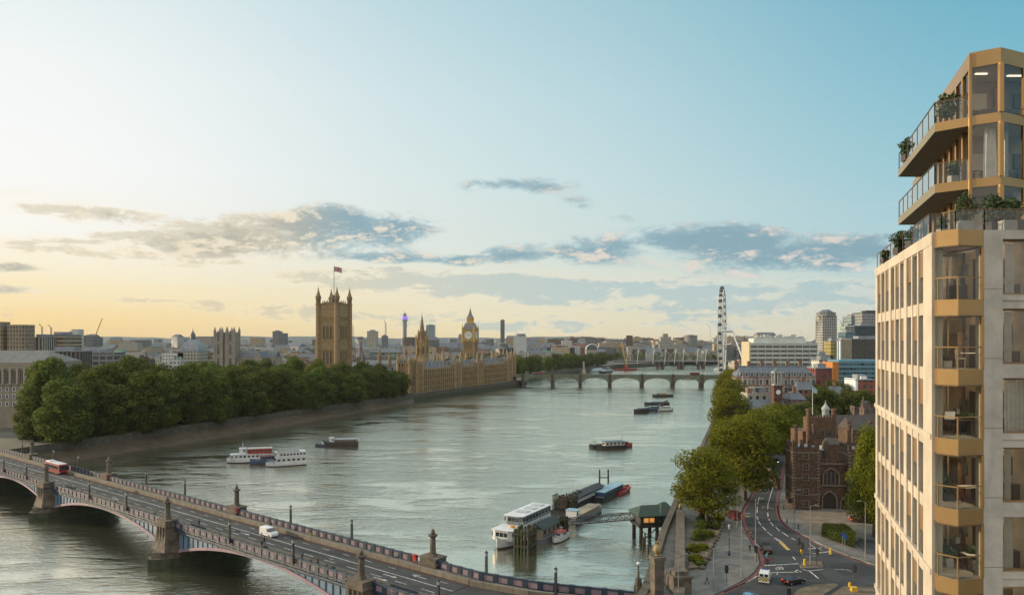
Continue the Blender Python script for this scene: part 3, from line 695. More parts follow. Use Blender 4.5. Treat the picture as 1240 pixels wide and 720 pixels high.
# ---- corner bay
Bv = [(X(1128.9,35.75),35.75), (X(1135.4,34.95),34.95), (X(1160.4,34.26),34.26), (X(1190.5,34.6),34.6)]
Bi = [(Bv[0][0]+1.3,38.45), (Bv[3][0]-.05,38.45)]
def bay_inset(o): return [(Bv[0][0]+o, Bv[0][1]+o*.2), (Bv[1][0]+o*.9, Bv[1][1]+o*.7), (Bv[2][0], Bv[2][1]+o), (Bv[3][0]-.0, Bv[3][1]+o)]
for fl in range(0, 8):
    zt = FZ[fl] if fl < 8 else 0
    zt = FZ[0]-3.235*fl
    mb = MB(); mb.prism(Bv+[Bi[1], Bi[0]], zt-.74, zt, 0, 1, True)
    tp_(mb, 'bay_spandrel', [BRONZE, DECKT])
    mb = MB(); I = bay_inset(-.012)
    mb.prism(I+[(Bi[1][0],36),(Bi[0][0],36.6)], zt-.80, zt-.742, 0); tp_(mb, 'spandrel_trim', [BRONZED])
    if fl == 0: continue
    # balustrade with rail, posts
    rail = MB(); J = bay_inset(.04)
    for p, q in zip(J, J[1:]):
        rail.bar((*p,zt+1.02),(*q,zt+1.02),.04,0,.055)
        mid = ((p[0]+q[0])/2,(p[1]+q[1])/2)
    for p in (J[1], J[2]): rail.bar((*p,zt),(*p,zt+1.0),.05)
    tp_(rail, 'balustrade_rail', [BRONZEL])
    gl = MB()
    for p, q in zip(J, J[1:]): gl.face([(*p,zt+.02),(*q,zt+.02),(*q,zt+.98),(*p,zt+.98)])
    tp_(gl, 'balustrade_glass', [PANE])
    gl = MB()
    for p, q in zip(J, J[1:]): gl.face([(*p,zt+1.06),(*q,zt+1.06),(*q,zt+2.44),(*p,zt+2.44)])
    tp_(gl, 'bay_glass', [PANE])
    for pj, pw in ((J[0],.10),((J[3][0]-.03,J[3][1]),.13)):
        ps = MB(); ps.bar((*pj,zt),(*pj,zt+2.45),pw); tp_(ps, 'bay_post', [BRONZE])
    # room behind: back wall with openings, floor, ceiling, side walls
    rm = MB(); yb, rx, yf = 38.6, 22.66, 35.25; wx0, wx1 = LP2(.75,-.3), LP2(3.15,-.3)
    q = [(*wx0,0),(*wx1,0),(wx1[0],yb,0),(rx,yb,0),(rx,yf,0)]
    for p0, p1 in zip(q, q[1:]): rm.face([(p0[0],p0[1],zt),(p1[0],p1[1],zt),(p1[0],p1[1],zt+2.5),(p0[0],p0[1],zt+2.5)], 0)
    pl = [Bi[1], (rx,yf), (rx,yb), (wx1[0],yb), wx1, wx0]
    rm.face([(p[0],p[1],zt+.008) for p in pl], 1); rm.face([(p[0],p[1],zt+2.48) for p in pl], 2)
    rf = random.Random(fl*7+1)
    rm.box(rx-.03, yf+.7+rf.random()*.4, zt+.02, .06, .8, 2.05, 3); rm.box(rx-.02, yf+2.0, zt+1.0+rf.random()*.3, .04, .7, .6, 4)
    if fl % 2: rm.box(rx-.25, yf+2.3, zt+.02, .45, 1.2, .85, 3); rm.box(rx-.25, yf+2.2, zt+.87, .2, .25, .3, 4)
    else: rm.box(rx-.18, yf+2.4, zt+.02, .34, .9, 1.7, 5)
    tp_(rm, 'bay_room', [ROOMW, ROOMF, ROOMC, mat('dark_oak_door', (0.05,0.032,0.02), .6), mat('wall_picture', (0.25,0.28,0.27), 0.6, 0.5, 3.0), mat('oak_shelf', (0.20,0.11,0.05), .6, .3, 2.0)])
    st = MB(); st.box(22.585, 35.46, zt+1.2, .1, .3, .9); tp_(st, 'hidden_fill_light', [mat('lit_room_panel', (0.8,0.75,0.65), 0.5, emit=((1.0,0.76,0.48),26.0))])  # added emitter, unseen behind the pier, brightens the bay room
    fr = MB(); x0, x1 = LP2(1.75,-.3)[0], 22.62; yy = 37.2
    for xx in (x0+.05, x0+.9, x0+1.75, x1-.06): fr.box(xx, yy, zt, .07, .07, 2.48)
    fr.box((x0+x1)/2, yy, zt+2.40, x1-x0, .07, .08); tp_(fr, 'inner_frame', [BRONZED])
# ---- front precast wall with big windows
fw_ = MB(); D0 = 34.6
x0, x1 = X(1191,D0), X(1214.5,D0)
fw_.prism([(x0,D0),(x1,D0),(x1,D0+.6),(x0,D0+.6)], ZB, FZ[0], 0)
xr = 27.2
for fl in range(0, 8):
    zt = FZ[0]-3.235*fl
    fw_.prism([(x1,D0+.02),(xr,D0+.02),(xr,D0+.6),(x1,D0+.6)], zt-.42, zt+.22 if fl else zt, 0, 0, True)
    fw_.prism([(x1,D0-.03),(xr,D0-.03),(xr,D0+.02),(x1,D0+.02)], zt-.05, zt+.02, 0, 0, True) if fl % 2 else None
fw_.prism([(25.6,D0),(26.5,D0),(26.5,D0+.6),(25.6,D0+.6)], ZB, FZ[0], 0)
for fl in range(0, 8):
    zt = FZ[0]-3.235*fl
    fw_.box((x0+x1)/2, D0-.001, zt-2.75, x1-x0, .006, .018, 1); fw_.box((x1+xr)/2, D0+.019, zt-.44+.0, xr-x1, .006, .012, 1)
tp_(fw_, 'precast_wall', [PREC, BRONZED])
for fl in range(1, 8):
    zt = FZ[0]-3.235*fl; z0, z1 = zt+.22, zt+3.235-.42
    w = MB(); xa, xb = x1, 25.6
    w.box(xa+.04, D0+.28, z0, .08, .1, z1-z0); w.box((xa+xb)/2, D0+.28, z0, xb-xa, .12, .09); w.box((xa+xb)/2, D0+.28, z1-.09, xb-xa, .1, .09); w.box(xa+1.32, D0+.28, z0, .07, .1, z1-z0)
    f = tp_(w, 'window', [mat('bronze_window_frame', (0.22,0.135,0.06), 0.45, 0.1)])
    g = MB(); g.face([(xa,D0+.30,z0),(xb,D0+.30,z0),(xb,D0+.30,z1),(xa,D0+.30,z1)]); o = part(g.off(TO), 'pane', [WINDOW], f)
    rm = MB(); yb = D0+2.0
    rm.face([(xa-.1,yb,zt),(xb+.1,yb,zt),(xb+.1,yb,z1+.2),(xa-.1,yb,z1+.2)], 0); rm.face([(xa-.1,D0+.5,zt),(xa-.1,yb,zt),(xa-.1,yb,z1+.2),(xa-.1,D0+.5,z1+.2)], 0)
    rm.face([(xa-.1,D0+.5,zt+.01),(xb+.1,D0+.5,zt+.01),(xb+.1,yb,zt+.01),(xa-.1,yb,zt+.01)], 1); rm.face([(xa-.1,D0+.5,z1+.19),(xb+.1,D0+.5,z1+.19),(xb+.1,yb,z1+.19),(xa-.1,yb,z1+.19)], 2)
    rm.box(xa+1.35, yb-.3, zt+.02, .9, .5, .8, 3); rm.box(xa+.8, yb-.06, zt+1.3, .55, .04, .7, 4); rm.box(xa+1.5, yb-.06, zt+1.2, .5, .04, .9, 3)
    st = MB(); st.box(xa+.9, D0+1.2, z1+.10, .8, .25, .05); tp_(st, 'ceiling_light', [MATS['lit_room_panel']])
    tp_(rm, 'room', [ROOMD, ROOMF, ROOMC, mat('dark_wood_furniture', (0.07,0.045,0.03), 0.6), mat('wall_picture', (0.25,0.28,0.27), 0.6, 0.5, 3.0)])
# ---- terrace slab
mb = MB(); mb.prism([LP2(0,-.05), LP2(Lf,-.05), (46,60), (46,D0+.6), (x1,D0+.6), (x0,D0+.6), Bi[1], Bi[0]], FZ[0]-.3, FZ[0]-.02, 0); tp_(mb, 'terrace', [DECKT])
# ---- penthouse levels
V1 = Vector((X(1174.5,38.9),38.9)); V2 = Vector((X(1212,38.15),38.15)); V3 = Vector((X(1240,38.9),38.9)); V4 = Vector((31.5,41.3))
pd = Vector((0.332,0.943)); VE = V1+pd*17
PF = [55.18, 58.42, 61.72, 64.35]
POUT = [VE, V1, V2, V3, V4]
def pface(a, b_, z0, z1, m=0, mbx=None): mbx.face([(a[0],a[1],z0),(b_[0],b_[1],z0),(b_[0],b_[1],z1),(a[0],a[1],z1)], m)
bands_z = [(58.02,58.47),(61.28,61.77),(64.28,65.08)]
for z0, z1 in bands_z:
    mb = MB(); mb.prism([tuple(p) for p in (VE, V1, V2, V3, V4, Vector((44,60)))], z0, z1, 0, 0, True)
    tp_(mb, 'penthouse_band', [BRONZE])
Pb, Qb = Vector((X(1132,40.05),40.05)), Vector((X(1087.7,51.0),51.0))
nlp = Vector((-0.943,0.332))
for li, (zt, zb) in enumerate(((61.75,61.27),(58.46,57.98))):
    slab = MB(); F0 = V1+Vector((-.0,.0)); Fe = V1+pd*12.9
    poly = [tuple(V1+pd*.02), tuple(Pb), tuple(Qb), tuple(Fe)]
    n = 4
    A = [(p[0],p[1],zb) for p in poly]; B_ = [(p[0],p[1],zt) for p in poly]
    for i, m in ((0,0),(1,1),(2,1)):
        slab.face([A[i+1], A[i], B_[i], B_[i+1]][::-1][::-1], m)
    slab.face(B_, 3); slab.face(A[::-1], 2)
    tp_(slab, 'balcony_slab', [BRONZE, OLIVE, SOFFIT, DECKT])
    rail = MB(); gl = MB()
    path = [V1+pd*.1+Vector((-.02,0)), Pb+Vector((.03,.06)), Qb+Vector((.05,-.03)), Fe]
    for p, q in zip(path, path[1:]):
        d = q-p; n = max(1, round(d.length/1.6))
        rail.bar((*p,zt+1.1),(*q,zt+1.1),.05)
        for k in range(n+1):
            s = p+d*(k/n); rail.bar((*s,zt),(*s,zt+1.1),.04)
        gl.face([(*p,zt+.03),(*q,zt+.03),(*q,zt+1.06),(*p,zt+1.06)])
    tp_(rail, 'balcony_rail', [BRONZED]); tp_(gl, 'balcony_glass', [PANE])
# terrace balustrade
rail = MB(); gl = MB(); zt = FZ[0]
path = [Vector(LP2(Lf-.1,-.12)), Vector(LP2(1.0,-.12)), Vector((X(1140,36.3),36.3)), Vector((X(1157,35.4),35.4)), Vector((X(1192,35.0),35.0)), Vector((27.0,35.0))]
for p, q in zip(path, path[1:]):
    d = q-p; n = max(1, round(d.length/1.5))
    rail.bar((*p,zt+1.05),(*q,zt+1.05),.045)
    for k in range(n+1):
        s = p+d*(k/n); rail.bar((*s,zt),(*s,zt+1.05),.035)
    gl.face([(*p,zt+.03),(*q,zt+.03),(*q,zt+1.0),(*p,zt+1.0)])
tp_(rail, 'terrace_rail', [BRONZED]); tp_(gl, 'terrace_glass', [PANE])
LITSTRIP = mat('lit_ceiling_strip', (0.8,0.75,0.65), 0.5, emit=((1.0,0.85,0.65),1.6))
# glazing of the penthouse
post = MB()
for (zb, zt) in ((55.2,58.02),(58.47,61.28),(61.77,64.28)):
    for a, b_, nm in ((V1,V2,3),(V2,V3,2),(V3,V4,3)):
        mb = MB(); a2, b2 = a+Vector((.0,.03)), b_+Vector((.0,.03)); pface(a2, b2, zb, zt, 0, mb)
        tp_(mb, 'penthouse_glass', [WINDOW])
    d = VE-V1
    for k in range(11):
        p, q = V1+d*(k/11)-nlp*.06, V1+d*((k+1)/11)-nlp*.06
        mb = MB(); pface(q, p, zb, zt, 0, mb); tp_(mb, 'penthouse_glass', [WINDOW])
        post.bar((*(p+nlp*.05),zb),(*(p+nlp*.05),zt),.13)
    ins = MB(); yb = 40.9
    ins.face([(24.9,yb,zb),(34,yb,zb),(34,yb,zt),(24.9,yb,zt)], 0)
    ins.face([(V1.x+.35,V1.y+.1,zb+.02),(V2.x,V2.y+.1,zb+.02),(34,V4.y,zb+.02),(34,yb,zb+.02),(25.2,yb,zb+.02)], 1)
    ins.face([(V1.x+.35,V1.y+.1,zt-.02),(V2.x,V2.y+.1,zt-.02),(34,V4.y,zt-.02),(34,yb,zt-.02),(25.2,yb,zt-.02)], 2)
    e = VE-nlp*2.2; s_ = V1+pd*2.5-nlp*2.0
    ins.face([(s_.x,s_.y,zb),(e.x,e.y,zb),(e.x,e.y,zt),(s_.x,s_.y,zt)][::-1], 0)
    ins.box(26.2, 40.6, zb+.02, 1.6, .8, .75, 3); ins.box(28.2, 40.2, zb+.02, 1.0, .8, .9, 4); ins.box(25.6, yb-.08, zb+.9, .9, .08, .9, 4); ins.box(26.8, yb-.15, zb+.02, .7, .12, 2.1, 5); ins.box(27.9, yb-.1, zb+1.0, .7, .1, .8, 3)
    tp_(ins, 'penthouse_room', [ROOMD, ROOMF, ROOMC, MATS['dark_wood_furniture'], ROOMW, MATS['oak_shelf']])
    for lx, ly, lw in ((25.0,39.6,.9),(27.0,39.9,1.2)):
        if zb < 61: continue
        st = MB(); st.box(lx, ly, zt-.08, lw*.7, .10, .04); tp_(st, 'ceiling_light', [LITSTRIP])
    for p, w in ((V2,.20),(V3,.16)): post.bar((p.x,p.y,zb),(p.x,p.y,zt),w)
post.bar((V1.x-.03,V1.y-.03,55.2),(V1.x-.03,V1.y-.03,65.0),.10)
tp_(post, 'penthouse_post', [BRONZE])
# curtains
def curtain(x, y, z0, h, w, label, flare=0.0, dy=0.12):
    mb = MB(); n = 26
    P = []
    for k in range(n+1):
        u = k/n; P.append((x-w/2+w*u, y+.05*sin(u*pi*9)))
    for (xa, ya), (xb, yb) in zip(P, P[1:]):
        fa = (xa-x)*(1+flare); fb = (xb-x)*(1+flare)
        mb.face([(x+fa,ya,z0),(x+fb,yb,z0),(xb,yb,z0+h),(xa,ya,z0+h)], 0, None, True)
    single(mb.off((x,y,z0)), 'curtain', CURT, label, 'curtain', (x,y,z0))
D1 = D0+.75
curtain(X(1199,39.2), 39.2, 58.5, 2.75, .62, 'white curtain inside the left middle penthouse pane', .25)
curtain(X(1218,39.3), 39.3, 58.5, 2.75, .26, 'narrow white curtain right of the middle penthouse post')
curtain(X(1233,39.6), 39.6, 55.25, 2.7, .55, 'pale curtain behind the right terrace level penthouse pane')
for k, (pa, pb, lab) in enumerate(((1217,1228,'pleated beige curtain in the top right stone framed window'),(1216,1225,'pale drape in the second stone framed window from the top'),(1216,1240,'full width grey net curtain in the third stone framed window'),
        (1216,1224,'white drape in the fourth stone framed window from the top'),(1216,1226,'flared white drape in the window nearest the bottom right corner'))):
    zt = FZ[k+1]; xa, xb = X(pa,D1), X(pb,D1); curtain((xa+xb)/2, D1, zt+.1, 2.6, xb-xa, lab, .2 if k == 4 else 0)
curtain(X(1148,38.0), 38.0, FZ[1]+.03, 2.35, 1.2, 'pleated blind behind the topmost corner bay glass')
# plants in pots, small furniture
LEAFP = mat('pot_plant_leaf', (0.045,0.075,0.022), 0.7, 0.35, 3.0)
LEAFR = mat('red_flower', (0.30,0.02,0.025), 0.7, 0.3, 3.0)
POT = mat('stone_planter', (0.34,0.33,0.30), 0.9, 0.12, 2.0); POTD = mat('dark_planter', (0.06,0.055,0.05), 0.8, 0.1, 2.0)
def potplant(x, y, z, h, w, label, pot=POT, ph=.45, pw=.42, tall=False, leaf=LEAFP, round_pot=False, seed=0):
    r = random.Random(seed); t = thing('potted_plant', label, 'potted plant', (x,y,z))
    mb = MB()
    if round_pot: mb.taper(0,0,0,ph,pw*.42,pw*.55,12,0)
    else: mb.box(0,0,0,pw,pw,ph)
    part(mb, 'planter', pot, t)
    st = MB(); lf = MB()
    for k in range(5):
        a = r.uniform(0,6.28); st.tube([(0,0,ph-.03),(cos(a)*w*.15,sin(a)*w*.15,ph+h*.5),(cos(a)*w*.3,sin(a)*w*.3,ph+h*.85)], [.022,.016,.008], 5)
    part(st, 'stem', mat('plant_stem', (0.09,0.06,0.035), 0.9), t)
    for k in range(int(1150*max(.5, w))):
        a = r.uniform(0,6.28); q = r.random()**.5; u = r.uniform(-1,1)
        hh = (ph+h*.62+u*h*.38) if tall else (ph+h*.5+u*h*.5); rr_ = w/2*q*sqrt(max(.05,1-u*u*.85))
        bl = 1+.38*sin(a*3+seed*1.7+u*2)+.22*sin(a*5+seed+u*4); p = Vector((rr_*cos(a)*bl, rr_*sin(a)*bl, hh+(.12*h*sin(a*2+seed*2.3) if u > 0 else 0))); s = r.uniform(.045,.10)
        d = Vector((r.uniform(-1,1), r.uniform(-1,1), r.uniform(-.4,.8))).normalized(); e = d.cross(Vector((r.uniform(-1,1),r.uniform(-1,1),r.uniform(-1,1)))).normalized()
        lf.face([p-d*s, p+e*s*.5, p+d*s*1.2, p-e*s*.5])
    part(lf, 'foliage', leaf, t)
zt = 61.76
def on(px, D, z): return (X(px,D), D, z)
potplant(*on(1147,41.2,61.76), 1.5, 1.05, 'leafy tree in a round pot on the upper penthouse balcony', POTD, .3, .5, True, round_pot=True, seed=1)
potplant(*on(1099,48.5,61.76), 1.0, 1.0, 'bushy dark plant at the far end of the upper balcony', POTD, .4, .6, seed=2)
potplant(*on(1154,40.4,58.47), .75, .6, 'small bright bush on the lower penthouse balcony', POT, .5, .4, seed=3)
potplant(*on(1112,46.5,58.47), .7, .6, 'low shrub by the rail of the lower penthouse balcony', POTD, .4, .5, seed=4)
potplant(*on(1168,37.2,55.2), 1.3, 1.0, 'tall loose shrub on the terrace left of the gold post', POT, .8, .6, seed=5)
potplant(*on(1204,36.4,55.2), 1.25, 1.1, 'large round dark shrub behind the right terrace railing', POTD, .6, .7, seed=6)
potplant(*on(1219,35.9,55.2), .95, .9, 'bright green bushy plant in grey planter by terrace rail', POT, .6, .7, seed=7)
potplant(*on(1228,36.3,55.2), 1.0, .8, 'dark broad leaved plant at right end of the terrace', POTD, .7, .6, seed=8)
potplant(*on(1141,37.2,55.2), .55, .45, 'small green plant at the terrace corner above bronze bay', POT, .4, .4, seed=9)
potplant(*on(1090,44.5,55.2), .9, .9, 'shrub on the long side terrace, middle of the railing', POTD, .4, .6, seed=10)
potplant(*on(1106,41.5,55.2), .7, .6, 'shrub on the long side terrace nearest the corner', POTD, .4, .6, seed=11)
potplant(*on(1072,49.5,55.2), .5, .5, 'small shrub at far end of the side terrace', POTD, .3, .5, seed=12)
potplant(*on(1148,36.3,FZ[5]), .55, .55, 'round topiary in pale square planter in the corner bay', POT, .42, .36, True, seed=13)
potplant(*on(1180,36.0,FZ[5]), .6, .55, 'small tree in pale planter beside the red table', POT, .42, .38, True, seed=14)
potplant(*on(1147,36.2,FZ[6]), .5, .42, 'red flowering plant in a dark round pot', POTD, .5, .36, leaf=LEAFR, round_pot=True, seed=15)
potplant(*on(1155.5,36.2,FZ[6]), .6, .5, 'green plant in round pot beside the red flowers', POTD, .5, .36, round_pot=True, seed=16)
potplant(*on(1146,36.3,FZ[4]), .7, .5, 'leafy plant in the corner bay beside a red chair', POTD, .35, .4, seed=17)
potplant(*on(1177,36.1,FZ[3]), .25, .7, 'low bush behind the bay laptop table', POTD, .75, .3, seed=18)
potplant(*on(1145,36.4,FZ[2]), .3, .4, 'low plant in cubic pot in the topmost bay', POT, .35, .4, seed=19)
REDW = mat('red_chair_frame', (0.16,0.02,0.02), 0.5); WHT = mat('white_table_top', (0.6,0.6,0.58), 0.5)
def table(x, y, z, label, top=WHT, leg=REDW, w=1.0, d=.6):
    t = thing('table', label, 'table', (x,y,z)); mb = MB(); mb.box(0,0,.70,w,d,.04); part(mb, 'tabletop', top, t)
    for sx in (-1,1):
        for sy in (-1,1): mb = MB(); mb.box(sx*(w/2-.05),sy*(d/2-.05),0,.04,.04,.70); part(mb, 'leg', leg, t)
def chair(x, y, z, label, m=REDW, rz=0.0):
    t = thing('chair', label, 'chair', (x,y,z), rz); mb = MB(); mb.box(0,0,.43,.42,.42,.05); part(mb, 'seat', m, t)
    mb = MB(); mb.box(0,.2,.48,.42,.04,.42); part(mb, 'backrest', m, t)
    for sx in (-1,1):
        for sy in (-1,1): mb = MB(); mb.box(sx*.18,sy*.18,0,.035,.035,.43); part(mb, 'leg', m, t)
table(*on(1174,36.0,FZ[5]), 'red legged white table between two bay planters', w=.6)
table(*on(1173,36.1,FZ[4]), 'white table with red chairs in the fourth bay')
chair(*on(1161,36.3,FZ[4]), 'red chair left of the white bay table', REDW, 1.2); chair(*on(1186,36.0,FZ[4]), 'red chair right of the white bay table', REDW, -1.2)
table(*on(1170,36.1,FZ[3]), 'dark table with laptop in the third bay', MATS['dark_wood_furniture'], IRON)
chair(*on(1151,36.6,FZ[3]), 'dark red armchair in the third bay', REDW, .8)
mb = MB(); mb.box(0,0,0,.5,.04,.38,0); mb.box(0,.05,-.3,.08,.05,.3,1); mb.box(0,.05,-.32,.3,.2,.02,1); single(mb, 'monitor', [mat('white_screen', (0.62,0.66,0.66), 0.3), IRON], 'white backed monitor in the third bay from the top', 'monitor', on(1150,36.0,FZ[3]+.75))
table(*on(1172,36.3,FZ[2]), 'pale low table in the topmost bay', WHT, BRONZEL, 1.0, .5)
chair(*on(1163,36.2,FZ[2]), 'white chair beside the topmost bay table', WHT, 1.0)
# ---------------------------------------------------------------- trees
def leaf_mat(name, col, col2, trans=0.42):
    m = bpy.data.materials.new(name); m.use_nodes = True; t = NT(m.node_tree); p = t.n['Principled BSDF']
    g = t.new('ShaderNodeNewGeometry'); oi = t.new('ShaderNodeObjectInfo'); tc = t.new('ShaderNodeTexCoord')
    n = t.noise(tc.outputs['Object'], 0.35, 4, 0.6); wn = t.new('ShaderNodeTexWhiteNoise', noise_dimensions='3D'); 
    isl = g.outputs['Random Per Island']
    c = t.mix(t.ss(n, 0.3, 0.7), col+(1,), col2+(1,))
    hs = t.new('ShaderNodeHueSaturation'); t.put(hs.inputs['Color'], c)
    t.put(hs.inputs['Value'], t.m('MULTIPLY', t.m('ADD', 0.6, t.m('MULTIPLY', isl, 0.8)), t.m('ADD', 0.82, t.m('MULTIPLY', oi.outputs['Random'], 0.36))))
    t.put(hs.inputs['Hue'], t.m('ADD', 0.485, t.m('MULTIPLY', oi.outputs['Random'], 0.03)))
    t.put(p.inputs['Base Color'], hs.outputs[0]); p.inputs['Roughness'].default_value = 0.75; p.inputs['Specular IOR Level'].default_value = 0.15
    tr = t.new('ShaderNodeBsdfTranslucent'); t.put(tr.inputs[0], hs.outputs[0]); mx = t.new('ShaderNodeMixShader'); mx.inputs[0].default_value = trans
    o = t.n['Material Output']; t.l.new(p.outputs[0], mx.inputs[1]); t.l.new(tr.outputs[0], mx.inputs[2]); t.l.new(mx.outputs[0], o.inputs[0])
    return m
LEAF = leaf_mat('plane_tree_leaf', (0.070,0.100,0.017), (0.132,0.150,0.026))
LEAFY = leaf_mat('yellowing_leaf', (0.10,0.125,0.010), (0.175,0.172,0.012))
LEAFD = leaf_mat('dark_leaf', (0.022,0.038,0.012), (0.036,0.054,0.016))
BARK = mat('tree_bark', (0.10,0.08,0.06), 0.95, 0.3, 1.5, bump=0.4)
def tree_proto(seed, h=20.0, w=15.0, n=6500, leaf=0.55, trunk=0.26, lobes=24, low=0.22):
    r = random.Random(seed); cr = MB(); tk = MB()
    th = h*trunk
    tk.tube([(0,0,-.6),(r.uniform(-.15,.15),r.uniform(-.15,.15),th*.5),(r.uniform(-.3,.3),r.uniform(-.3,.3),th),(r.uniform(-.8,.8),r.uniform(-.8,.8),h*.62)], [h*.026,h*.02,h*.017,h*.006], 8)
    L = []
    for k in range(lobes):
        u = (k+.5)/lobes; zz = low+(0.93-low)*u
        prof = sin(pi*min(1, max(0, (zz-low*.55)/(1.02-low*.55)))**.85)**.7
        a = k*2.39996+r.uniform(-.5,.5); rad = w/2*prof*r.uniform(.42,.78)
        c = Vector((rad*cos(a), rad*sin(a), h*zz)); s = w*r.uniform(.14,.24)*(0.75+.35*prof)
        L.append((c, s, Vector((r.uniform(.8,1.25), r.uniform(.8,1.25), r.uniform(.6,.95)))))
        if k % 2 == 0:
            b0 = Vector((0,0,th*r.uniform(.7,1.3))); tk.tube([b0, b0.lerp(c,.5)+Vector((0,0,r.uniform(-.6,.4))), c], [h*.011,h*.007,h*.003], 5)
    L.append((Vector((0,0,h*.62)), w*.26, Vector((1,1,1.1))))
    tot = sum(s*s for _, s, _ in L)
    for c, s, k in L:
        for _ in range(int(n*s*s/tot)):
            d = Vector((r.gauss(0,1), r.gauss(0,1), r.gauss(0,1))).normalized(); q = r.random()**.33
            if r.random() < .12: q *= 1.12
            p = c+Vector((d.x*k.x, d.y*k.y, d.z*k.z))*(s*q)
            nn = (d*0.8+Vector((r.uniform(-1,1), r.uniform(-1,1), r.uniform(-.4,1)))*.9).normalized()
            e = nn.cross(Vector((r.uniform(-1,1), r.uniform(-1,1), r.uniform(-1,1)))).normalized(); f = nn.cross(e)
            z = leaf*r.uniform(.55,1.25)
            cr.face([p-e*z*.6, p+f*z*.5-e*z*.1, p+e*z*.6+nn*z*.15, p-f*z*.5+e*z*.1])
    return cr, tk
PROTO = []
def mkproto(seed, matl, **kw):
    c, t = tree_proto(seed, **kw); PROTO.append((c.mesh('crown', [matl]), t.mesh('trunk', [BARK]), kw.get('h', 20.0), kw.get('w', 15.0))); return len(PROTO)-1
PL = [mkproto(s, LEAF, n=11000, leaf=.62, low=.05, trunk=.14, lobes=30) for s in (1,2,3,4)]
PY = [mkproto(s, LEAFY, n=15000, leaf=.42, low=.22) for s in (11,12,13)]
PD = [mkproto(s, LEAFD, n=6000, leaf=.6, low=.16) for s in (21,22)]
PF_ = [mkproto(s, LEAF, n=2600, leaf=.85, low=.1, trunk=.15) for s in (31,32,33)]
trr = random.Random(77)
def tree(k, x, y, z, h, w, label, group, name='plane_tree', cat='tree'):
    cm, tm, ph, pw = PROTO[k]
    t = thing(name, label, cat, (x, y, z), trr.uniform(0, 6.28), group)
    for me, nm in ((cm,'crown'),(tm,'trunk')):
        o = part(me, nm, None, t); o.scale = (w/pw, w/pw, h/ph)
    return t
def along(P, s):
    for a, b_ in zip(P, P[1:]):
        d = (Vector(b_)-Vector(a)).length
        if s <= d: return Vector(a).lerp(Vector(b_), s/d)
        s -= d
    return Vector(P[-1])
# riverside garden on the left bank: two staggered rows and a back row
bankline = [(-214,250),(-194,312),(-163,392),(-131,480),(-93,580),(-84,606)]
nrm = Vector((-0.94,0.34))
rows = [(3.5, 21, 26.0, 22, 'waterside row', 72, 368), (23, 18, 29, 23, 'middle row', 80, 366), (50, 14, 30, 22, 'back row', 122, 330)]
ordn = ['first','second','third','fourth','fifth','sixth','seventh','eighth','ninth','tenth','eleventh','twelfth','thirteenth','fourteenth','fifteenth','sixteenth','seventeenth','eighteenth','nineteenth','twentieth','twenty-first','twenty-second','twenty-third','twenty-fourth','twenty-fifth','twenty-sixth','twenty-seventh']
for off_, n, hh, ww, rn, s0, s1 in rows:
    for k in range(n):
        s = s0+(s1-s0)*k/(n-1)+trr.uniform(-3,3); p = along(bankline, s)+nrm*(off_+trr.uniform(-3,3))
        far = k/(n-1)
        h = hh*trr.uniform(.80,1.18)*(1.02-.10*far)*(1+.15*max(0,1-far*4)); w = ww*trr.uniform(.82,1.2)*(1-.10*far)
        tree(PL[trr.randrange(4)], p.x, p.y, ZW-.2, h, w, f'leafy green plane tree, {ordn[k]} from the bridge in the garden {rn}', 'plane trees of the riverside garden')
# big trees on the right bank (x, base pixel row -> depth)
def tg(px, py, k, top, wpx, label, name='plane_tree', grp='trees along the right bank', z=ZE):
    D = Dz(py, z); h = Z(top, D)-z; tree(k, X(px,D), D, z-.1, h, wpx*D/FP, label, grp, name)
tg(856,634,PY[0],541,82,'large yellow green plane tree nearest the pier house, over the planter')
tg(902,606,PY[1],503,92,'broad yellowing plane tree shading the road left of the brick gatehouse')
tg(880,590,PY[2],508,60,'olive plane tree behind the nearest riverside tree on the right bank')
tg(925,560,PY[1],494,78,'plane tree just left of the brick tower, behind the broad road tree')
tg(948,545,PY[0],488,70,'rounded plane tree beyond the road bend above the gatehouse')
tg(905,556,PY[2],500,64,'plane tree between the river and the road bend')
tg(972,532,PL[1],486,60,'green tree behind the palace tower flag')
tg(884,532,PY[1],468,54,'tall plane tree at the near end of the riverside row')
for i, (px, py, top, wp) in enumerate(((883,516,456,46),(885,502,450,42),(886,492,447,36),(887,484,446,32),(888,476,445,28))):
    tg(px, py, PY[i % 3], top, wp, f'clipped riverside plane tree, {ordn[i]} beyond the tall near one toward the arched bridge')
for px_, D_, h_, w_, lab in ((40,330,22,18,'garden tree where the bridge meets the left bank'),):
    tree(PL[int(px_) % 4], X(px_,D_), D_, ZW-.2, h_, w_, lab, 'plane trees of the riverside garden')
tg(1058,650,PY[2],516,62,'tall yellow green tree against the cream apartment tower', 'ash_tree')
tg(1068,655,PY[0],545,50,'tree half hidden behind the cream apartment tower edge', 'ash_tree')
for i, (px, py, top, wp, k, lab) in enumerate(((1000,520,468,44,0,'green garden tree right of the palace lantern'),(1028,515,470,50,1,'dense garden tree above the palace hall roof'),(1050,520,472,44,2,'garden tree beside the cream apartment tower above the hall'),
    (985,505,463,36,3,'garden tree left of the red brick block'),(1012,500,460,44,1,'dark garden tree below the orange fronted block'),(1042,500,466,40,0,'garden tree under the brick block with white plant'),(962,512,482,36,2,'small garden tree right of the brick clock tower'),(940,520,486,34,3,'low tree before the brick clock tower chapel'))):
    tg(px, py, PL[k], top, wp, lab, 'garden_tree', 'palace garden trees')
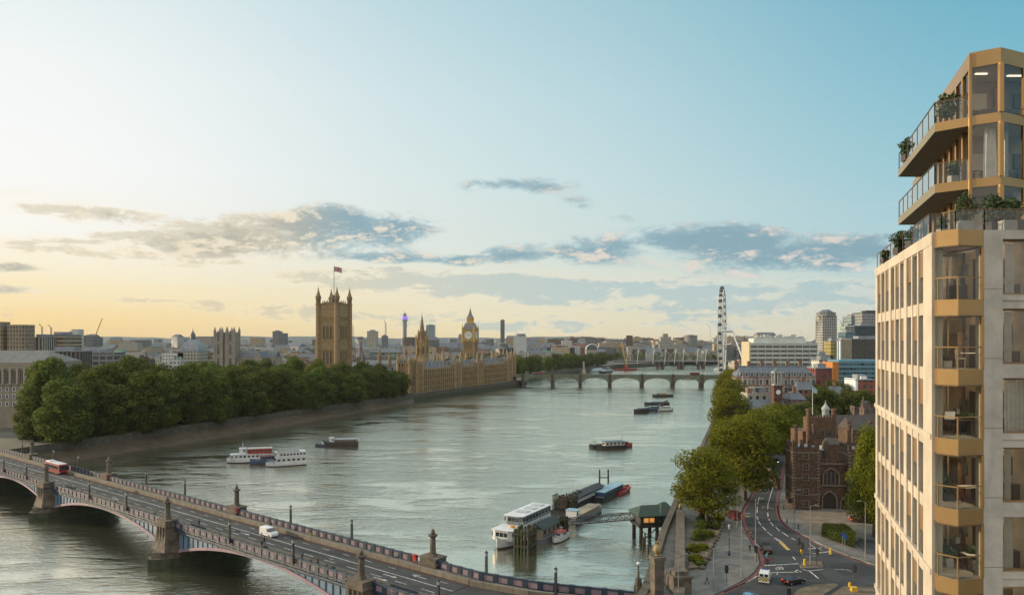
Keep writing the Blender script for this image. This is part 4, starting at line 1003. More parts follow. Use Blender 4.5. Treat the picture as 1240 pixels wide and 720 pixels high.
# embankment trees beyond the arched bridge on the left bank, one by one
emb = [(14,880),(21,957),(100,1160),(189,1364),(300,1500)]
for off_, n in ((14, 22), (36, 18)):
    for k in range(n):
        p = along(emb, 8+k*(500/n)+trr.uniform(-4,4))+Vector((-.92,.38))*(off_+trr.uniform(-4,4))
        tree(PF_[k % 3], p.x, p.y, ZW, trr.uniform(20,27), trr.uniform(19,25), f'embankment tree, {ordn[k]} from the arched bridge in the {"waterside" if off_ < 20 else "inland"} line', 'embankment trees beyond the arched bridge', 'embankment_tree')
# scattered city trees seen between roofs
for px, py, top, wp, lab in ((140,452,431,34,'round tree behind the garden near the long slab'),(160,450,432,30,'bushy tree left of the white roofed sheds'),(180,449,433,28,'tree before the white roofed sheds'),(250,452,430,30,'tree in front of the twin towered abbey'),(262,455,436,26,'small tree at the foot of the abbey tower'),
        (352,450,431,30,'tree at the east end of the abbey'),(372,447,432,22,'tree just left of the flagged tower'),(300,456,438,34,'tree below the abbey nave windows'),(655,441,424,30,'tall tree behind the embankment line near white block'),(110,440,428,26,'tree on the roofline behind the long slab'),(330,455,440,30,'low tree below the abbey east end')):
    D = Dz(py, ZW); tree(PF_[trr.randrange(3)], X(px,D), D, ZW, Z(top,D)-ZW, wp*D/FP, lab, 'city trees between roofs', 'city_tree')
for k in range(16):
    px = 740+k*9+trr.uniform(-3,3); D = 1620+trr.uniform(-40,60); tree(PF_[k % 3], X(px,D), D, ZW, trr.uniform(16,24), trr.uniform(18,26), f'far tree behind the white masted bridge, {ordn[k]} from the crane barge', 'trees behind the masted bridge', 'embankment_tree')
# ---------------------------------------------------------------- hills and city
HILL = mat('far_hill', (0.045,0.07,0.075), 0.95, 0.3, 0.004)
mb = MB(); n = 90
for row, (D, hs_) in enumerate(((5200,40),(6300,78),(7600,100),(9500,105))):
    pass
hr = [(4200,0),(5600,.55),(7000,1.0),(9500,.8)]
def hz(px, f):
    u = px/1240
    env = 62*exp(-((px-560)/330)**2)+52*exp(-((px-180)/200)**2)+20
    return ZW-2+f*(env+10*sin(px*.021)+7*sin(px*.047+1)+4*sin(px*.11))
for (D0_, f0), (D1_, f1) in zip(hr, hr[1:]):
    for i in range(n):
        p0, p1 = -300+1900*i/n, -300+1900*(i+1)/n
        mb.face([(X(p0,D0_),D0_,hz(p0,f0)),(X(p1,D0_),D0_,hz(p1,f0)),(X(p1,D1_),D1_,hz(p1,f1)),(X(p0,D1_),D1_,hz(p0,f1))], 0, None, True)
struct(mb, 'hills', HILL)

F = {}
F['warm'] = facade('warm_stone_facade', (0.40,0.31,0.20), bw=3.4, fh=3.6, wf=.42, hf=.5)
F['pale'] = facade('pale_stone_facade', (0.35,0.325,0.275), bw=3.2, fh=3.5, wf=.42, hf=.5)
F['grey'] = facade('grey_concrete_facade', (0.16,0.165,0.165), bw=3.0, fh=3.3, wf=.6, hf=.45)
F['red'] = facade('red_brick_facade', (0.19,0.095,0.068), bw=3.0, fh=3.4, wf=.4, hf=.5)
F['brown'] = facade('brown_brick_facade', (0.13,0.09,0.065), bw=3.0, fh=3.3, wf=.42, hf=.5)
F['white'] = facade('white_render_facade', (0.47,0.47,0.44), bw=3.2, fh=3.4, wf=.45, hf=.42)
F['blue'] = facade('blue_glass_facade', (0.09,0.17,0.21), (0.05,0.10,0.13), bw=1.8, fh=3.8, wf=.86, hf=.72, rough=.4)
F['dark'] = facade('dark_glass_facade', (0.045,0.05,0.055), (0.02,0.03,0.04), bw=2.4, fh=3.8, wf=.8, hf=.7, rough=.4)
ROOF = {'slate': SLATE, 'lead': LEAD, 'tar': mat('flat_felt_roof', (0.09,0.09,0.085), 0.95, 0.25, 0.15), 'copper': mat('green_copper_roof', (0.17,0.30,0.25), 0.7, 0.2, 0.3), 'tile': mat('red_tile_roof', (0.15,0.078,0.055), 0.9, 0.2, 0.5), 'white': mat('white_membrane_roof', (0.36,0.37,0.37), 0.8, 0.12, 0.2)}
CHIM = mat('chimney_brick', (0.20,0.12,0.08), 0.9, 0.2, 1.0)
LANDM = [(18,'the lattice office towers'),(95,'the pale twin slab towers'),(228,'the dark domed hall'),(275,'the twin towered abbey'),(335,'the pair of grey flats'),(403,'the flagged square tower'),(450,'the beige tower block'),(490,'the purple ringed mast tower'),(511,'the thin gothic spire'),(569,'the clock tower'),(607,'the dark slab skyscraper'),(630,'the drum topped white block'),(717,'the arched station roof'),(755,'the crane barge'),(790,'the stepped pale riverside block'),(837,'the round grey tower'),(875,'the observation wheel'),(950,'the white hospital slab'),(1005,'the grid fronted tower'),(1040,'the blue glass office')]
CW = {'warm':'honey stone','pale':'pale stone','grey':'grey concrete','red':'red brick','brown':'brown brick','white':'white rendered','blue':'blue glass','dark':'dark glass'}
RW = {'slate':'pitched slate roof','lead':'flat lead roof','tar':'flat dark roof','copper':'green copper roof','tile':'red tiled roof','white':'flat white roof'}
def city_block(px0, px1, ytop, D, fk, rk, label=None, depth=None, group=None, pitched=None, z0=ZW, rz=0.0, plant=True, seed=0, setback=False):
    """one building seen at pixel columns px0..px1 with its top at row ytop, D metres away"""
    r = random.Random(seed or int(px0*31+D)); x0, x1 = X(px0,D), X(px1,D); w = x1-x0; h = max(6, Z(ytop,D)-z0); d = depth or max(14, w*r.uniform(.5,.9))
    mb = MB(); pitched = (rk in ('slate','tile')) if pitched is None else pitched
    hr_ = min(h*.25, d*.3) if pitched else 0
    mb.box(0, d/2, 0, w, d, h-hr_, 0, 1)
    if pitched:
        mb.gable(0, d/2, h-hr_-.1, w+.6, d+.6, hr_, 1, 0, hip=min(w,d)*.25)
        for k in range(max(1, int(w/9))):
            mb.box(-w/2+w*(k+.5)/max(1,int(w/9)), d*.5+r.uniform(-1,1), h-hr_*.5, 1.6, .9, hr_*.5+2.2, 2)
    elif plant:
        for k in range(r.randint(4,8)):
            mb.box(r.uniform(-.36,.36)*w, d*r.uniform(.2,.75), h-.01*k, w*r.uniform(.05,.28), d*r.uniform(.1,.35), r.uniform(1.2,4.6), r.choice((0,0,1,2)), 1)
        for k in range(r.randint(0,3)): xx, yy = r.uniform(-.4,.4)*w, d*r.uniform(.2,.7); mb.bar((xx,yy,h),(xx,yy,h+r.uniform(4,9)),.3,2)
        mb.box(0, .2, h, w, .4, .9, 0); mb.box(-w/2+.2, d/2, h, .4, d-.9, .88, 0); mb.box(w/2-.2, d/2, h, .4, d-.9, .88, 0)
    return single(mb, 'city_building', [F[fk], ROOF[rk], CHIM], label, 'building', (X((px0+px1)/2,D), D, z0), rz, group)
cr = random.Random(2024)
def auto_label(px, D, fk, rk, h, w):
    sz = 'tall' if h > 38 else 'mid height' if h > 24 else 'low'
    wd = 'wide ' if w > 60 else 'narrow ' if w < 26 else ''
    ls = sorted(LANDM, key=lambda q: abs(q[0]-px))[:3]
    for lx, nm in ls:
        side = 'left' if px < lx else 'right'
        for far in (('far behind and ' if D > 1500 else ''), 'set '):
            lab = f'{wd}{sz} {CW[fk]} building with {RW[rk]}, {far}{side} of {nm}'
            if lab not in SEEN and len(lab.split()) <= 16: return lab
    return None
def rnd_block(px, D, zt, w, keys, roofs):
    for _ in range(30):
        fk, rk = cr.choice(keys), cr.choice(roofs)
        lab = auto_label(px, D, fk, rk, zt-ZW, w)
        if lab: break
    if not lab: return
    hw = w/2*FP/D
    if 205 < px < 345 and D < 900: zt = min(zt, 17)
    if 375 < px < 460 and D < 800: return
    city_block(px-hw, px+hw, HY+(HC-zt)*FP/D, D, fk, rk, lab, seed=cr.randrange(1,9999))
def bank_x(D, P):
    for a, b_ in zip(P, P[1:]):
        if a[1] <= D <= b_[1]: return a[0]+(b_[0]-a[0])*(D-a[1])/(b_[1]-a[1])
    return None
# generic city, nearer ranks on the left bank
WARMISH = ['warm','pale','pale','grey','grey','brown','white','pale','red']
for D, zlo, zhi, step, p0, p1 in ((560,18,25,26,66,250),(700,16,25,20,110,262),(860,18,27,16,80,380),(1020,18,30,15,70,480),(1230,20,33,12,60,560),(1500,22,38,11,60,620)):
    px = p0
    while px < p1:
        w = cr.uniform(22,58)*(1+D/3000)
        rnd_block(px, D+cr.uniform(-60,60), cr.uniform(zlo,zhi), w, WARMISH, ['slate','lead','tar','slate','copper','white','tile']); px += step*cr.uniform(.8,1.6)
# ranks behind the far river bend, catching the last sun
for D, zlo, zhi, step, p0, p1 in ((1780,24,46,9,700,910),(2050,34,56,9,630,930),(2450,40,66,9,620,940)):
    px = p0
    while px < p1:
        w = cr.uniform(24,62)
        rnd_block(px, D+cr.uniform(-60,60), cr.uniform(zlo,zhi), w, ['warm','pale','warm','brown','white','grey'], ['lead','tar','slate','copper','white']); px += step*cr.uniform(.8,1.5)
for D, zlo, zhi, step, p0, p1 in ((1300,22,42,10,620,690),(1000,24,40,12,985,1060),(1500,30,52,12,890,1060)):
    px = p0
    while px < p1:
        w = cr.uniform(24,50); rnd_block(px, D+cr.uniform(-60,60), cr.uniform(zlo,zhi), w, ['pale','grey','white','brown','dark','blue'], ['lead','tar','white','slate']); px += step*cr.uniform(.8,1.5)
# the far roofs nobody could count
mb = MB(); cr2 = random.Random(9)
for _ in range(2600):
    D = cr2.uniform(1650, 5200); px = cr2.uniform(-60, 1120)
    x = X(px, D); bl_ = bank_x(D, LB); 
    if bl_ is not None and D < 2000 and x > bl_+0: continue
    w, d, h = cr2.uniform(14,55), cr2.uniform(14,40), cr2.uniform(12,30)*(1.0 if cr2.random() < .93 else 2.0)
    mi = cr2.randrange(5); rz = cr2.uniform(-.5,.5); mb.box(x, D, ZW, w, d, h, mi, 5 if cr2.random() < .6 else 6, rz, False)
    if cr2.random() < .5: mb.gable(x, D, ZW+h, w, d, d*.28, 5, rz, hip=2)
struct(mb, 'far_rooftops', [F['pale'], F['grey'], F['warm'], F['brown'], F['white'], SLATE, LEAD], 'stuff')
# far green masses in the parks
mb = MB(); 
for _ in range(5200):
    D = cr2.choice((1350,1900,2600,3400))*cr2.uniform(.96,1.05); px = cr2.uniform(60, 640); x = X(px,D); g_ = sin(px*.043+D)*.5+.5
    p = Vector((x, D, ZW+cr2.uniform(6, 15+9*g_))); e = Vector((cr2.uniform(-1,1),cr2.uniform(-1,1),cr2.uniform(-1,1))).normalized(); f_ = e.cross(Vector((cr2.uniform(-1,1),cr2.uniform(-1,1),cr2.uniform(-1,1)))).normalized(); s = cr2.uniform(2,4.5)
    if g_ > .45: mb.face([p-e*s, p-f_*s, p+e*s, p+f_*s])
struct(mb, 'far_park_trees', [LEAFD], 'stuff')

def windows(parent, pts, w, h, d, name='window', frame=None, glass=DKGLASS, rz=0.0, arch=False, mull=True):
    """copies of one framed window: pts are local (x, y, z of the sill, rz)"""
    mb = MB(); fr = .12*w
    mb.box(-w/2+fr/2,0,0,fr,d,h,0); mb.box(w/2-fr/2,0,0,fr,d,h,0); mb.box(0,0,0,w-2*fr,d,fr,0); mb.box(0,0,h-fr,w-2*fr,d,fr,0)
    if mull: mb.box(0,0,fr,fr*.6,d*.8,h-2*fr,0)
    mb.face([(-w/2+fr,-d*.1,fr),(w/2-fr,-d*.1,fr),(w/2-fr,-d*.1,h-fr),(-w/2+fr,-d*.1,h-fr)], 1)
    if arch: mb.face([(-w/2,-d*.4,h-.003),(w/2,-d*.4,h-.003),(0,-d*.4,h+w*.7)], 1)
    me = mb.mesh(name, [frame or STONE, glass])
    for k, (x, y, z, a) in enumerate(pts[:100]): part(me, name, None, parent, None, (x,y,z), a)

def box_building(name, label, cat, px0, px1, ytop, D, fk, depth=20, z0=ZW, rz=0.0, extras=None, roof=None):
    w = X(px1,D)-X(px0,D); h = Z(ytop,D)-z0
    t = thing(name, label, cat, (X((px0+px1)/2,D), D, z0), rz); mb = MB(); mb.box(0, depth/2, 0, w, depth, h, 0, 1)
    part(mb, 'wall', [fk if not isinstance(fk, str) else F[fk], ROOF['tar']], t)
    mb = MB(); mb.box(0, depth/2, h, w+.6, depth+.6, .5, 0); mb.box(0, depth/2, h+.5, w*.5, depth*.5, 2.5, 0); part(mb, 'roof', roof or ROOF['lead'], t)
    return t, w, h
# ---- left foreground stone office block
STW = facade('stone_office_side', (0.40,0.36,0.29), bw=3.4, fh=3.9, wf=.36, hf=.5)
D = 372.0; xl, xr = -330.0, X(50,D); tz = Z(447,D)
oh = thing('stone_office', 'long pale stone office block with colonnade and slate roof at the left frame edge', 'office building', ((xl+xr)/2, D, ZW), radians(11))
w = xr-xl; h = tz-ZW
mb = MB(); mb.box(0,22,0,w,44,h,0,1); part(mb, 'wall', [mat('office_stone', (0.25,0.215,0.165), 0.85, 0.12, 0.3, stain=.3), ROOF['tar']], oh)
mb = MB(); mb.box(0,22,h+.02,w+1.6,45.6,1.0,0); mb.box(0,22,h+1.02,w-1,43,2.2,0); mb.box(0,22,h-8.4,w+.9,44.9,.6,0); part(mb, 'cornice', MATS['office_stone'], oh)
mb = MB(); mb.gable(0,22,h+3.2,w-1,42,6.0,0,0,hip=9); part(mb, 'roof', mat('grey_slab_slate', (0.15,0.145,0.135), 0.7, 0.2, 0.4), oh)
nb = 28
for k in range(nb):
    mb = MB(); x = w/2-2-k*3.3; mb.taper(x,-.75,h-7.8,h-.4,.55,.48,10,0,smooth=True); mb.box(x,-.75,h-.4,1.3,1.3,.42); part(mb, 'column', STONE, oh)
windows(oh, [(w/2-3.6-k*3.3, -.10, h-7.2-4.2-j*3.7, 0) for j in range(3) for k in range(22)], 1.5, 2.3, .3, frame=WHITE)
windows(oh, [(w/2-3.65-k*3.3, -.10, h-7.6, 0) for k in range(26)], 2.1, 7.0, .3, name='tall_window', frame=STONE, glass=mat('recess_shade_pane',(0.05,0.045,0.035),.5))  # tall panes coloured dark to give the recess shade between columns
windows(oh, [(w/2+.10, 4+k*3.6, h-7.2-j*3.8, pi/2) for j in range(5) for k in range(6)], 1.5, 2.3, .3, name='side_window', frame=WHITE)
# ---- lattice office towers and other blocks behind
LATT = facade('lattice_facade', (0.30,0.235,0.15), (0.05,0.05,0.045), bw=2.6, fh=3.4, wf=.55, hf=.72)
for px0, px1, yt, D, lab in ((-14,2.5,391,640,'lattice fronted office tower cut by the left frame edge'),(7,29.5,394.5,640,'rounded lattice fronted office tower on the left skyline'),(29.8,37,405,700,'small lattice fronted block right of the rounded tower')):
    w = X(px1,D)-X(px0,D); hh = Z(yt,D)-ZW; t = thing('office_tower', lab, 'office tower', (X((px0+px1)/2,D),D,ZW)); mb = MB(); r_ = w*.16
    P = []
    for cx_, cy_, a0 in ((w/2-r_,r_,-90),(w/2-r_,w-r_,0),(-w/2+r_,w-r_,90),(-w/2+r_,r_,180)):
        for k in range(5): a = radians(a0+22.5*k); P.append((cx_+r_*cos(a), cy_+r_*sin(a)))
    mb.prism(P, 0, hh, 0, 1); part(mb, 'wall', [LATT, ROOF['tar']], t)
    mb = MB()
    P2 = [(x*1.02, (y-w/2)*1.02+w/2) for x, y in P]; mb.prism(P2, hh, hh+1.2, 0); part(mb, 'parapet', mat('lattice_rim', (0.30,0.24,0.16), .8), t)
FINS = facade('finned_facade', (0.34,0.31,0.25), (0.04,0.045,0.05), bw=3.2, fh=30, wf=.5, hf=.92)
BANDF = facade('banded_facade', (0.33,0.26,0.17), (0.06,0.055,0.045), bw=30, fh=3.7, wf=1.0, hf=.5)
box_building('office_block','pale finned office block right of the rounded lattice tower','office building',34,52,408.5,660,FINS,24)
box_building('office_block','tan office block with horizontal window bands on the left skyline','office building',53.5,76,405.5,680,BANDF,30)
box_building('long_slab','long low grey slab with dark ribbed front behind the garden trees','office building',52,97,425.5,470,facade('slab_ribs',(0.13,0.13,0.12),(0.03,0.03,0.03),bw=2.5,fh=40,wf=.7,hf=1.0),16, rz=radians(8))
box_building('long_slab','long grey open framed slab behind the garden trees, right one','office building',96,139,427,560,facade('slab_frames',(0.19,0.195,0.185),(0.03,0.035,0.04),bw=5,fh=4.2,wf=.8,hf=.6),18, rz=radians(6))
t, w, h = box_building('tower_block','pale twin slab flats on the far left skyline','flats',80,87.5,402.5,1700,'white',24); mb = MB(); mb.box(w*.95,10,0,w*1.1,22,h*1.12,0,1); part(mb,'wing',[F['white'],ROOF['tar']],t)
t, w, h = box_building('tower_block','lower blue grey flats right of the pale twin slabs','flats',98.5,113,406.5,1800,'grey',24)
t, w, h = box_building('tower_block','pair of grey flats on the skyline behind the abbey roof','flats',330,338.3,401,2100,'grey',30); mb = MB(); mb.box(w*.95,10,0,w*.9,26,h*.93,0,1); part(mb,'wing',[F['grey'],ROOF['tar']],t)
box_building('tower_block','beige tower block right of the flagged square tower','flats',444.5,455.5,401,1500,facade('beige_flats',(0.40,0.37,0.30),bw=3,fh=3.1,wf=.55,hf=.4),24)
box_building('tower_block','small grey block left of the purple ringed tower','flats',462,468,406.5,1800,'grey',24)
box_building('office_tower','blue green glass tower right of the thin gothic spire','office tower',516,526,393.5,2900,facade('teal_tower',(0.20,0.26,0.27),(0.08,0.12,0.13),bw=4,fh=4,wf=.7,hf=.6),40)
box_building('office_tower','dark slab skyscraper right of the clock tower','office tower',606,611,387.5,2300,facade('dark_slab',(0.15,0.155,0.16),(0.05,0.055,0.06),bw=3.5,fh=3.6,wf=.5,hf=.6),30)
t, w, h = box_building('office_block','white block topped by a wide grey drum beyond the clock tower','office building',622,637.5,407,1250,facade('white_grid',(0.60,0.62,0.62),(0.1,0.12,0.13),bw=3,fh=3.4,wf=.45,hf=.5),22); mb = MB(); mb.taper(0,11,h+.5,h+4.5,w*.46,w*.44,20,0); part(mb,'drum',LEAD,t)
box_building('office_block','plain white rendered block just right of the palace end','office building',627,636,427,990,'white',22)
box_building('office_block','pale stone ministry block with copper roof behind the embankment trees','office building',634,682,426.5,1180,'pale',30,roof=ROOF['copper'])
t, w, h = box_building('tower_block','round grey concrete tower beyond the masted bridge','office tower',829.5,844.5,406.5,2000,'grey',10); mb = MB(); mb.taper(0,5,0,h+1.0,w*.52,w*.52,22,0,smooth=True); mb.taper(0,5,h+1.0,h+1.6,w*.54,w*.54,22,1); part(mb,'drum',[facade('round_tower',(0.26,0.255,0.24),bw=3,fh=3.6,wf=.6,hf=.45),ROOF['tar']],t)
t, w, h = box_building('hotel_block','long honey stone riverside hotel beyond the masted bridge','hotel',765,786,417,1850,'warm',30)
t, w, h = box_building('office_block','stepped pale stone riverside block with clock beyond the masted bridge','office building',797,817,413,1850,'pale',34); mb = MB(); mb.box(0,17,h,w*.62,22,11,0,1); mb.box(0,17,h+11,w*.3,14,8,0,1); part(mb,'stepped_top',[F['pale'],ROOF['tar']],t)
box_building('office_block','pale classical river front right of the stepped stone block','office building',819,846,421,1900,'pale',30)
box_building('office_block','sunlit honey stone block left of the riverside hotel','office building',742,764,416,1800,'warm',30)
box_building('office_block','dark grey embankment office just left of the sunlit hotel','office building',722,742,420,1750,'grey',30)
# arched station roof
D = 1500; t = thing('railway_station','railway station office with great arched glass front beyond the embankment trees','railway station',(X(717,D),D,ZW))
w = X(724,D)-X(710,D); mb = MB(); hh = Z(423,D)-ZW; mb.box(0,14,0,w,28,hh,0,1); part(mb,'wall',[F['pale'],ROOF['tar']],t)
mb = MB(); P = [(w/2*cos(a), hh+w*.48*sin(a)) for a in [pi*k/14 for k in range(15)]]
mb.face([(x,0,z) for x, z in P]); mb.face([(x,28,z) for x, z in P[::-1]])
for (xa,za),(xb,zb) in zip(P,P[1:]): mb.face([(xa,0,za),(xa,28,za),(xb,28,zb),(xb,0,zb)][::-1],1)
part(mb,'arched_roof',[glass_mat('station_glass',(0.05,0.07,0.08)),LEAD],t)
mb = MB()
for (xa,za),(xb,zb) in zip(P,P[1:]): mb.bar((xa,-.4,za),(xb,-.4,zb),1.6)
part(mb,'arch_rim',WHITE,t)
for k, (px0,px1,yt,D,fk,rk,lab) in enumerate(((640,660,424,1100,'pale','slate','slate roofed government range left of the tall embankment tree'),(664,700,418,1450,'brown','slate','gabled brown mansion blocks behind the embankment trees'),(668,690,421,1250,'warm','copper','honey stone club building with green roof above the trees'),(692,712,416,1600,'red','tile','red brick turreted mansions left of the arched station'),
    (143,166,415,1400,'pale','lead','wide pale block right of the long slabs'),(196,222,428,760,'white','white','white roofed low sheds left of the domed hall'),(205,219,436,640,'white','copper','low shed with green roof before the domed hall'),(166,178,436,600,'brown','tar','small brown block among trees behind the garden'),(1009,1016,437,640,'warm','tar','narrow orange clad stair tower beside the blue glass office'),(885,904,416,1500,'pale','lead','pale office ranges just right of the wheel'))):
    city_block(px0,px1,yt,D,fk,rk,lab)
# ---- domed hall
D = 760; t = thing('domed_hall','pale hall with big square lead dome and lantern left of the abbey','hall',(X(228,D),D,ZW))
w = X(241,D)-X(215,D); hz_ = Z(425,D)-ZW; mb = MB(); mb.box(0,w/2,0,w,w,hz_,0,1); part(mb,'wall',[F['pale'],LEAD],t)
mb = MB(); mb.lathe(0,w/2,[(w*.66,hz_),(w*.62,hz_+3),(w*.50,hz_+7),(w*.30,hz_+10.5),(w*.16,hz_+12)],4,0,False); part(mb,'dome',LEAD,t)
mb = MB(); mb.taper(0,w/2,hz_+12,hz_+16,2.6,2.4,8); mb.lathe(0,w/2,[(2.8,hz_+16),(2.2,hz_+18),(.8,hz_+20),(.3,hz_+22),(.05,hz_+25)],8); part(mb,'lantern',SLATE,t)
# ---- twin towered abbey
AB = mat('abbey_stone',(0.27,0.24,0.20),0.85,0.15,0.3,stain=.3)
D = 690; sc = D/FP; t = thing('abbey','pale gothic abbey with two pinnacled west towers and long slate roofed nave','abbey',(X(275,D),D,ZW),radians(-14))
th_ = Z(402,D)-ZW; tw = 11.0*sc
mb = MB(); mb.box(0,1.0,0,9*sc,tw*.8,th_*.82,0); mb.gable(0,1.0,th_*.82,9*sc,tw*.8,3,0,pi/2); part(mb,'west_gable',AB,t)
for x in (-8.2*sc, 8.2*sc):
    mb = MB(); mb.box(x,0,0,tw,tw,th_,0)
    for sx in (-1,1):
        for sy in (-1,1):
            mb.box(x+sx*tw*.46,sy*tw*.46,0,tw*.2,tw*.2,th_+1.2,0); mb.taper(x+sx*tw*.46,sy*tw*.46,th_+1.2,th_+5.2,tw*.15,.05,4)
    for zz in (.32,.55,.8,.98): mb.box(x,0,th_*zz,tw*1.06,tw*1.06,.6,0)
    part(mb,'west_tower',AB,t)
    windows(t,[(x,-tw*.51,th_*.60,0),(x,-tw*.51,th_*.84,0),(x,-tw*.51,th_*.36,0)],tw*.34,th_*.15,.4,'tower_window',AB,arch=True)
nl_ = 52*sc; zr = Z(432,D)-ZW; xo = 14*sc
mb = MB(); mb.box(xo+nl_/2,6,0,nl_,13*sc,zr,0); mb.box(xo+nl_/2,-7*sc+6,0,nl_,7*sc,zr*.55,0)
for k in range(12): mb.box(xo+2+k*nl_/12,-10*sc+6,0,1.2,2.5,zr*.8,0); mb.taper(xo+2+k*nl_/12,-10*sc+6,zr*.8,zr*.8+4,.9,.05,4)
part(mb,'nave',AB,t)
windows(t,[(xo+4.2+k*nl_/12,6-6.6*sc,zr*.6,0) for k in range(11)]+[(xo+4.2+k*nl_/12,6-10.6*sc,zr*.15,0) for k in range(11)],2.0,zr*.28,.4,'nave_window',AB,arch=True)
mb = MB(); mb.gable(xo+nl_/2-1,6,zr,nl_,14*sc,7.5*sc,0); part(mb,'nave_roof',SLATE,t)
mb = MB(); mb.box(xo+nl_*.68,2,0,11*sc,30*sc,zr,0); mb.gable(xo+nl_*.68,2,zr,30*sc,11*sc,7*sc,1,pi/2,mg=0); part(mb,'transept',[AB,SLATE],t)
# ---- helper for gothic stonework
def turret(mb, x, y, z0, z1, r, m=0, sp=None, n=8):
    h = z1-z0; sp = sp or r*4.5
    mb.taper(x,y,z0,z1,r,r,n,m); mb.taper(x,y,z1,z1+.5,r*1.25,r*1.25,n,m); mb.taper(x,y,z1+.5,z1+.5+sp,r*.95,.06,n,m); 
def pinn(mb, x, y, z, h, r, m=0): mb.taper(x,y,z,z+h*.45,r,r,4,m); mb.taper(x,y,z+h*.45,z+h,r*1.2,.03,4,m)
GOTHG = mat('leaded_window_glass',(0.025,0.022,0.02),.6,.2,2.0)
# ---- great square tower with flag
D = 572; s_ = 17.0; RV = atan2(0.93,0.36)-pi/2
t = thing('square_tower','massive gothic stone tower with corner turrets and union flag on a mast','tower',(X(404.5,D+8),D+8,ZW),RV)
hT = Z(369,D)-ZW; a = s_/2
mb = MB(); mb.box(0,0,0,s_,s_,hT,0,1)
for zz in (12,17,24,38,42,hT-13.5,hT-9,hT-3): mb.box(0,0,zz,s_+.5,s_+.5,.7,0)
for side in range(4):
    an = side*pi/2
    for k in range(13):
        u = -a+2.2+k*(s_-4.4)/12
        for z0_, z1_ in ((24.7,38),(43,57),(hT-12.6,hT-9.1)):
            if 2 < k < 10 and z1_-z0_ > 5 and k not in (2,4,6,8,10) : continue
            x_, y_ = u, -a-.12; mb.box(x_*cos(an)-y_*sin(an), x_*sin(an)+y_*cos(an), z0_, .35,.35,z1_-z0_,0,None,an)
    for k in range(9):
        u = -a+2.6+k*(s_-5.2)/8; x_, y_ = u, -a; mb.box(x_*cos(an)-y_*sin(an), x_*sin(an)+y_*cos(an), hT, .9,.6,1.5,0,None,an)
    for k in (-2.6, 0, 2.6): pinn(mb,(k*cos(an)+(a)*sin(an)),(k*sin(an)-a*cos(an)),hT,4.2,.5)
part(mb,'shaft',[BUFF,LEAD],t)
for sx in (-1,1):
    for sy in (-1,1):
        mb = MB(); zt_ = Z(361.5,D)-ZW; x_, y_ = sx*a, sy*a
        mb.taper(x_,y_,0,hT,2.15,2.0,8); mb.taper(x_,y_,hT,hT+.8,2.4,2.4,8)
        for q in range(8): mb.box(x_+1.5*cos(q*pi/4),y_+1.5*sin(q*pi/4),hT+.8,.5,.5,zt_-hT-1.2,0)
        mb.taper(x_,y_,zt_-.4,zt_+.4,2.1,2.1,8); mb.lathe(x_,y_,[(1.7,zt_+.4),(1.75,zt_+2.0),(1.25,zt_+4.2),(.7,zt_+6.0),(.35,zt_+7.5),(.5,zt_+8.0),(.08,zt_+8.6),(.06,zt_+11)],8,0,False)
        for q in range(8): pinn(mb,x_+1.9*cos(q*pi/4),y_+1.9*sin(q*pi/4),zt_+.4,2.2,.28)
        part(mb,'corner_turret',mat('turret_stone',(0.24,0.165,0.085),.85,.2,.5),t)
pts = []
for side in range(4):
    an = side*pi/2
    for k in (-1,0,1):
        for zz in (26.5, 45.5):
            x_, y_ = k*3.4, -a-.12; pts.append((x_*cos(an)-y_*sin(an), x_*sin(an)+y_*cos(an), zz, an))
windows(t,pts,2.3,10.5,.4,'tall_window',BUFF,GOTHG)
mb = MB(); zr = hT; mb.taper(0,0,zr,zr+2.5,10.5,7.0,4,0,pi/4); mb.taper(0,0,zr+2.5,zr+8,2.2,1.6,8,0); mb.taper(0,0,zr+8,Z(319.5,D)-ZW,.26,.14,8,0); part(mb,'flag_mast',IRON,t)
def flag_mat():
    m = bpy.data.materials.new('union_flag_cloth'); m.use_nodes = True; t = NT(m.node_tree); p = t.n['Principled BSDF']
    u, v, _ = t.sep(t.new('ShaderNodeUVMap').outputs[0]); au = t.m('ABSOLUTE', t.m('SUBTRACT', u, .5)); av = t.m('ABSOLUTE', t.m('SUBTRACT', v, .5))
    dg = t.m('ABSOLUTE', t.m('SUBTRACT', au, av)); c = t.mix(t.m('LESS_THAN', dg, .11), (0.02,0.03,0.12,1), (0.6,0.6,0.6,1)); c = t.mix(t.m('LESS_THAN', dg, .04), c, (0.42,0.03,0.04,1))
    cr_ = t.m('MAXIMUM', t.m('LESS_THAN', t.m('MULTIPLY', au, 2.0), .34), t.m('LESS_THAN', av, .17)); c = t.mix(cr_, c, (0.6,0.6,0.6,1)); cr_ = t.m('MAXIMUM', t.m('LESS_THAN', t.m('MULTIPLY', au, 2.0), .2), t.m('LESS_THAN', av, .10)); c = t.mix(cr_, c, (0.42,0.03,0.04,1))
    t.put(p.inputs['Base Color'], c); p.inputs['Roughness'].default_value = .9; return m
mb = MB(); zt_ = Z(321.5,D)-ZW; fl_, fh_ = 5.8, 3.9
for k in range(12):
    u0, u1 = k/12, (k+1)/12; f_ = lambda u: (u*fl_+.2, .5*sin(u*7)*u, -1.2*u*u)
    (x0_,y0_,d0_), (x1_,y1_,d1_) = f_(u0), f_(u1)
    mb.face([(x0_,y0_,zt_-fh_+d0_),(x1_,y1_,zt_-fh_+d1_),(x1_,y1_,zt_+d1_),(x0_,y0_,zt_+d0_)],0,[(u0,0),(u1,0),(u1,1),(u0,1)],True)
o = part(mb,'flag',flag_mat(),t); o.rotation_euler = (0,0,-RV)
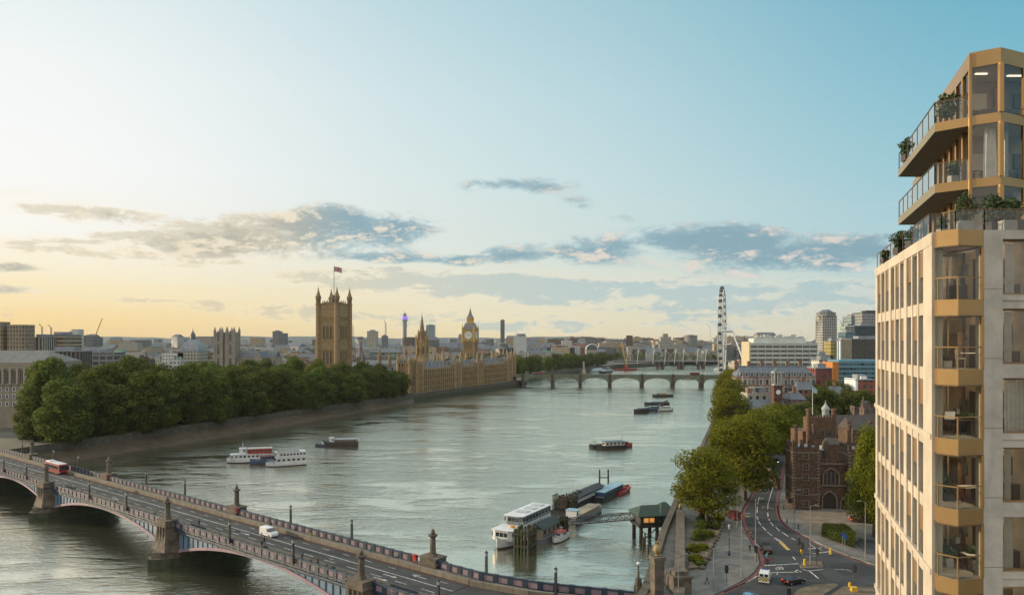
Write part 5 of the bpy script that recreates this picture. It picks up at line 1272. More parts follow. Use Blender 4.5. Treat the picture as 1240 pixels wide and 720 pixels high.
# ---- gothic palace along the river
PA = Vector((-86,622)); PB_ = Vector((3.5,840)); pdv = (PB_-PA).normalized(); plen = (PB_-PA).length; prot = atan2(pdv.y,pdv.x)
pal = thing('gothic_palace','long golden gothic palace with pinnacled river front and slate roofs','palace',(PA.x,PA.y,4.8),prot)
BUFFW = facade('gothic_bay_wall',(0.26,0.178,0.085),(0.018,0.015,0.011),bw=4.0,fh=5.6,wf=.46,hf=.70)
hb = 20.0
# local x along the river front, local y away from the river (left), front face at y=0
mb = MB(); mb.box(plen/2,11,0,plen-40,22,hb,0,1)
nb = int((plen-44)/4.0)
for k in range(nb+1):
    x = 22+k*4.0; mb.box(x,-.35,0,.7,.9,hb+1.0,1); pinn(mb,x,-.35,hb+1.0,4.4,.42,1)
    if k < nb:
        for q in range(3): mb.box(x+.8+q*1.2,-.02,hb,.6,.4,1.1,1)
for zz in (5.4,11.0,16.6,hb-.2): mb.box(plen/2,-.12,zz,plen-40,.5,.45,1)
part(mb,'river_front',[BUFFW,BUFF],pal)
mb = MB(); mb.gable(plen/2,11,hb,plen-40,21,6.5,0); 
for k in range(30): mb.bar((24+k*7.5,6,hb+3.2),(24+k*7.5,6,hb+6.2),.7)
part(mb,'roof',SLATE,pal)
def pavil(x0, x1, y0, y1, h, th, name='end_pavilion', spn=4):
    mb = MB(); cx_, cy_ = (x0+x1)/2, (y0+y1)/2; mb.box(cx_,cy_,0,x1-x0,y1-y0,h,0,1)
    for x in (x0,x1):
        for y in (y0,y1): turret(mb,x,y,0,th,1.25,1,6.0)
    for k in range(1,spn):
        u = k/spn; 
        for y in (y0,y1): x = x0+(x1-x0)*u; mb.box(x,y,0,.7,.8,h+.5,1); pinn(mb,x,y,h+.5,4,.4,1)
        for x in (x0,x1): y = y0+(y1-y0)*u; mb.box(x,y,0,.8,.7,h+.5,1); pinn(mb,x,y,h+.5,4,.4,1)
    for zz in (6,12,18,h-.5): mb.box(cx_,cy_,zz,x1-x0+.5,y1-y0+.5,.5,1)
    part(mb,name,[BUFFW,BUFF],pal)
    mb = MB(); mb.gable(cx_,cy_,h+.02,x1-x0-1,y1-y0-1,6.5,0,0 if x1-x0 > y1-y0 else 0,hip=(y1-y0)*.35); part(mb,'pavilion_roof',SLATE,pal)
pavil(0,11,0,11,27,29); pavil(11,22,-.3,14,25,27); pavil(plen-22,plen-11,-.3,18,24,27); pavil(plen-11,plen,0,10,27,31); pavil(plen-11,plen,14,24,26,30)
pavil(84,96,-.6,18,23,29,'front_tower'); pavil(plen-102,plen-90,-.6,18,23,29,'front_tower')
wp = [(x,-.62 if j else -.62,z,0) for j, z in enumerate((2.0,8.0,14.0)) for x in (3.7,7.4)]+[(-.12,y,z,-pi/2) for z in (2.0,8.0,14.0,20) for y in (2.6,5.5,8.4)]+[(x,-.12,20,0) for x in (3.7,7.4)]
windows(pal,wp,1.7,4.4,.4,'pavilion_window',BUFF,GOTHG)
# ranges and small towers behind the river front
BK = random.Random(4)
for (x, y, w_, d_, h_) in ((40,45,60,16,19),(120,48,80,18,20),(190,46,60,16,19),(40,85,26,60,20),(70,90,20,70,19),(110,90,18,60,20),(150,80,20,70,19),(195,85,20,60,19),(225,50,22,50,19)):
    mb = MB(); mb.box(x,y,0,w_,d_,h_,0,1); mb.gable(x,y,h_,max(w_,d_),min(w_,d_),6.0,1,0 if w_ > d_ else pi/2)
    for k in range(6): pinn(mb,x+BK.uniform(-.5,.5)*w_,y-d_*.5,h_,5,.5)
    part(mb,'court_range',[BUFFW,SLATE],pal)
for (x,y,zt_,r_) in ((34,40,34,1.6),(52,62,36,1.8),(70,50,31,1.2),(80,30,33,1.3),(96,60,38,1.8),(60,84,30,1.2),(120,40,33,1.3),(137,66,35,1.6),(158,44,32,1.3),(176,60,36,1.7),(186,36,31,1.2),(204,52,35,1.6),(216,40,33,1.3),(230,60,34,1.4),(20,60,33,1.4),(8,52,30,1.3),(44,96,32,1.3),(20,96,30,1.1),(32,120,32,1.2)):
    mb = MB(); turret(mb,x,y,0,zt_-5,r_,0,r_*5); part(mb,'stone_turret',[BUFFD],pal)
mb = MB(); x,y = 24,64; mb.box(x,y,0,9,9,24,0); 
for q in range(8): mb.box(x+3.4*cos(q*pi/4),y+3.4*sin(q*pi/4),24,.9,.9,7,1)
mb.lathe(x,y,[(4.2,31),(3.6,33),(2.0,36),(1.8,39),(.3,46)],8,1,False); part(mb,'vent_tower',[BUFF,SLATE],pal)
# central octagon spire
D = 700; t = thing('central_spire','slim octagonal gothic stone spire rising from the middle of the palace','spire',(X(511,D),D,ZW),.3)
zb_ = Z(408,D)-ZW; mb = MB(); mb.taper(0,0,0,18,8.2,7.6,8); mb.taper(0,0,18,zb_-2,6.6,5.2,8)
for q in range(8):
    a_ = pi/8+q*pi/4; mb.box(5.9*cos(a_),5.9*sin(a_),10,1.1,1.1,zb_-16,0,None,a_); pinn(mb,5.9*cos(a_),5.9*sin(a_),zb_-6,9,.8)
part(mb,'octagon',BUFF,t)
mb = MB(); ztp = Z(379.5,D)-ZW; mb.taper(0,0,zb_-2,zb_+6,3.6,2.9,8)
for q in range(8): a_ = pi/8+q*pi/4; pinn(mb,3.8*cos(a_),3.8*sin(a_),zb_-2,9.5,.6)
mb.taper(0,0,zb_+6,ztp,2.4,.08,8); mb.taper(0,0,ztp-.5,ztp+1.6,.12,.05,6)
for k in range(1,5):
    f_ = k/5.5; zz = zb_+6+(ztp-zb_-6)*f_; mb.taper(0,0,zz,zz+.6,2.75*(1-f_),2.6*(1-f_),8)
part(mb,'spire',mat('spire_stone',(0.22,0.16,0.09),.85,.2,.4),t)
windows(t,[(5.4*cos(q*pi/4),5.4*sin(q*pi/4),20,q*pi/4+pi/2) for q in range(8)],1.9,zb_-30,.5,'lancet_window',BUFF,GOTHG,arch=True)
# clock tower
D = 790; k_ = D/FP; s_ = 11.2; t = thing('clock_tower','golden gothic clock tower with white dial and steep iron spire','clock tower',(X(569.5,D),D,ZW),RV+.10)
zc = Z(413,D)-ZW; zc1 = Z(398.5,D)-ZW; a = s_/2
mb = MB(); mb.box(0,0,0,s_,s_,zc,0)
for side in range(4):
    an = side*pi/2
    for q in range(8):
        u = -a+.8+q*(s_-1.6)/7; x_, y_ = u, -a-.1; mb.box(x_*cos(an)-y_*sin(an),x_*sin(an)+y_*cos(an),0,.55,.4,zc-1,0,None,an)
for zz in (14,24,34,zc-1.2): mb.box(0,0,zz,s_+.7,s_+.7,.7,0)
for sx in (-1,1):
    for sy in (-1,1): mb.box(sx*a,sy*a,0,1.6,1.6,zc,0)
part(mb,'shaft',BUFF,t)
mb = MB(); c_ = s_+1.7; mb.box(0,0,zc,c_,c_,zc1-zc,0); mb.box(0,0,zc,c_+.8,c_+.8,.8,0); mb.box(0,0,zc1-.8,c_+.9,c_+.9,.8,0)
for sx in (-1,1):
    for sy in (-1,1): mb.taper(sx*c_/2,sy*c_/2,zc-1,zc1+1,.95,.95,8); mb.taper(sx*c_/2,sy*c_/2,zc1+1,zc1+6,.8,.04,8)
part(mb,'clock_stage',mat('clock_stage_stone',(0.43,0.29,0.11),.8,.15,.5),t)
DIAL = mat('clock_dial_white',(0.66,0.70,0.68),.5,.05)
for side in range(4):
    an = side*pi/2; zm = (zc+zc1)/2; f_ = MB(); rd_ = 4.1
    def PT(x,y,z): return (x*cos(an)-y*sin(an), x*sin(an)+y*cos(an), z)
    fr = MB(); N_ = 28
    for q in range(N_):
        a0, a1 = 2*pi*q/N_, 2*pi*(q+1)/N_; yo = -c_/2-.3
        f_.face([PT(0,yo,zm),PT(rd_*cos(a0),yo,zm+rd_*sin(a0)),PT(rd_*cos(a1),yo,zm+rd_*sin(a1))])
        fr.face([PT(rd_*cos(a0),yo-.12,zm+rd_*sin(a0)),PT(1.14*rd_*cos(a0),yo-.12,zm+1.14*rd_*sin(a0)),PT(1.14*rd_*cos(a1),yo-.12,zm+1.14*rd_*sin(a1)),PT(rd_*cos(a1),yo-.12,zm+rd_*sin(a1))])
    di = part(f_,'dial',DIAL,t); part(fr,'dial_rim',GOLDP,di)
    hd = MB(); yo = -c_/2-.45; hd.bar(PT(0,yo,zm),PT(1.6*cos(.3),yo,zm+1.6*sin(.3)),.4); hd.bar(PT(0,yo,zm),PT(-2.6*cos(.9),yo,zm+2.6*sin(.9)),.28)
    for q in range(12): a0 = q*pi/6; hd.bar(PT(3.2*cos(a0),yo+.1,zm+3.2*sin(a0)),PT(3.9*cos(a0),yo+.1,zm+3.9*sin(a0)),.22)
    part(hd,'clock_hands',IRON,di)
z2, z3, z4, z5 = (Z(y_,D)-ZW for y_ in (391,385.5,380,373))
mb = MB(); mb.taper(0,0,zc1,z2,c_*.70,c_*.46,4,0,pi/4); part(mb,'lower_roof',mat('iron_roof',(0.16,0.155,0.145),.5,.15,.5,metal=.2),t)
mb = MB(); mb.box(0,0,z2,6.6,6.6,.6,0); 
for q in range(5):
    for sx in (-1,1): mb.box(-2.6+q*1.3,sx*2.7,z2+.6,.45,.45,z3-z2-.6,0); mb.box(sx*2.7,-2.6+q*1.3,z2+.6,.45,.45,z3-z2-.6,0)
mb.box(0,0,z2+.6,4.6,4.6,z3-z2-.6,0); mb.box(0,0,z3,6.6,6.6,.6,0); part(mb,'lantern_stage',GOLDP,t)
mb = MB(); mb.taper(0,0,z3+.6,z4,4.4,1.9,4,0,pi/4); mb.taper(0,0,z4,z5,1.9,.05,4,0,pi/4); mb.taper(0,0,z5-.6,z5+2.5,.18,.06,6); part(mb,'upper_spire',MATS['iron_roof'],t)
windows(t,[(PTx*cos(s*pi/2)+(a+.12)*sin(s*pi/2), PTx*sin(s*pi/2)-(a+.12)*cos(s*pi/2), zz, s*pi/2) for s in range(4) for PTx in (-2.6,0,2.6) for zz in (15.2,25.2,36)],1.2,6.5,.4,'slit_window',BUFF,GOTHG)
# ---- purple ringed communications tower
D = 3000; t = thing('communications_tower','slender communications tower with purple lit ring on the skyline','tower',(X(490,D),D,ZW))
mb = MB(); zt_ = Z(376.5,D)-ZW; mb.taper(0,0,0,Z(389,D)-ZW,8.5,8.0,16,0,smooth=True); mb.taper(0,0,Z(389,D)-ZW,Z(379,D)-ZW,6,5,16); mb.taper(0,0,Z(379,D)-ZW,zt_+4,1.4,.6,8); part(mb,'shaft',mat('comms_shaft',(0.16,0.19,0.20),.5,.15,.2),t)
for y0,y1,r_ in ((396,391,9.5),(389,386.5,11.5),(382.5,380.5,8)):
    mb = MB(); mb.taper(0,0,Z(y0,D)-ZW,Z(y1,D)-ZW,r_,r_,18); part(mb,'antenna_drum',LEAD,t)
mb = MB(); mb.taper(0,0,Z(386.4,D)-ZW,Z(383,D)-ZW,12,12,20); part(mb,'lit_ring',mat('purple_light',(0.2,0.12,0.5),.5,emit=((0.32,0.18,0.95),.75)),t)
# cranes on the skyline
def crane(px, yb, yt, D, jx, jy, label, m=IRON, wdt=1.4):
    t = thing('tower_crane',label,'crane',(X(px,D),D,ZW)); mb = MB(); z0 = 0; z1 = Z(yt,D)-ZW
    s = wdt
    for sx in (-1,1):
        for sy in (-1,1): mb.bar((sx*s,sy*s,z0),(sx*s,sy*s,z1),.5*s)
    for k in range(14): mb.bar((-s,-s,z1*k/14),(s,-s,z1*(k+1)/14),.35*s)
    part(mb,'mast',m,t); mb = MB(); e = (X(jx,D)-X(px,D),0,Z(jy,D)-ZW); mb.bar((0,0,z1),e,.9*s); mb.bar((0,0,z1+2*s),(e[0]*.98,0,e[2]+.5),.4*s); mb.bar((0,0,z1),(-e[0]*.22,0,z1+.5),1.1*s); part(mb,'jib',m,t)
CRM = mat('crane_grey',(0.22,0.22,0.21),.6,.1)
crane(115,412,408,1900,124,385,'luffing tower crane with raised jib on the left skyline',mat('crane_orange',(0.35,0.20,0.09),.6)); crane(62,412,397,1500,58,393,'thin tower crane behind the tan banded block',CRM,.9); crane(51,412,396,1500,47,392,'thin tower crane behind the finned block',CRM,.9)
crane(467,410,392,2000,465.5,388,'tower crane beside the purple ringed tower',CRM); crane(427.5,410,395,2300,427,392,'faint crane right of the flagged tower',CRM,1.0); crane(860,412,397,2100,856,392,'pale crane left of the observation wheel',WHITE,1.1); crane(1021,410,398,1100,1018,389,'crane with raised jib right of the grid fronted tower',CRM,.8)
# ---------------------------------------------------------------- arched bridge downstream
D1_, D2_ = 828.0, 806.0
wb0 = Vector((X(625,D1_+2)-4, D1_+2)); wb1 = Vector((X(905,D2_), D2_)); wv = (wb1-wb0); wlen = wv.length; wa = atan2(wv.y, wv.x)
ab = thing('arched_bridge', 'low green grey bridge of shallow arches crossing the river in the middle distance', 'bridge', (wb0.x, wb0.y, 0), wa)
GREENP = mat('bridge_green_paint', (0.16,0.19,0.135), 0.7, 0.15, 0.2); 
def wl_(px, off=0.0):
    k = (px-CX)/FP; d = wv.normalized(); o = wb0; return (k*o.y-o.x)/(d.x-k*d.y)
zd = 11.5; bp = [wl_(p) for p in (633,669,702.5,738.5,777.5,815,850,884)]
mb = MB(); mb.box(wlen/2,6,zd-1.3,wlen,13,1.3,0,1); part(mb,'deck',[GREENP,ASPH],ab)
for y in (-.7,12.7):
    mb = MB(); mb.box(wlen/2,y,zd,wlen,.4,1.3,0); mb.box(wlen/2,y,zd+1.3,wlen,.6,.25,0)
    for k in range(int(wlen/4)): mb.box(k*4+2,y,zd,.5,.6,1.55,0)
    part(mb,'parapet',GREENP,ab)
for a_, c_ in zip(bp, bp[1:]):
    mb = MB(); a_ += 1.8; c_ -= 1.8; N_ = 16
    for k in range(N_):
        t0, t1 = a_+(c_-a_)*k/N_, a_+(c_-a_)*(k+1)/N_; q = lambda t: 3.6+(zd-2.0-3.6)*sqrt(max(0,1-((t-(a_+c_)/2)/((c_-a_)/2))**2))
        z0, z1 = q(t0), q(t1)
        mb.face([(t0,-.3,z0),(t1,-.3,z1),(t1,-.3,zd-1.2),(t0,-.3,zd-1.2)]); mb.face([(t0,-.3,z0),(t0,12.3,z0),(t1,12.3,z1),(t1,-.3,z1)]); mb.bar((t0,-.45,z0+.3),(t1,-.45,z1+.3),.6,0)
    part(mb,'arch_span',GREENP,ab)
for t_ in bp:
    mb = MB(); mb.prism([(t_-1.9,-1),(t_-.0,-4.2),(t_+1.9,-1),(t_+1.9,13),(t_,16),(t_-1.9,13)],-1,4.0,0); mb.box(t_,-.6,4.0,3.4,1.5,zd-2.6,0); mb.box(t_,-.6,zd+1.4,2.4,1.5,1.3,0); part(mb,'pier',GRANITE,ab)
lm = MB(); lm.taper(0,0,0,5.5,.18,.1,6); lm.bar((-.9,0,5.0),(.9,0,5.0),.12); 
for x in (-.9,0,.9): lm.ball(x,0,5.6 if x else 6.2,.32)
lme = lm.mesh('bridge_lamp',[mat('pale_lamp',(0.25,0.27,0.24),.5)])
for k,t_ in enumerate(bp[1:]):
    p = wb0+wv.normalized()*t_; single(lme,'bridge_lamp',[], f'triple globe lamp over pier, {ordn[k]} from the palace end of the arched bridge','street lamp',(p.x,p.y,zd+2.6),wa,'lamps on the arched bridge')
BUSR = mat('bus_red_paint',(0.25,0.016,0.016),.35,.06)
for px, lab in ((842,'tiny red double deck bus crossing the arched bridge near its right end'),(651,'tiny red double deck bus on the arched bridge near the palace')):
    p = wb0+wv.normalized()*wl_(px)+Vector((-wv.normalized().y,wv.normalized().x))*5; t = thing('double_deck_bus',lab,'bus',(p.x,p.y,zd),wa)
    mb = MB(); mb.box(0,0,.5,10.5,2.5,3.7,0); part(mb,'body',BUSR,t); mb = MB(); mb.box(0,-1.27,1.3,9.8,.04,.8,0); mb.box(0,-1.27,2.9,9.8,.04,.8,0); part(mb,'windows',DKGLASS,t)
    for x in (-3.4,3.2):
        for y in (-1.1,1.1): mb = MB(); mb.lathe(0,0,[(.01,-.15),(.5,-.15),(.5,.15),(.01,.15)],12); o = part(mb,'wheel',IRON,t); o.location = (x,y,.5); o.rotation_euler = (pi/2,0,0)
# lion pedestal column at left abutment of the arched bridge
p = (X(707,1010),1010); t = thing('stone_column','pale stone memorial column at the far embankment edge beyond the arched bridge','column',(p[0],p[1],ZW)); mb = MB(); mb.box(0,0,0,5,5,5); mb.taper(0,0,5,13,1.3,1.1,10,smooth=True); mb.box(0,0,13,2.6,2.6,.8); part(mb,'shaft',STONE,t); mb = MB(); mb.ball(0,0,15,1.2,0,8,5); mb.bar((-1.6,0,15.8),(1.6,0,16.2),.6); part(mb,'eagle',STONE,t)
# ---------------------------------------------------------------- masted footbridge and rail bridge beyond
DM = 1375.0; x0, x1 = X(742,DM), X(905,DM); t = thing('masted_bridge','far rail bridge flanked by white leaning masts and cables','bridge',(x0,DM,0))
w = x1-x0; zd2 = HC-(436.5-HY)*DM/FP
mb = MB(); mb.box(w/2,8,zd2-3,w,12,3,0); 
for k in range(40): mb.bar((k*w/40,1.8,zd2),((k+1)*w/40,1.8,zd2+3 if k%2 else zd2),.5,0)
mb.box(w/2,1.8,zd2+3,w,.5,.5,0); part(mb,'rail_truss',mat('truss_grey',(0.10,0.105,0.10),.7,.1),t)
mb = MB(); mb.box(w/2,-4,zd2-.6,w,4,.6,0); mb.box(w/2,-6,zd2+.6,w,.15,.15,0); part(mb,'footway',mat('pale_footway',(0.40,0.40,0.38),.7,.1),t)
for px in (797,803,822,826.5,846,852):
    mb = MB(); mb.taper(X(px,DM)-x0,6,-1,zd2-3,3.4,3.4,10,0); mb.taper(X(px,DM)-x0,-3,-1,zd2-3,2.0,2.0,10,0); part(mb,'pier',GREYSTONE,t)
for px in (758,771,790,804,816,826,843,853):
    mb = MB(); xx = X(px,DM)-x0; zt_ = zd2+22; mb.bar((xx,-4,zd2-6),(xx+2.0,-8,zt_),.9); part(mb,'mast',WHITE,t)
    mb = MB()
    for k in range(-4,5):
        if k: mb.bar((xx+2,-8,zt_-.5),(xx+k*4.5,-5.8,zd2),.16)
    part(mb,'cable',WHITE,t)
# ---------------------------------------------------------------- observation wheel
DWh = 1000.0; wx = X(874.5,DWh); Rw = 56.0; zc_ = Z(350.5,DWh)-Rw
wa_ = radians(90-3.0)+atan2(wx,DWh)*-1.0
wh = thing('observation_wheel','giant white observation wheel seen almost edge on beside the river','observation wheel',(wx,DWh,ZE),wa_)
zh = zc_-ZE; WS = mat('wheel_white_steel',(0.60,0.60,0.58),.4,.05)
def cp(r, a, y): return (r*cos(a), y, zh+r*sin(a))
for r_, y_, nm in ((Rw,-2.6,'rim'),(Rw,2.6,'rim'),(Rw-5.5,0,'inner_rim')):
    mb = MB(); mb.tube([cp(r_,2*pi*k/64,y_) for k in range(65)],.6,6); part(mb,nm,WS,wh)
mb = MB()
for k in range(64):
    a0, a1 = 2*pi*k/64, 2*pi*(k+1)/64
    for y_ in (-2.6,2.6): mb.bar(cp(Rw,a0,y_),cp(Rw-5.5,a1,0),.45)
    mb.bar(cp(Rw,a0,-2.6),cp(Rw,a0,2.6),.45); mb.bar(cp(Rw,a0,-2.6),cp(Rw,a1,2.6),.3)
part(mb,'rim_lattice',WS,wh)
mb = MB()
for k in range(64): a0 = 2*pi*k/64; mb.bar(cp(Rw-5.5,a0,0),cp(1.6,a0+(.5 if k%2 else -.5),4 if k%2 else -4),.14)
part(mb,'spoke',WS,wh)
mb = MB(); mb.tube([(0,5,zh),(0,-14,zh)],[2.0,1.7],12); part(mb,'hub',WS,wh)
pod = MB(); pod.lathe(0,0,[(.05,-2.6),(1.5,-2.2),(2.15,-1),(2.2,1),(1.5,2.2),(.05,2.6)],12); pm = pod.mesh('capsule',[mat('capsule_glass',(0.06,0.075,0.085),.15)])
for k in range(32):
    a0 = 2*pi*k/32+.06; o = part(pm,'capsule',None,wh); o.location = cp(Rw+2.6,a0,0); o.rotation_euler = (pi/2,0,0)
for s in (-1,1): mb = MB(); mb.tube([(0,-13,zh),(s*17,-34,0)],[.7,1.3],10); part(mb,'support_leg',WS,wh)
for s in (-1,1): mb = MB(); mb.bar((0,-14,zh),(s*6,-58,0),.3); part(mb,'backstay_cable',WS,wh)
mb = MB(); mb.box(0,0,0,60,13,2.4); mb.box(0,8,2.4,50,4,3); part(mb,'boarding_platform',WS,wh)
mb = MB(); mb.box(0,0,0,17,10,9,0); mb.gable(0,0,9,18,11,5,1,0); 
# ---------------------------------------------------------------- right bank buildings
GREENW = facade('hospital_slab_wall',(0.56,0.58,0.53),(0.055,0.065,0.07),bw=2.2,fh=2000,wf=.001,hf=.001)
D = 560.0; hs = thing('hospital_slab','long white hospital slab with rows of dark ribbon windows','hospital',(X(949,D),D,ZE))
w = X(990,D)-X(909,D); h = Z(416,D)-ZE
mb = MB(); mb.box(0,9,0,w,18,h,0,1); mb.box(0,9,h,w+.8,18.8,.6,0); mb.box(-2,9,h+.6,w*.78,12,3.6,0,1); 
for k in range(14): mb.box(-w*.36+k*w*.75/14,9+(k%3)*1.5,h+4.2,1.8+(k%2)*2,2.2,.8+(k%4)*.7,0)
for k in range(17): mb.bar((-w*.4+k*w*.8/16,6,h+4),(-w*.4+k*w*.8/16,6,h+6.5+(k%3)*1.4),.12)
part(mb,'slab',[mat('hospital_white_panel',(0.50,0.53,0.49),.7,.08,.2,stain=.2),ROOF['tar']],hs)
mb = MB(); mb.box(-w/2-.5,9,0,.8,19,h+1.6,0); part(mb,'end_wall',mat('warm_end_wall',(0.46,0.40,0.26),.8,.1),hs)
wm = MB(); ww = w/9-.5; wm.box(0,0,0,ww,.3,1.75,0); wm.face([(-ww/2+.05,-.17,.08),(ww/2-.05,-.17,.08),(ww/2-.05,-.17,1.67),(-ww/2+.05,-.17,1.67)],1)
for k in range(1,8): wm.box(-ww/2+ww*k/8,-.2,0,.1,.1,1.75,0)
wme = wm.mesh('ribbon_window',[mat('window_alu',(0.30,0.32,0.31),.5),glass_mat('hospital_glass',(0.03,0.035,0.035),.15)])
for j in range(8):
    for k in range(9): part(wme,'ribbon_window',None,hs,None,(-w/2+w*(k+.5)/9,-.12,h-3.0-j*3.3))
mb = MB()
for k in range(10): mb.box(-w/2+w*k/9,-.12,0,.4,.5,h,0)
part(mb,'mullion_fin',MATS['hospital_white_panel'],hs)
# towers on the right skyline
GRID = facade('stone_grid_tower',(0.36,0.355,0.33),(0.045,0.05,0.055),bw=3.2,fh=3.5,wf=.55,hf=.6)
D = 1000; t = thing('grid_tower','octagon topped stone grid tower on the right skyline','office tower',(X(1005.3,D),D,ZE),.12)
w = X(1014.5,D)-X(996,D); h = Z(379,D)-ZE; mb = MB(); mb.box(0,w/2,0,w,w*.9,h*.965,0,1); mb.taper(0,w/2,h*.965,h,w*.62,w*.58,8,0); part(mb,'wall',[GRID,ROOF['tar']],t)
mb = MB(); mb.taper(0,w/2,h,h+1,w*.62,w*.62,8); mb.taper(0,w/2,h+1,h+5,w*.5,w*.22,8); part(mb,'roof',SLATE,t)
box_building('office_block','teal glass office high on the right skyline behind the dark one','office building',1031,1044,382.5,900,facade('teal_office',(0.20,0.26,0.28),(0.07,0.11,0.13),bw=2.5,fh=3.6,wf=.7,hf=.6),24,ZE)
box_building('office_block','pale striped office tower with dark crown beside the apartment tower','office building',1044,1075,378.5,880,facade('striped_office',(0.26,0.27,0.27),(0.06,0.075,0.08),bw=2.2,fh=3.5,wf=.6,hf=.7),24,ZE,roof=IRON)
box_building('office_block','pale green glass corner block on the right skyline','office building',1026,1036,395,800,facade('green_corner',(0.30,0.42,0.32),(0.10,0.2,0.17),bw=2.5,fh=3.6,wf=.6,hf=.5),18,ZE)
box_building('office_block','dark blue glass block below the teal office','office building',1035,1075,394.5,780,facade('navy_office',(0.025,0.05,0.07),(0.015,0.03,0.045),bw=2.0,fh=3.6,wf=.8,hf=.7,rough=.4),22,ZE)
box_building('office_block','bright teal low block left of the dark blue glass block','office building',1024,1036,402.5,760,'blue',18,ZE)
box_building('office_block','gold clad block just right of the white hospital slab','office building',1006,1018,413,700,facade('gold_block',(0.34,0.27,0.10),(0.10,0.085,0.04),bw=2.5,fh=3.4,wf=.5,hf=.5),16,ZE)
t, w, h = box_building('office_block','block with white and blue vertical panels beneath the teal offices','office building',1018.5,1031,412.5,690,facade('bluewhite_panels',(0.50,0.56,0.60),(0.06,0.10,0.14),bw=5.2,fh=60,wf=.45,hf=1.0),18,ZE)
box_building('office_block','broad dark grid fronted block behind the blue glass office','office building',1031.5,1075,410.5,670,facade('dark_grid',(0.085,0.085,0.07),(0.03,0.032,0.03),bw=1.8,fh=1.8,wf=.7,hf=.7),20,ZE)
D = 500; t = thing('glass_office','blue glass office with horizontal louvres and orange end wall','office building',(X(1046,D),D,ZE)); w = X(1076,D)-X(1016,D); h = Z(437,D)-ZE
mb = MB(); mb.box(0,12,0,w,24,h,0,1); part(mb,'wall',[facade('louvred_glass',(0.10,0.20,0.25),(0.03,0.09,0.12),bw=2.4,fh=3.2,wf=.92,hf=.62,rough=.4),ROOF['lead']],t)
for k in range(9): mb = MB(); mb.box(0,-.3,h-1.2-k*3.0,w,.9,.18); part(mb,'louvre',mat('louvre_blue',(0.22,0.38,0.45),.4,.1),t)
mb = MB(); mb.box(0,11,h,w*.98,20,.7,0); part(mb,'roof',mat('blue_roof_sheet',(0.10,0.25,0.36),.4,.1),t)
mb = MB(); mb.box(-w/2-2.2,8,0,4.2,16,h-.6,0); part(mb,'end_wall',mat('orange_cladding',(0.45,0.17,0.035),.6,.15,.3),t)
t, w, h = box_building('brick_block','red brick block with white roof plant beside the apartment tower','house',1036,1060,460,430,facade('brick_gridded',(0.24,0.07,0.045),(0.05,0.05,0.05),bw=3.6,fh=3.6,wf=.55,hf=.6),14,ZE)
mb = MB(); mb.box(0,5,h+.5,w*.3,6,1.6,0); mb.box(-w*.5+.6,7,0,1.4,14.4,h+.8,0); part(mb,'roof_plant',WHITE,t)
box_building('brick_block','dark red brick block below the white hospital slab','house',988,1008,446,480,facade('dark_brick_block',(0.16,0.045,0.035),bw=3.4,fh=3.6,wf=.4,hf=.5),14,ZE)
t, w, h = box_building('office_block','pale stepped block right of the hospital slab roof','office building',990,1006,430,640,'pale',16,ZE)
box_building('office_block','cream cornered block at the foot of the grid fronted tower','office building',992,1008,436,520,'white',14,ZE)
# old hospital pavilions with blue slate roofs
BSL = mat('blue_grey_slate',(0.115,0.135,0.16),.6,.2,.6)
PAVW = facade('pavilion_wall',(0.35,0.325,0.29),(0.09,0.10,0.11),bw=2.6,fh=4.4,wf=.5,hf=.62,band=((0.27,0.09,0.06),.14))
D = 415; t = thing('old_hospital','victorian hospital range with blue slate mansard, dormers and banded stone walls','hospital',(X(940,D),D,ZE)); w = X(990,D)-X(895,D); h = Z(456,D)-ZE
mb = MB(); mb.box(0,7,0,w,14,h,0,1)
for k in range(5):
    x = -w/2+w*(k+.5)/5; mb.box(x,-.9,0,3.6,2.2,h+.4,0,1)
part(mb,'wall',[PAVW,BSL],t)
mb = MB(); hr_ = Z(444,D)-ZE-h; mb.gable(0,7,h,w+.6,14.6,hr_,0,0,hip=4); mb.box(0,7,h+hr_*.93,w*.9,.5,.8,0)
part(mb,'roof',BSL,t)
for k in range(14):
    mb = MB(); x = -w/2+2.5+k*(w-5)/13; mb.box(x,1.6,h+.2,1.5,2.6,1.9,0); mb.gable(x,1.6,h+2.1,2.6,1.7,.9,1,pi/2); mb.box(x,.26,h+.6,.9,.1,1.2,2); part(mb,'dormer',[STONE,BSL,DKGLASS],t)
for k in range(6):
    mb = MB(); x = -w/2+w*(k+.3)/6; mb.box(x,9,h+hr_*.5,1.8,1.2,hr_*.5+2.6,0); mb.box(x,9,h+hr_+2.6,2.1,1.5,.35,0); part(mb,'chimney',CHIM,t)
# chapel clock tower of dark brick
D = 345; t = thing('brick_clock_tower','dark brown brick clock tower with white lantern in front of the old hospital','clock tower',(X(940.5,D),D,ZE)); w = X(945.5,D)-X(935.5,D); h = Z(466,D)-ZE
mb = MB(); mb.box(0,0,0,w,w,h,0); 
for zz in (h*.72,h*.97): mb.box(0,0,zz,w+.4,w+.4,.4,0)
part(mb,'shaft',mat('umber_brick',(0.10,0.05,0.035),.9,.25,.8),t)
mb = MB(); ht = Z(450,D)-ZE; mb.box(0,0,h+.02,w*.95,w*.95,.5,0)
for sx in (-1,0,1): 
    for sy in (-1,1): mb.box(sx*w*.38,sy*w*.38,h+.5,.55,.55,ht-h-1,0)
mb.box(0,0,h+.5,w*.45,w*.5,ht-h-1,1); mb.box(0,0,ht-.5,w*1.05,w*1.05,.6,0); part(mb,'belfry',[mat('belfry_paint',(0.36,0.36,0.34),.7),IRON],t)
mb = MB(); mb.taper(0,0,ht+.1,ht+1.8,w*.6,.3,4,0,pi/4); part(mb,'cap',BSL,t)
mb = MB(); zz = h*.86
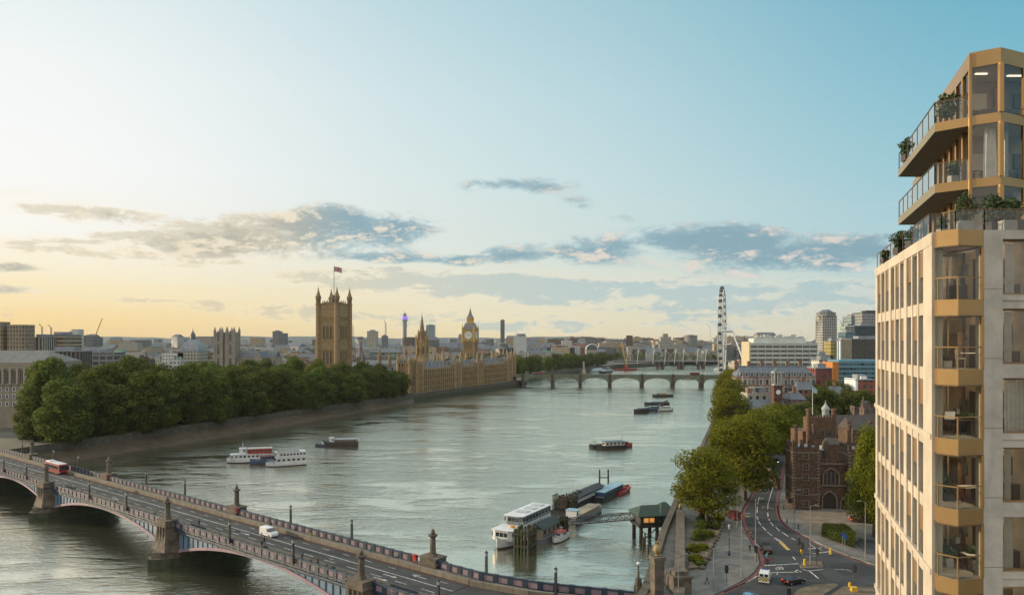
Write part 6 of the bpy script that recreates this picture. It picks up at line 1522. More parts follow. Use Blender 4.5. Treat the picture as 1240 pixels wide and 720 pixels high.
for q in range(20): a0, a1 = 2*pi*q/20, 2*pi*(q+1)/20; mb.face([(0,-w/2-.16,zz),(1.1*cos(a0),-w/2-.16,zz+1.1*sin(a0)),(1.1*cos(a1),-w/2-.16,zz+1.1*sin(a1))])
part(mb,'clock_face',DIAL,t)
mb = MB(); mb.box(0,6,0,26,14,9,0,1); mb.gable(0,6,9,26.6,14.6,4.5,1,0); single(mb,'chapel',[facade('chapel_wall',(0.14,0.07,0.05),bw=3.4,fh=6,wf=.3,hf=.5),BSL],'low slate roofed brick chapel at the foot of the brick clock tower','chapel',(X(944,D+6),D+8,ZE))
mb = MB(); mb.box(0,5,0,20,10,11,0,1); mb.gable(0,5,11,20.4,10.4,4.2,1,pi*0); single(mb,'garden_museum',[F['pale'],BSL],'pale walled house with slate roof left of the brick clock tower','house',(X(917,D),D,ZE))
city_block(905,932,478,352,'pale','lead','pale low hospital annex among trees left of the brick clock tower',depth=14,z0=ZE)
city_block(958,976,474,350,'brown','slate','brown gabled house right of the brick clock tower',depth=12,z0=ZE)
city_block(892,904,440,760,'pale','lead','pale county office block just right of the wheel foot',depth=30,z0=ZE)
for k,(px0,px1,yt,D,fk,rk) in enumerate(((990,1010,452,610,'grey','lead'),(1010,1034,446,700,'brown','tar'),(966,990,462,400,'red','slate'),(1005,1030,468,400,'brown','slate'),(1046,1070,496,330,'brown','tar'),(880,893,455,620,'warm','lead'))):
    lab = ['grey flat roofed block peeping below the gold clad block','brown block between the gold block and the blue glass office','red brick terrace above the palace garden trees','brown slate roofed house above the palace gardens at right','low flat roofed house behind the palace hall chimneys','honey stone hall half hidden by the clipped riverside trees'][k]
    city_block(px0,px1,yt,D,fk,rk,lab,depth=14,z0=ZE)
# ---------------------------------------------------------------- tudor palace gatehouse
QUO = mat('stone_quoin',(0.15,0.12,0.088),.85,.15,1.0)
def tudor_windows(t, pts, w, h, rz=0.0, name='window'):
    mb = MB(); fr = .16
    mb.box(-w/2,0,-.1,fr,.3,h+.2,0); mb.box(w/2,0,-.1,fr,.3,h+.2,0); mb.box(0,0,-.1,w-fr,.3,fr,0); mb.box(0,0,h-.06,w-fr,.3,fr,0); mb.box(0,0,fr-.1,.12,.2,h,0); mb.box(0,.01,h*.5,w-fr,.18,.1,0)
    mb.face([(-w/2,.02,0),(w/2,.02,0),(w/2,.02,h),(-w/2,.02,h)],1)
    for zz in (-.1,h*.3,h*.65): mb.box(-w/2-.18,.04,zz,.3,.2,.3,0); mb.box(w/2+.18,.04,zz,.3,.2,.3,0)
    me = mb.mesh(name,[QUO,GOTHG])
    for (x,y,z) in pts: part(me,name,None,t,None,(x,y,z),rz)
D = Dz(617,ZE); x0 = X(960,D); gh = thing('gatehouse','dark red tudor brick gatehouse with two square towers and pointed gateway','gatehouse',(x0,D,ZE),radians(-4))
hT_ = Z(541,D)-ZE
def gtower(x, y, w, d, h, lead=True):
    mb = MB(); mb.box(x+w/2,y+d/2,0,w,d,h,0)
    for zz in (h*.24,h*.5,h*.98-1.2): mb.box(x+w/2,y+d/2,zz,w+.25,d+.25,.3,1)
    n = 7
    for k in range(n):
        if k % 2 == 0:
            mb.box(x+w*(k+.5)/n,y+.2,h,w/n,.4,1.1,0); mb.box(x+w*(k+.5)/n,y+d-.2,h,w/n,.4,1.1,0)
            mb.box(x+.2,y+d*(k+.5)/n,h,.398,d/n-.01,1.1,0); mb.box(x+w-.2,y+d*(k+.5)/n,h,.398,d/n-.01,1.1,0)
    mb.box(x+w/2,y+d/2,h-.05,w-.9,d-.9,.15,2)
    for k in range(int(h/.8)):
        for xx in (x+.2,x+w-.2): mb.box(xx,y-.04,k*.8,.55+.25*(k%2),.14,.4,1)
    part(mb,'corner_tower',[BRICK,QUO,ROOF['lead']],gh)
wt = 31.5/FP*D; wg = 34/FP*D; wt2 = 20/FP*D
gtower(0,0,wt,wt*.95,hT_); gtower(wt+wg,-.2,wt2*1.3,wt,hT_-.5)
tudor_windows(gh,[(wt*.48,-.16,hT_*q) for q in (.05,.24,.47,.64,.81)],1.3,1.6)
tudor_windows(gh,[(wt+wg+2.2,-.36,hT_*q) for q in (.30,.55,.78)],1.2,1.5)
hg = Z(561,D)-ZE; gx = wt+wg/2
mb = MB(); mb.box(gx,wt*.55,0,wg,wt*.6,hg,0); mb.box(gx,wt*.22,hg*.5,wg,.3,.35,1); mb.box(gx,wt*.22,hg-.4,wg,.35,.4,1)
for k in range(9): mb.box(wt+wg*(k+.5)/9,wt*.25+.2,hg,wg/13,.4,.9,0)
part(mb,'gate_range',[BRICK,QUO],gh)
def pointed(cx_, w, h, y, t, name, mats, rim=True):
    mb = MB(); P = [(cx_-w/2,0),(cx_+w/2,0),(cx_+w/2,h*.62),(cx_+w*.36,h*.82),(cx_,h),(cx_-w*.36,h*.82),(cx_-w/2,h*.62)]
    mb.face([(x,y,z) for x,z in P],0)
    for (xa,za),(xb,zb) in list(zip(P[1:],P[2:]+P[:1])): mb.bar((xa,y-.1,za),(xb,y-.1,zb),.35,1)
    return part(mb,name,mats,t)
yg = wt*.25-.05
pointed(gx-.6,3.6,4.6,yg,gh,'gate_arch',[mat('dark_timber_gate',(0.02,0.015,0.012),.8),QUO]); pointed(gx+3.0,1.6,3.0,yg,gh,'side_door',[MATS['dark_timber_gate'],QUO])
o = pointed(gx-.2,4.0,4.4,yg,gh,'great_window',[GOTHG,QUO]); o.location = (0,0,hg*.52)
for k in (-1,0,1): mb = MB(); mb.box(gx-.2+k*1.0,yg-.12,hg*.52,.16,.15,3.5); part(mb,'window_mullion',QUO,gh)
for (x,y) in ((wt*.16,wt*.15),(wt*.98,wt*.6),(wt+wg+wt2*.3,wt*.4)):
    mb = MB(); mb.taper(x,y,hT_,hT_+5.0,.5,.42,8); mb.taper(x,y,hT_+5.0,hT_+5.5,.6,.6,8); part(mb,'chimney_turret',BRICK,gh)
# palace ranges behind
D = 232; ph_ = thing('palace_hall','brick great hall range with long slate roof, battlements and white lantern','palace',(X(975,D),D,ZE)); s_ = D/FP
mb = MB(); mb.box(15*s_,5,0,36*s_,10,Z(522,D)-ZE,0); h1 = Z(505,D)-ZE; mb.box(18*s_,1,0,30*s_,5,h1,0)
for k in range(9): mb.box((4+k*3.4)*s_,-1.3,h1,1.7*s_,.4,.9,0)
for x in (2.5,33): mb.taper(x*s_,-1.0,0,h1+2.2,.8,.7,8); mb.taper(x*s_,-1.0,h1+2.2,h1+2.8,.9,.9,8)
part(mb,'brick_range',[mat('warm_brick',(0.11,0.062,0.036),.9,.25,.9,bump=.2)],ph_)
mb = MB(); mb.box(64*s_,9,0,70*s_,12,Z(527,D)-ZE,0); part(mb,'hall_wall',BRICK,ph_)
mb = MB(); mb.gable(64*s_,9,Z(527,D)-ZE-.1,71*s_,13,Z(505,D)-Z(527,D),0); part(mb,'hall_roof',mat('dark_tile_roof',(0.065,0.055,0.05),.8,.2,.8),ph_)
tudor_windows(ph_,[(x*s_,-1.62,h1*q) for x in (9,18,27) for q in (.45,.7)],1.3,1.7)
mb = MB(); mb.taper(28*s_,2,h1,h1+2.2,1.1,1.0,8,0); mb.lathe(28*s_,2,[(1.3,h1+2.2),(1.1,h1+2.9),(.6,h1+3.5),(.2,h1+4.2),(.04,h1+5.2)],8); part(mb,'lantern',mat('lantern_white_lead',(0.30,0.33,0.32),.6,.1),ph_)
mb = MB(); mb.taper(12*s_,2,h1,h1+9,.09,.05,6); mb.face([(12*s_,2,h1+7.6),(12*s_+1.6,2.3,h1+7.3),(12*s_+1.6,2.3,h1+8.6),(12*s_,2,h1+9)],1); part(mb,'flagstaff',[WHITE,mat('pale_flag',(0.25,0.4,0.42),.8)],ph_)
D2 = 212; pc = thing('palace_lodging','brick lodging range with tall chimneys and arched hall porch behind the gatehouse','house',(X(1022,D2),D2,ZE)); s_ = D2/FP
mb = MB(); mb.box(0,4,0,52*s_,9,Z(545,D2)-ZE,0); mb.box(22*s_,4,0,26*s_,9.5,Z(520,D2)-ZE,0); part(mb,'wall',BRICK,pc)
mb = MB(); mb.box(0,4,Z(545,D2)-ZE,51*s_,8,.4,0); part(mb,'flat_roof',ROOF['white'],pc)
for x in (9,36): mb = MB(); mb.taper(x*s_,2,0,Z(512,D2)-ZE,.6,.5,8); mb.taper(x*s_,2,Z(512,D2)-ZE,Z(510,D2)-ZE,.7,.7,8); part(mb,'chimney',MATS['warm_brick'],pc)
mb = MB(); mb.gable(22*s_,4,Z(520,D2)-ZE,26*s_,10,3.2,0); part(mb,'roof',MATS['dark_tile_roof'],pc)
tudor_windows(pc,[(x*s_,-.66,(Z(545,D2)-ZE)*.72) for x in (-18,-8,2)],1.4,1.6)
D3 = 200; mb = MB(); s_ = D3/FP; mb.box(0,3,0,14*s_,5,Z(543,D3)-ZE,0); mb.gable(0,3,Z(543,D3)-ZE,14*s_,5,1.6,1); single(mb,'garden_lodge',[BRICK,MATS['dark_tile_roof']],'small brick lodge roof between gatehouse towers and hall','house',(X(1012,D3+8),D3+8,ZE))
# garden walls and gate piers
mb = MB(); band(mb,[(92,292),(88,270),(82,240),(76.5,213)],-.3,.3,ZE,ZE+3.2,0); single(mb,'brick_wall',BRICK,'long dark brick garden wall beside the road left of the gatehouse','wall')
# ---------------------------------------------------------------- boats
def hull(L, W, h, bow=.35, stern=.85, flare=.86, sheer=.25, draft=.4):
    mb = MB(); n = 22; st = []
    for i in range(n+1):
        t = i/n; x = -L/2+L*t
        hw = W/2*(stern+(1-stern)*min(1, t/.25)) if t < .25 else W/2
        if t > 1-bow: q = (t-(1-bow))/bow; hw = W/2*max(.02, (1-q*q*.98))
        z = h*(1+sheer*max(0,(t-.55)/.45)**2)
        st.append((x, hw, z))
    for (x0,a0,z0),(x1,a1,z1) in zip(st, st[1:]):
        for s in (1,-1):
            k0 = x0*(1 if x0 < L*.3 else .97); k1 = x1*(1 if x1 < L*.3 else .97)
            lo0, lo1 = (k0, s*a0*flare, -draft), (k1, s*a1*flare, -draft); m0, m1 = (x0*.995, s*a0*.97, h*.28), (x1*.995, s*a1*.97, h*.28); u0, u1 = (x0,s*a0,z0), (x1,s*a1,z1)
            A = [lo0,lo1,m1,m0]; B_ = [m0,m1,u1,u0]
            mb.face(A if s < 0 else A[::-1], 1, None, True); mb.face(B_ if s < 0 else B_[::-1], 0, None, True)
            r0, r1 = (x0, s*a0*.985, z0+.28), (x1, s*a1*.985, z1+.28); mb.face([u0,u1,r1,r0] if s < 0 else [u0,u1,r1,r0][::-1], 0)
        mb.face([(x0,-a0,z0),(x1,-a1,z1),(x1,a1,z1),(x0,a0,z0)], 2)
    x, a, z = st[0]; mb.face([(x,-a*flare,-draft),(x,-a,z+.28),(x,a,z+.28),(x,a*flare,-draft)][::-1], 0)
    return mb
DECKW = mat('boat_deck_grey',(0.22,0.215,0.20),.85,.15); BOOT = mat('boat_waterline_dark',(0.06,0.035,0.03),.6,.2)
def col(n, c, r=.4): return mat(n, c, r, .08, .6, stain=.15)
HW = col('boat_white',(0.60,0.62,0.62)); HR = col('boat_red',(0.30,0.035,0.025)); HB = col('boat_blue',(0.035,0.07,0.13)); HK = col('boat_black',(0.02,0.022,0.026)); HG = col('boat_grey',(0.17,0.19,0.20)); HT_ = col('boat_pale_blue_roof',(0.22,0.36,0.44))
def boat(name, label, px, py, D=None, rz=0.0, L=20, W=5, h=1.5, hullc=HW, cabins=(), bow=.35, stern=.85, extras=None, group=None, boot=BOOT, cat='boat', parent_z=0):
    """cabins: (x centre, length, width, z0, height, wall material, roof material, window rows)"""
    D = D or Dz(py, 0); t = thing(name, label, cat, (X(px,D), D, 0), rz, group)
    part(hull(L,W,h,bow,stern), 'hull', [hullc, boot, DECKW], t)
    for (cx_, cl, cw, z0, ch, wm, rm, wins) in cabins:
        mb = MB(); mb.prism([(cx_-cl/2,-cw/2),(cx_+cl/2-.5,-cw/2),(cx_+cl/2,-cw*.32),(cx_+cl/2,cw*.32),(cx_+cl/2-.5,cw/2),(cx_-cl/2,cw/2)], z0, z0+ch, 0); c = part(mb,'cabin',wm,t)
        mb = MB(); mb.prism([(cx_-cl/2-.15,-cw/2-.15),(cx_+cl/2-.2,-cw/2-.15),(cx_+cl/2+.25,-cw*.32),(cx_+cl/2+.25,cw*.32),(cx_+cl/2-.2,cw/2+.15),(cx_-cl/2-.15,cw/2+.15)], z0+ch, z0+ch+.14, 0, None, True); part(mb,'roof',rm,c)
        n = int(wins)
        for k in range(n):
            xx = cx_-cl/2+cl*(k+.5)/n
            if n == 0 or xx > cx_+cl/2-.7: continue
            for s in (-1,1): mb = MB(); mb.box(xx,s*(cw/2+.02),z0+ch*.38,cl/n*.62,.06,ch*.40); part(mb,'window',DKGLASS,c)
        if n:
            mb = MB()
            for k in (-1,0,1): mb.box(cx_+cl/2+.02,k*cw*.2,z0+ch*.4,.06,cw*.16,ch*.4)
            part(mb,'front_windows',DKGLASS,c)
    if extras: extras(t)
    return t
def railings(t, L, W, z, x0, x1, m=WHITE):
    mb = MB()
    for s in (-1,1):
        mb.bar((x0,s*W/2,z+.95),(x1,s*W/2,z+.95),.06); mb.bar((x0,s*W/2,z+.5),(x1,s*W/2,z+.5),.04)
        n = max(2,int((x1-x0)/1.4))
        for k in range(n+1): mb.bar((x0+(x1-x0)*k/n,s*W/2,z),(x0+(x1-x0)*k/n,s*W/2,z+.95),.05)
    part(mb,'railing',m,t)
def mast(t, x, z, h, m=WHITE, y=0.0):
    mb = MB(); mb.taper(x,y,z,z+h,.09,.05,6); mb.bar((x,-.6,z+h*.7),(x,.6,z+h*.7),.06); part(mb,'mast',m,t)
def ext_a(t): railings(t,20,4.4,1.6,4.5,9.0); mast(t,3.2,6.4,2.0)
boat('tour_boat','white and red double deck tour boat, left one of the moored pair',304,559,rz=radians(196),L=19,W=5,h=1.5,cabins=((1.5,13,4.2,1.5,2.0,HW,HW,8),(-3.5,9.5,4.2,3.65,2.0,HR,col('cream_awning',(0.5,0.43,0.36)),6),(3.2,2.6,3.0,3.65,2.2,HW,HW,2)),extras=ext_a)
boat('tour_boat','blue hulled tour boat squeezed between the red and white boats',323,561,rz=radians(200),L=13,W=4,h=1.6,hullc=HB,cabins=((-1,7,3.2,1.6,1.6,HB,col('rust_canopy',(0.22,0.09,0.06)),5),),extras=lambda t: railings(t,13,3.6,1.7,2.5,5.5))
def ext_b(t): railings(t,15,4.6,1.5,4.4,7); mb = MB(); mb.box(-1.0,0,5.6,9,4.4,.1); part(mb,'upper_deck',DECKW,t); railings(t,15,4.4,5.7,-5.4,3.4)
boat('party_boat','boxy white double deck party boat, right one of the moored pair',346,563,rz=radians(205),L=15.5,W=5.4,h=1.2,cabins=((-1.8,11.5,5.0,1.3,2.1,HW,HW,6),(-1.8,11.5,5.0,3.5,2.0,HW,HW,9)),bow=.3,stern=1.0,extras=ext_b)
def ext_c(t): mast(t,4,2.2,3); railings(t,18,4.6,2.4,-9,1)
boat('cargo_barge','dark rusty barge loaded with timber frames, moored off the garden wall',412,539.5,rz=radians(192),L=17,W=5,h=1.9,hullc=col('rust_black',(0.035,0.028,0.026)),cabins=((-2.5,10,4.2,2.0,1.3,col('plank_brown',(0.10,0.07,0.05)),col('pale_tarpaulin',(0.33,0.36,0.38)),0),(4.0,2.4,3,2.0,2.0,HW,HW,2)),extras=ext_c,stern=1.0)
boat('work_boat','small blue work boat at the left end of the rusty barge',391,540,rz=radians(190),L=7,W=2.8,h=.9,hullc=HB,cabins=((-.5,2.2,2,1,1.1,HW,HW,2),))
def ext_d(t): mast(t,-6.2,3.6,3.0,HB); railings(t,14,4,1.6,3,6.4,IRON)
boat('covered_barge','dark houseboat barge with white windowed cabin in midstream',739,543,rz=radians(200),L=15,W=4.6,h=1.5,hullc=HK,cabins=((-1.5,10,3.8,1.5,1.9,col('cabin_cream',(0.48,0.46,0.42)),HB,5),),extras=ext_d,stern=1.0)
boat('work_boat','red hulled boat lashed to the right side of the midstream houseboat',755,541,rz=radians(198),L=8,W=3,h=1.6,hullc=HR,cabins=((-.4,3,2.2,1.6,.8,HK,HK,0),),bow=.4)
def ext_e(t): mb = MB(); mb.tube([(1,0,1.5),(1,0,3.0),(2.2,0,3.4)],.18,6); part(mb,'davit',col('machine_yellow',(0.45,0.30,0.04)),t)
boat('flat_barge','low dark flat barge with yellow davit left of the midstream houseboat',724,542,rz=radians(195),L=9,W=4,h=1.3,hullc=HK,bow=.25,stern=1.0,extras=ext_e)
moor = 'moored boats in midstream near the arched bridge'
boat('lighter','black flat lighter with yellow load, farthest of the midstream moored group',802,480,rz=radians(188),L=19,W=5,h=1.6,hullc=HK,bow=.2,stern=1.0,cabins=((-1,5,3,1.6,1.2,col('load_yellow',(0.42,0.33,0.04)),HK,0),(4.5,3,3,1.6,1.6,HG,HG,0)),group=moor)
boat('lighter','grey launch at the near left corner of the midstream moored group',776,499,rz=radians(205),L=12,W=4,h=1.8,hullc=HK,cabins=((-1,7,3.2,1.8,1.2,HG,HG,3),),group=moor)
boat('lighter','grey blue launch in the middle of the midstream moored group',791,497,rz=radians(190),L=11,W=4,h=1.8,hullc=HB,cabins=((-.5,6.5,3.2,1.8,1.5,HG,HT_,4),),group=moor)
boat('lighter','white cabin cruiser at the right of the midstream moored group',806,497,rz=radians(14),L=12,W=4.2,h=1.5,hullc=HW,cabins=((-.8,7.5,3.4,1.5,1.7,HW,HW,4),(-3.5,2,3,3.3,1.6,HK,HK,0)),group=moor)
boat('lighter','dark barge with pale hatch covers behind the grey launches',795,490,rz=radians(188),L=20,W=5,h=1.7,hullc=HK,cabins=((0,12,4,1.7,1.0,HG,HT_,0),(-7.5,2.6,3,1.7,2.2,HG,HW,2)),group=moor)
# boats and crane barge below the embankment
def ext_f(t):
    m = col('crane_yellow',(0.42,0.27,0.07)); mb = MB(); mb.box(0,0,2.4,7,5,4,0); mb.box(-1,0,6.4,4,4,2.5,0); part(mb,'crane_house',HR,t)
    mb = MB()
    for s in (-1,1): mb.bar((1,s*1.5,6),(-8,s*.5,50),1.3)
    for k in range(9): mb.bar((1-9*k/9,-1.5+k*.11,6+44*k/9),(1-9*(k+1)/9,1.5-k*.11,6+44*(k+1)/9),.9)
    part(mb,'crane_jib',m,t); mb = MB(); mb.bar((-2,0,8),(8,0,26),.5); mb.bar((8,0,26),(-8,0,50),.25); part(mb,'gantry',m,t)
boat('crane_barge','red crane barge with tall yellow lattice jib beyond the arched bridge',758,446.6,D=1290,rz=radians(4),L=40,W=13,h=2.4,hullc=HR,bow=.1,stern=1.0,extras=ext_f)
boat('moored_ship','dark moored restaurant ship by the embankment left of the crane barge',735,447.5,D=1180,rz=radians(60),L=46,W=9,h=3,hullc=HK,cabins=((0,28,7,3,3,HW,HG,10),(4,8,5,6.1,3,HG,HW,3)))
boat('moored_ship','white river cruiser moored at the wheel landing stage',838,452,D=985,rz=radians(188),L=30,W=7,h=1.8,cabins=((0,20,6,1.8,2.4,HW,HW,8),))
mb = MB(); mb.box(0,0,-.3,70,9,1.6,0); mb.box(-5,0,1.3,40,5,3,1); single(mb,'landing_stage',[HG,WHITE],'long white landing stage pontoon at the foot of the wheel','pontoon',(X(852,1000),1003,0),.12)
mb = MB(); mb.box(0,0,-.3,60,8,1.5,0); mb.box(3,0,1.2,34,5,2.6,1); mb.gable(3,0,3.8,35,6,1.4,2,0); single(mb,'landing_stage',[HG,WHITE,HT_],'embankment pier pontoon with pale roof left of the crane barge','pontoon',(X(722,1240),1240,0),1.0)
# ---------------------------------------------------------------- near pier group
rv = atan2(21.5,11.8)
def ext_g(t):
    railings(t,27,5.8,1.9,6.5,12.2); railings(t,27,5.6,4.35,4.4,7.0)
    mb = MB(); mb.box(-12.4,0,2.6,.08,.08,2.6); mb.face([(-12.4,0,4.2),(-13.6,.3,4.1),(-13.6,.3,5.0),(-12.4,0,5.2)],1); part(mb,'ensign',[WHITE,HR],t)
    mb = MB(); mb.taper(8.0,1.2,4.35,4.75,.7,.6,10); part(mb,'orange_raft',col('raft_orange',(0.55,0.25,0.03)),t)
    mast(t,5.2,6.6,1.6)
    for k in range(3): mb = MB(); mb.box(-8+k*4.2,0,6.63,2.4,3.0,.16); part(mb,'roof_hatch',col('hatch_grey',(0.40,0.43,0.44)),t)
boat('party_boat','large white party boat with long pale roof moored at the near pier',634,651,D=190,rz=rv+pi,L=27,W=6.4,h=1.8,cabins=((1.0,21,5.6,1.8,2.4,HW,HW,11),(-2.5,16,5.2,4.35,2.1,HG,HW,9)),bow=.3,stern=.95,extras=ext_g)
TIMB = mat('wet_pile_timber',(0.055,0.045,0.03),.9,.3,1.0,stain=.5); TIMB2 = mat('mossy_pile',(0.045,0.06,0.025),.9,.3,1.0)
def dolphin(px, py, w, d, h, label, rz):
    D = Dz(py,0)+d/2; t = thing('pile_dolphin',label,'mooring piles',(X(px,D),D,0),rz); n = 0
    nx, ny = max(2,int(w/.62)), max(2,int(d/.62)); r = random.Random(int(px))
    for i in range(nx):
        for j in range(ny):
            if 0 < i < nx-1 and 0 < j < ny-1: continue
            mb = MB(); mb.taper(-w/2+w*i/(nx-1),-d/2+d*j/(ny-1),-2,h*r.uniform(.94,1.03),.29,.27,8,0,smooth=True); part(mb,'timber_pile',TIMB if r.random() < .6 else TIMB2,t)
    mb = MB(); 
    for zz in (h*.3,h*.75): mb.box(0,0,zz+.02,.4,d+.6,.3); mb.box(0,-d/2-.32,zz,w+.4,.25,.4); mb.box(0,d/2+.32,zz,w+.4,.25,.4); mb.box(-w/2-.32,0,zz,.25,d,.4); mb.box(w/2+.32,0,zz,.25,d,.4)
    mb.box(0,0,h*.3,.5,.5,h*.5); mb.box(0,0,h*.8,w-.5,d-.5,.3); part(mb,'waling',TIMB,t)
dolphin(636,672,3.6,3.6,6.2,'dark box of timber piles against the bow of the white party boat',rv-pi/2)
dolphin(688,622,4.2,3.2,5.2,'timber pile cluster at the near end of the long black roofed pontoon',rv-pi/2)
dolphin(683,646,1.3,1.3,4.6,'small pile cluster between the shed pontoon and the gangway foot',rv-pi/2)
def pontoon(px, py, D, L, W, label, hullm, name, roof=None, wallm=None, rh=2.2, gh_=1.2, rz=rv, x0=0.0, rl=None):
    t = thing(name,label,'pontoon',(X(px,D),D,0),rz); mb = MB(); mb.box(0,0,-.4,L,W,1.35,0); mb.box(0,0,.95,L+.3,W+.3,.15,0); part(mb,'pontoon_hull',[hullm],t)
    if roof:
        rl = rl or L*.8; mb = MB(); mb.box(x0,0,1.1,rl,W*.8,rh,0); c = part(mb,'wall',wallm,t)
        mb = MB(); mb.gable(x0,0,1.1+rh,rl+.8,W*.95,gh_,0); part(mb,'roof',roof,t)
        n = int(rl/2.4)
        for k in range(n):
            for s in (-1,1): mb = MB(); mb.box(x0-rl/2+rl*(k+.5)/n,s*(W*.4+.03),1.1+rh*.4,1.2,.08,rh*.4); part(mb,'window',DKGLASS,c)
    railings(t,L,W,1.1,-L/2,L/2,IRON); return t
pontoon(661,652,190,12.5,4.6,'floating pier shed with dark green roof beside the party boat',HG,'pier_pontoon',mat('shed_green_roof',(0.028,0.045,0.04),.7,.15),col('shed_buff',(0.26,0.22,0.17)),2.3,1.3,x0=-.5)
t = pontoon(702,602,228,31,5.0,'long black roofed pontoon with lattice end above the pier',HK,'pier_pontoon')
mb = MB(); mb.box(0,0,1.1,27,4.2,2.3,0); part(mb,'wall',HK,t); mb = MB(); mb.gable(1,0,3.4,28,4.8,.9,0); part(mb,'roof',mat('black_felt',(0.05,0.055,0.06),.7,.2,.4),t)
mb = MB(); mb.box(1,-2.14,1.9,25,.1,.9,0); part(mb,'window_band',col('band_white',(0.45,0.47,0.47)),t)
mb = MB()
for k in range(5):
    for s in (-1,1): mb.bar((-14.8+k*.8,s*2,1.1),(-14.8+k*.8,s*2,5.4),.18); 
for zz in (2.4,3.8,5.3): mb.bar((-15,-2,zz),(-15,2,zz),.16); mb.bar((-15,2,zz),(-11.4,2,zz),.16); mb.bar((-15,-2,zz),(-11.4,-2,zz),.16)
part(mb,'lattice_end',TIMB,t)
for k in range(3): mb = MB(); mb.taper(-7+k*3,0,4.3,4.55,1.1,1.0,14); mb.taper(-7+k*3,0,4.55,4.7,.5,.4,10); part(mb,'roof_vent',IRON,t)
boat('flat_barge','beige decked barge between the black pontoon and the gangway',708,622,D=212,rz=rv,L=22,W=4.6,h=1.3,hullc=HG,bow=.2,stern=1.0,cabins=((0,15,3.6,1.4,.7,col('barge_beige',(0.32,0.28,0.21)),mat('barge_beige_top',(0.30,0.26,0.19),.9),0),(-8.2,2.4,3.2,1.4,2.2,HW,HT_,2)))
boat('covered_barge','barge with pale blue flat roof behind the beige barge',737,602,D=240,rz=rv,L=21,W=4.8,h=1.4,hullc=HK,cabins=((0,17,4.0,1.5,1.3,HB,HT_,7),),bow=.2,stern=1.0)
def ext_h(t):
    for k in range(4): mb = MB(); mb.box(-2.5+k*1.4,0,1.0,.8,1.6,.6); part(mb,'bench_seat',HR,t)
    mb = MB(); mb.tube([(3.5,-1.4,1.2),(5.6,0,1.5),(3.5,1.4,1.2),(-4,1.5,1.0),(-4,-1.5,1.0),(3.5,-1.4,1.2)],.32,8); part(mb,'inflatable_tube',HR,t)
    mb = MB(); mb.bar((-3.6,-1,1),(-3.6,-1,2.6),.08); mb.bar((-3.6,1,1),(-3.6,1,2.6),.08); mb.bar((-3.6,-1,2.6),(-3.6,1,2.6),.08); part(mb,'radar_arch',IRON,t)
boat('speed_boat','bright red rigid speedboat moored beyond the blue roofed barge',754,598,D=246,rz=rv,L=12,W=3.2,h=.9,hullc=col('bright_red',(0.42,0.02,0.025)),extras=ext_h)
boat('launch','small white patrol launch with red top moored beside the pier shed',678,655,D=187,rz=rv+pi,L=7.4,W=2.6,h=1.0,cabins=((-.3,3.0,2.0,1.0,1.2,HW,HR,3),),extras=lambda t: mast(t,-.8,2.3,1.2))
t = thing('pile_gate','pair of tall dark mooring piles joined by a crossbar','mooring piles',(X(731,247),247,0)); 
for px in (726,736.5): mb = MB(); mb.taper(X(px,247)-X(731,247),0,-2,7.4,.3,.28,8); part(mb,'pile',IRON,t)
mb = MB(); mb.box(0,0,4.6,X(736.5,247)-X(726,247),.3,.3); part(mb,'crossbar',IRON,t)
# gangway
g0 = Vector((X(684,197),197,1.5)); g1 = Vector((X(768,190),190,4.7)); dg = g1-g0
t = thing('gangway','dark lattice truss gangway rising from the pontoons to the pier house','gangway',tuple(g0),atan2(dg.y,dg.x)); Lg = Vector((dg.x,dg.y)).length; dz = dg.z
mb = MB(); n = 16
for s in (-1,1):
    for k in range(n):
        xa, xb = Lg*k/n, Lg*(k+1)/n; za, zb_ = dz*k/n, dz*(k+1)/n
        mb.bar((xa,s*.9,za),(xb,s*.9,zb_),.24); mb.bar((xa,s*.9,za+1.5),(xb,s*.9,zb_+1.5),.2); mb.bar((xa,s*.9,za),(xa,s*.9,za+1.5),.1); mb.bar((xa,s*.9,za+(1.5 if k%2 else 0)),(xb,s*.9,zb_+(0 if k%2 else 1.5)),.08)
part(mb,'truss',mat('truss_grey_paint',(0.03,0.036,0.038),.6,.1),t); mb = MB(); mb.face([(0,-.9,.05),(Lg,-.9,dz+.05),(Lg,.9,dz+.05),(0,.9,.05)]); part(mb,'walkway',DECKW,t)
# pier house on piles
t = thing('pier_house','pier house on tall dark piles with hipped green roof and glowing windows','pier house',(X(792,189),189,-.9),radians(10))
mb = MB(); mb.box(0,0,4.5,10.4,7.0,.7,0); part(mb,'platform',IRON,t)
mb = MB(); mb.box(0,0,5.2,9.4,6,2.3,0); part(mb,'wall',mat('pier_house_dark',(0.03,0.032,0.035),.6,.1),t)
mb = MB(); mb.gable(-1.0,0,7.5,9.4,8.0,1.9,0,0,hip=2.2); mb.gable(2.6,0,7.52,5.2,8.2,2.5,0,0,hip=2.0); mb.box(0,0,7.3,11,8,.2,0); part(mb,'roof',mat('pier_green_roof',(0.028,0.055,0.038),.7,.2,.5),t)
GLOW = mat('lamplit_window',(0.5,0.3,0.1),.3,emit=((1.0,0.42,0.10),.55))
for x,m in ((-3.2,GLOW),(-1.7,GLOW),(-.2,DKGLASS)): mb = MB(); mb.box(x,-3.03,5.7,1.2,.1,1.1); part(mb,'window',m,t)
mb = MB(); mb.box(2.9,-3.06,5.9,3.2,.1,1.2); part(mb,'sign_panel',mat('blue_panel',(0.03,0.10,0.32),.5),t)
for x in (-4.4,-.2,4.2):
    for y in (-2.6,2.6): mb = MB(); mb.taper(x,y,-2,4.5,.5,.45,10,0,smooth=True); part(mb,'pile',TIMB,t)
mb = MB()
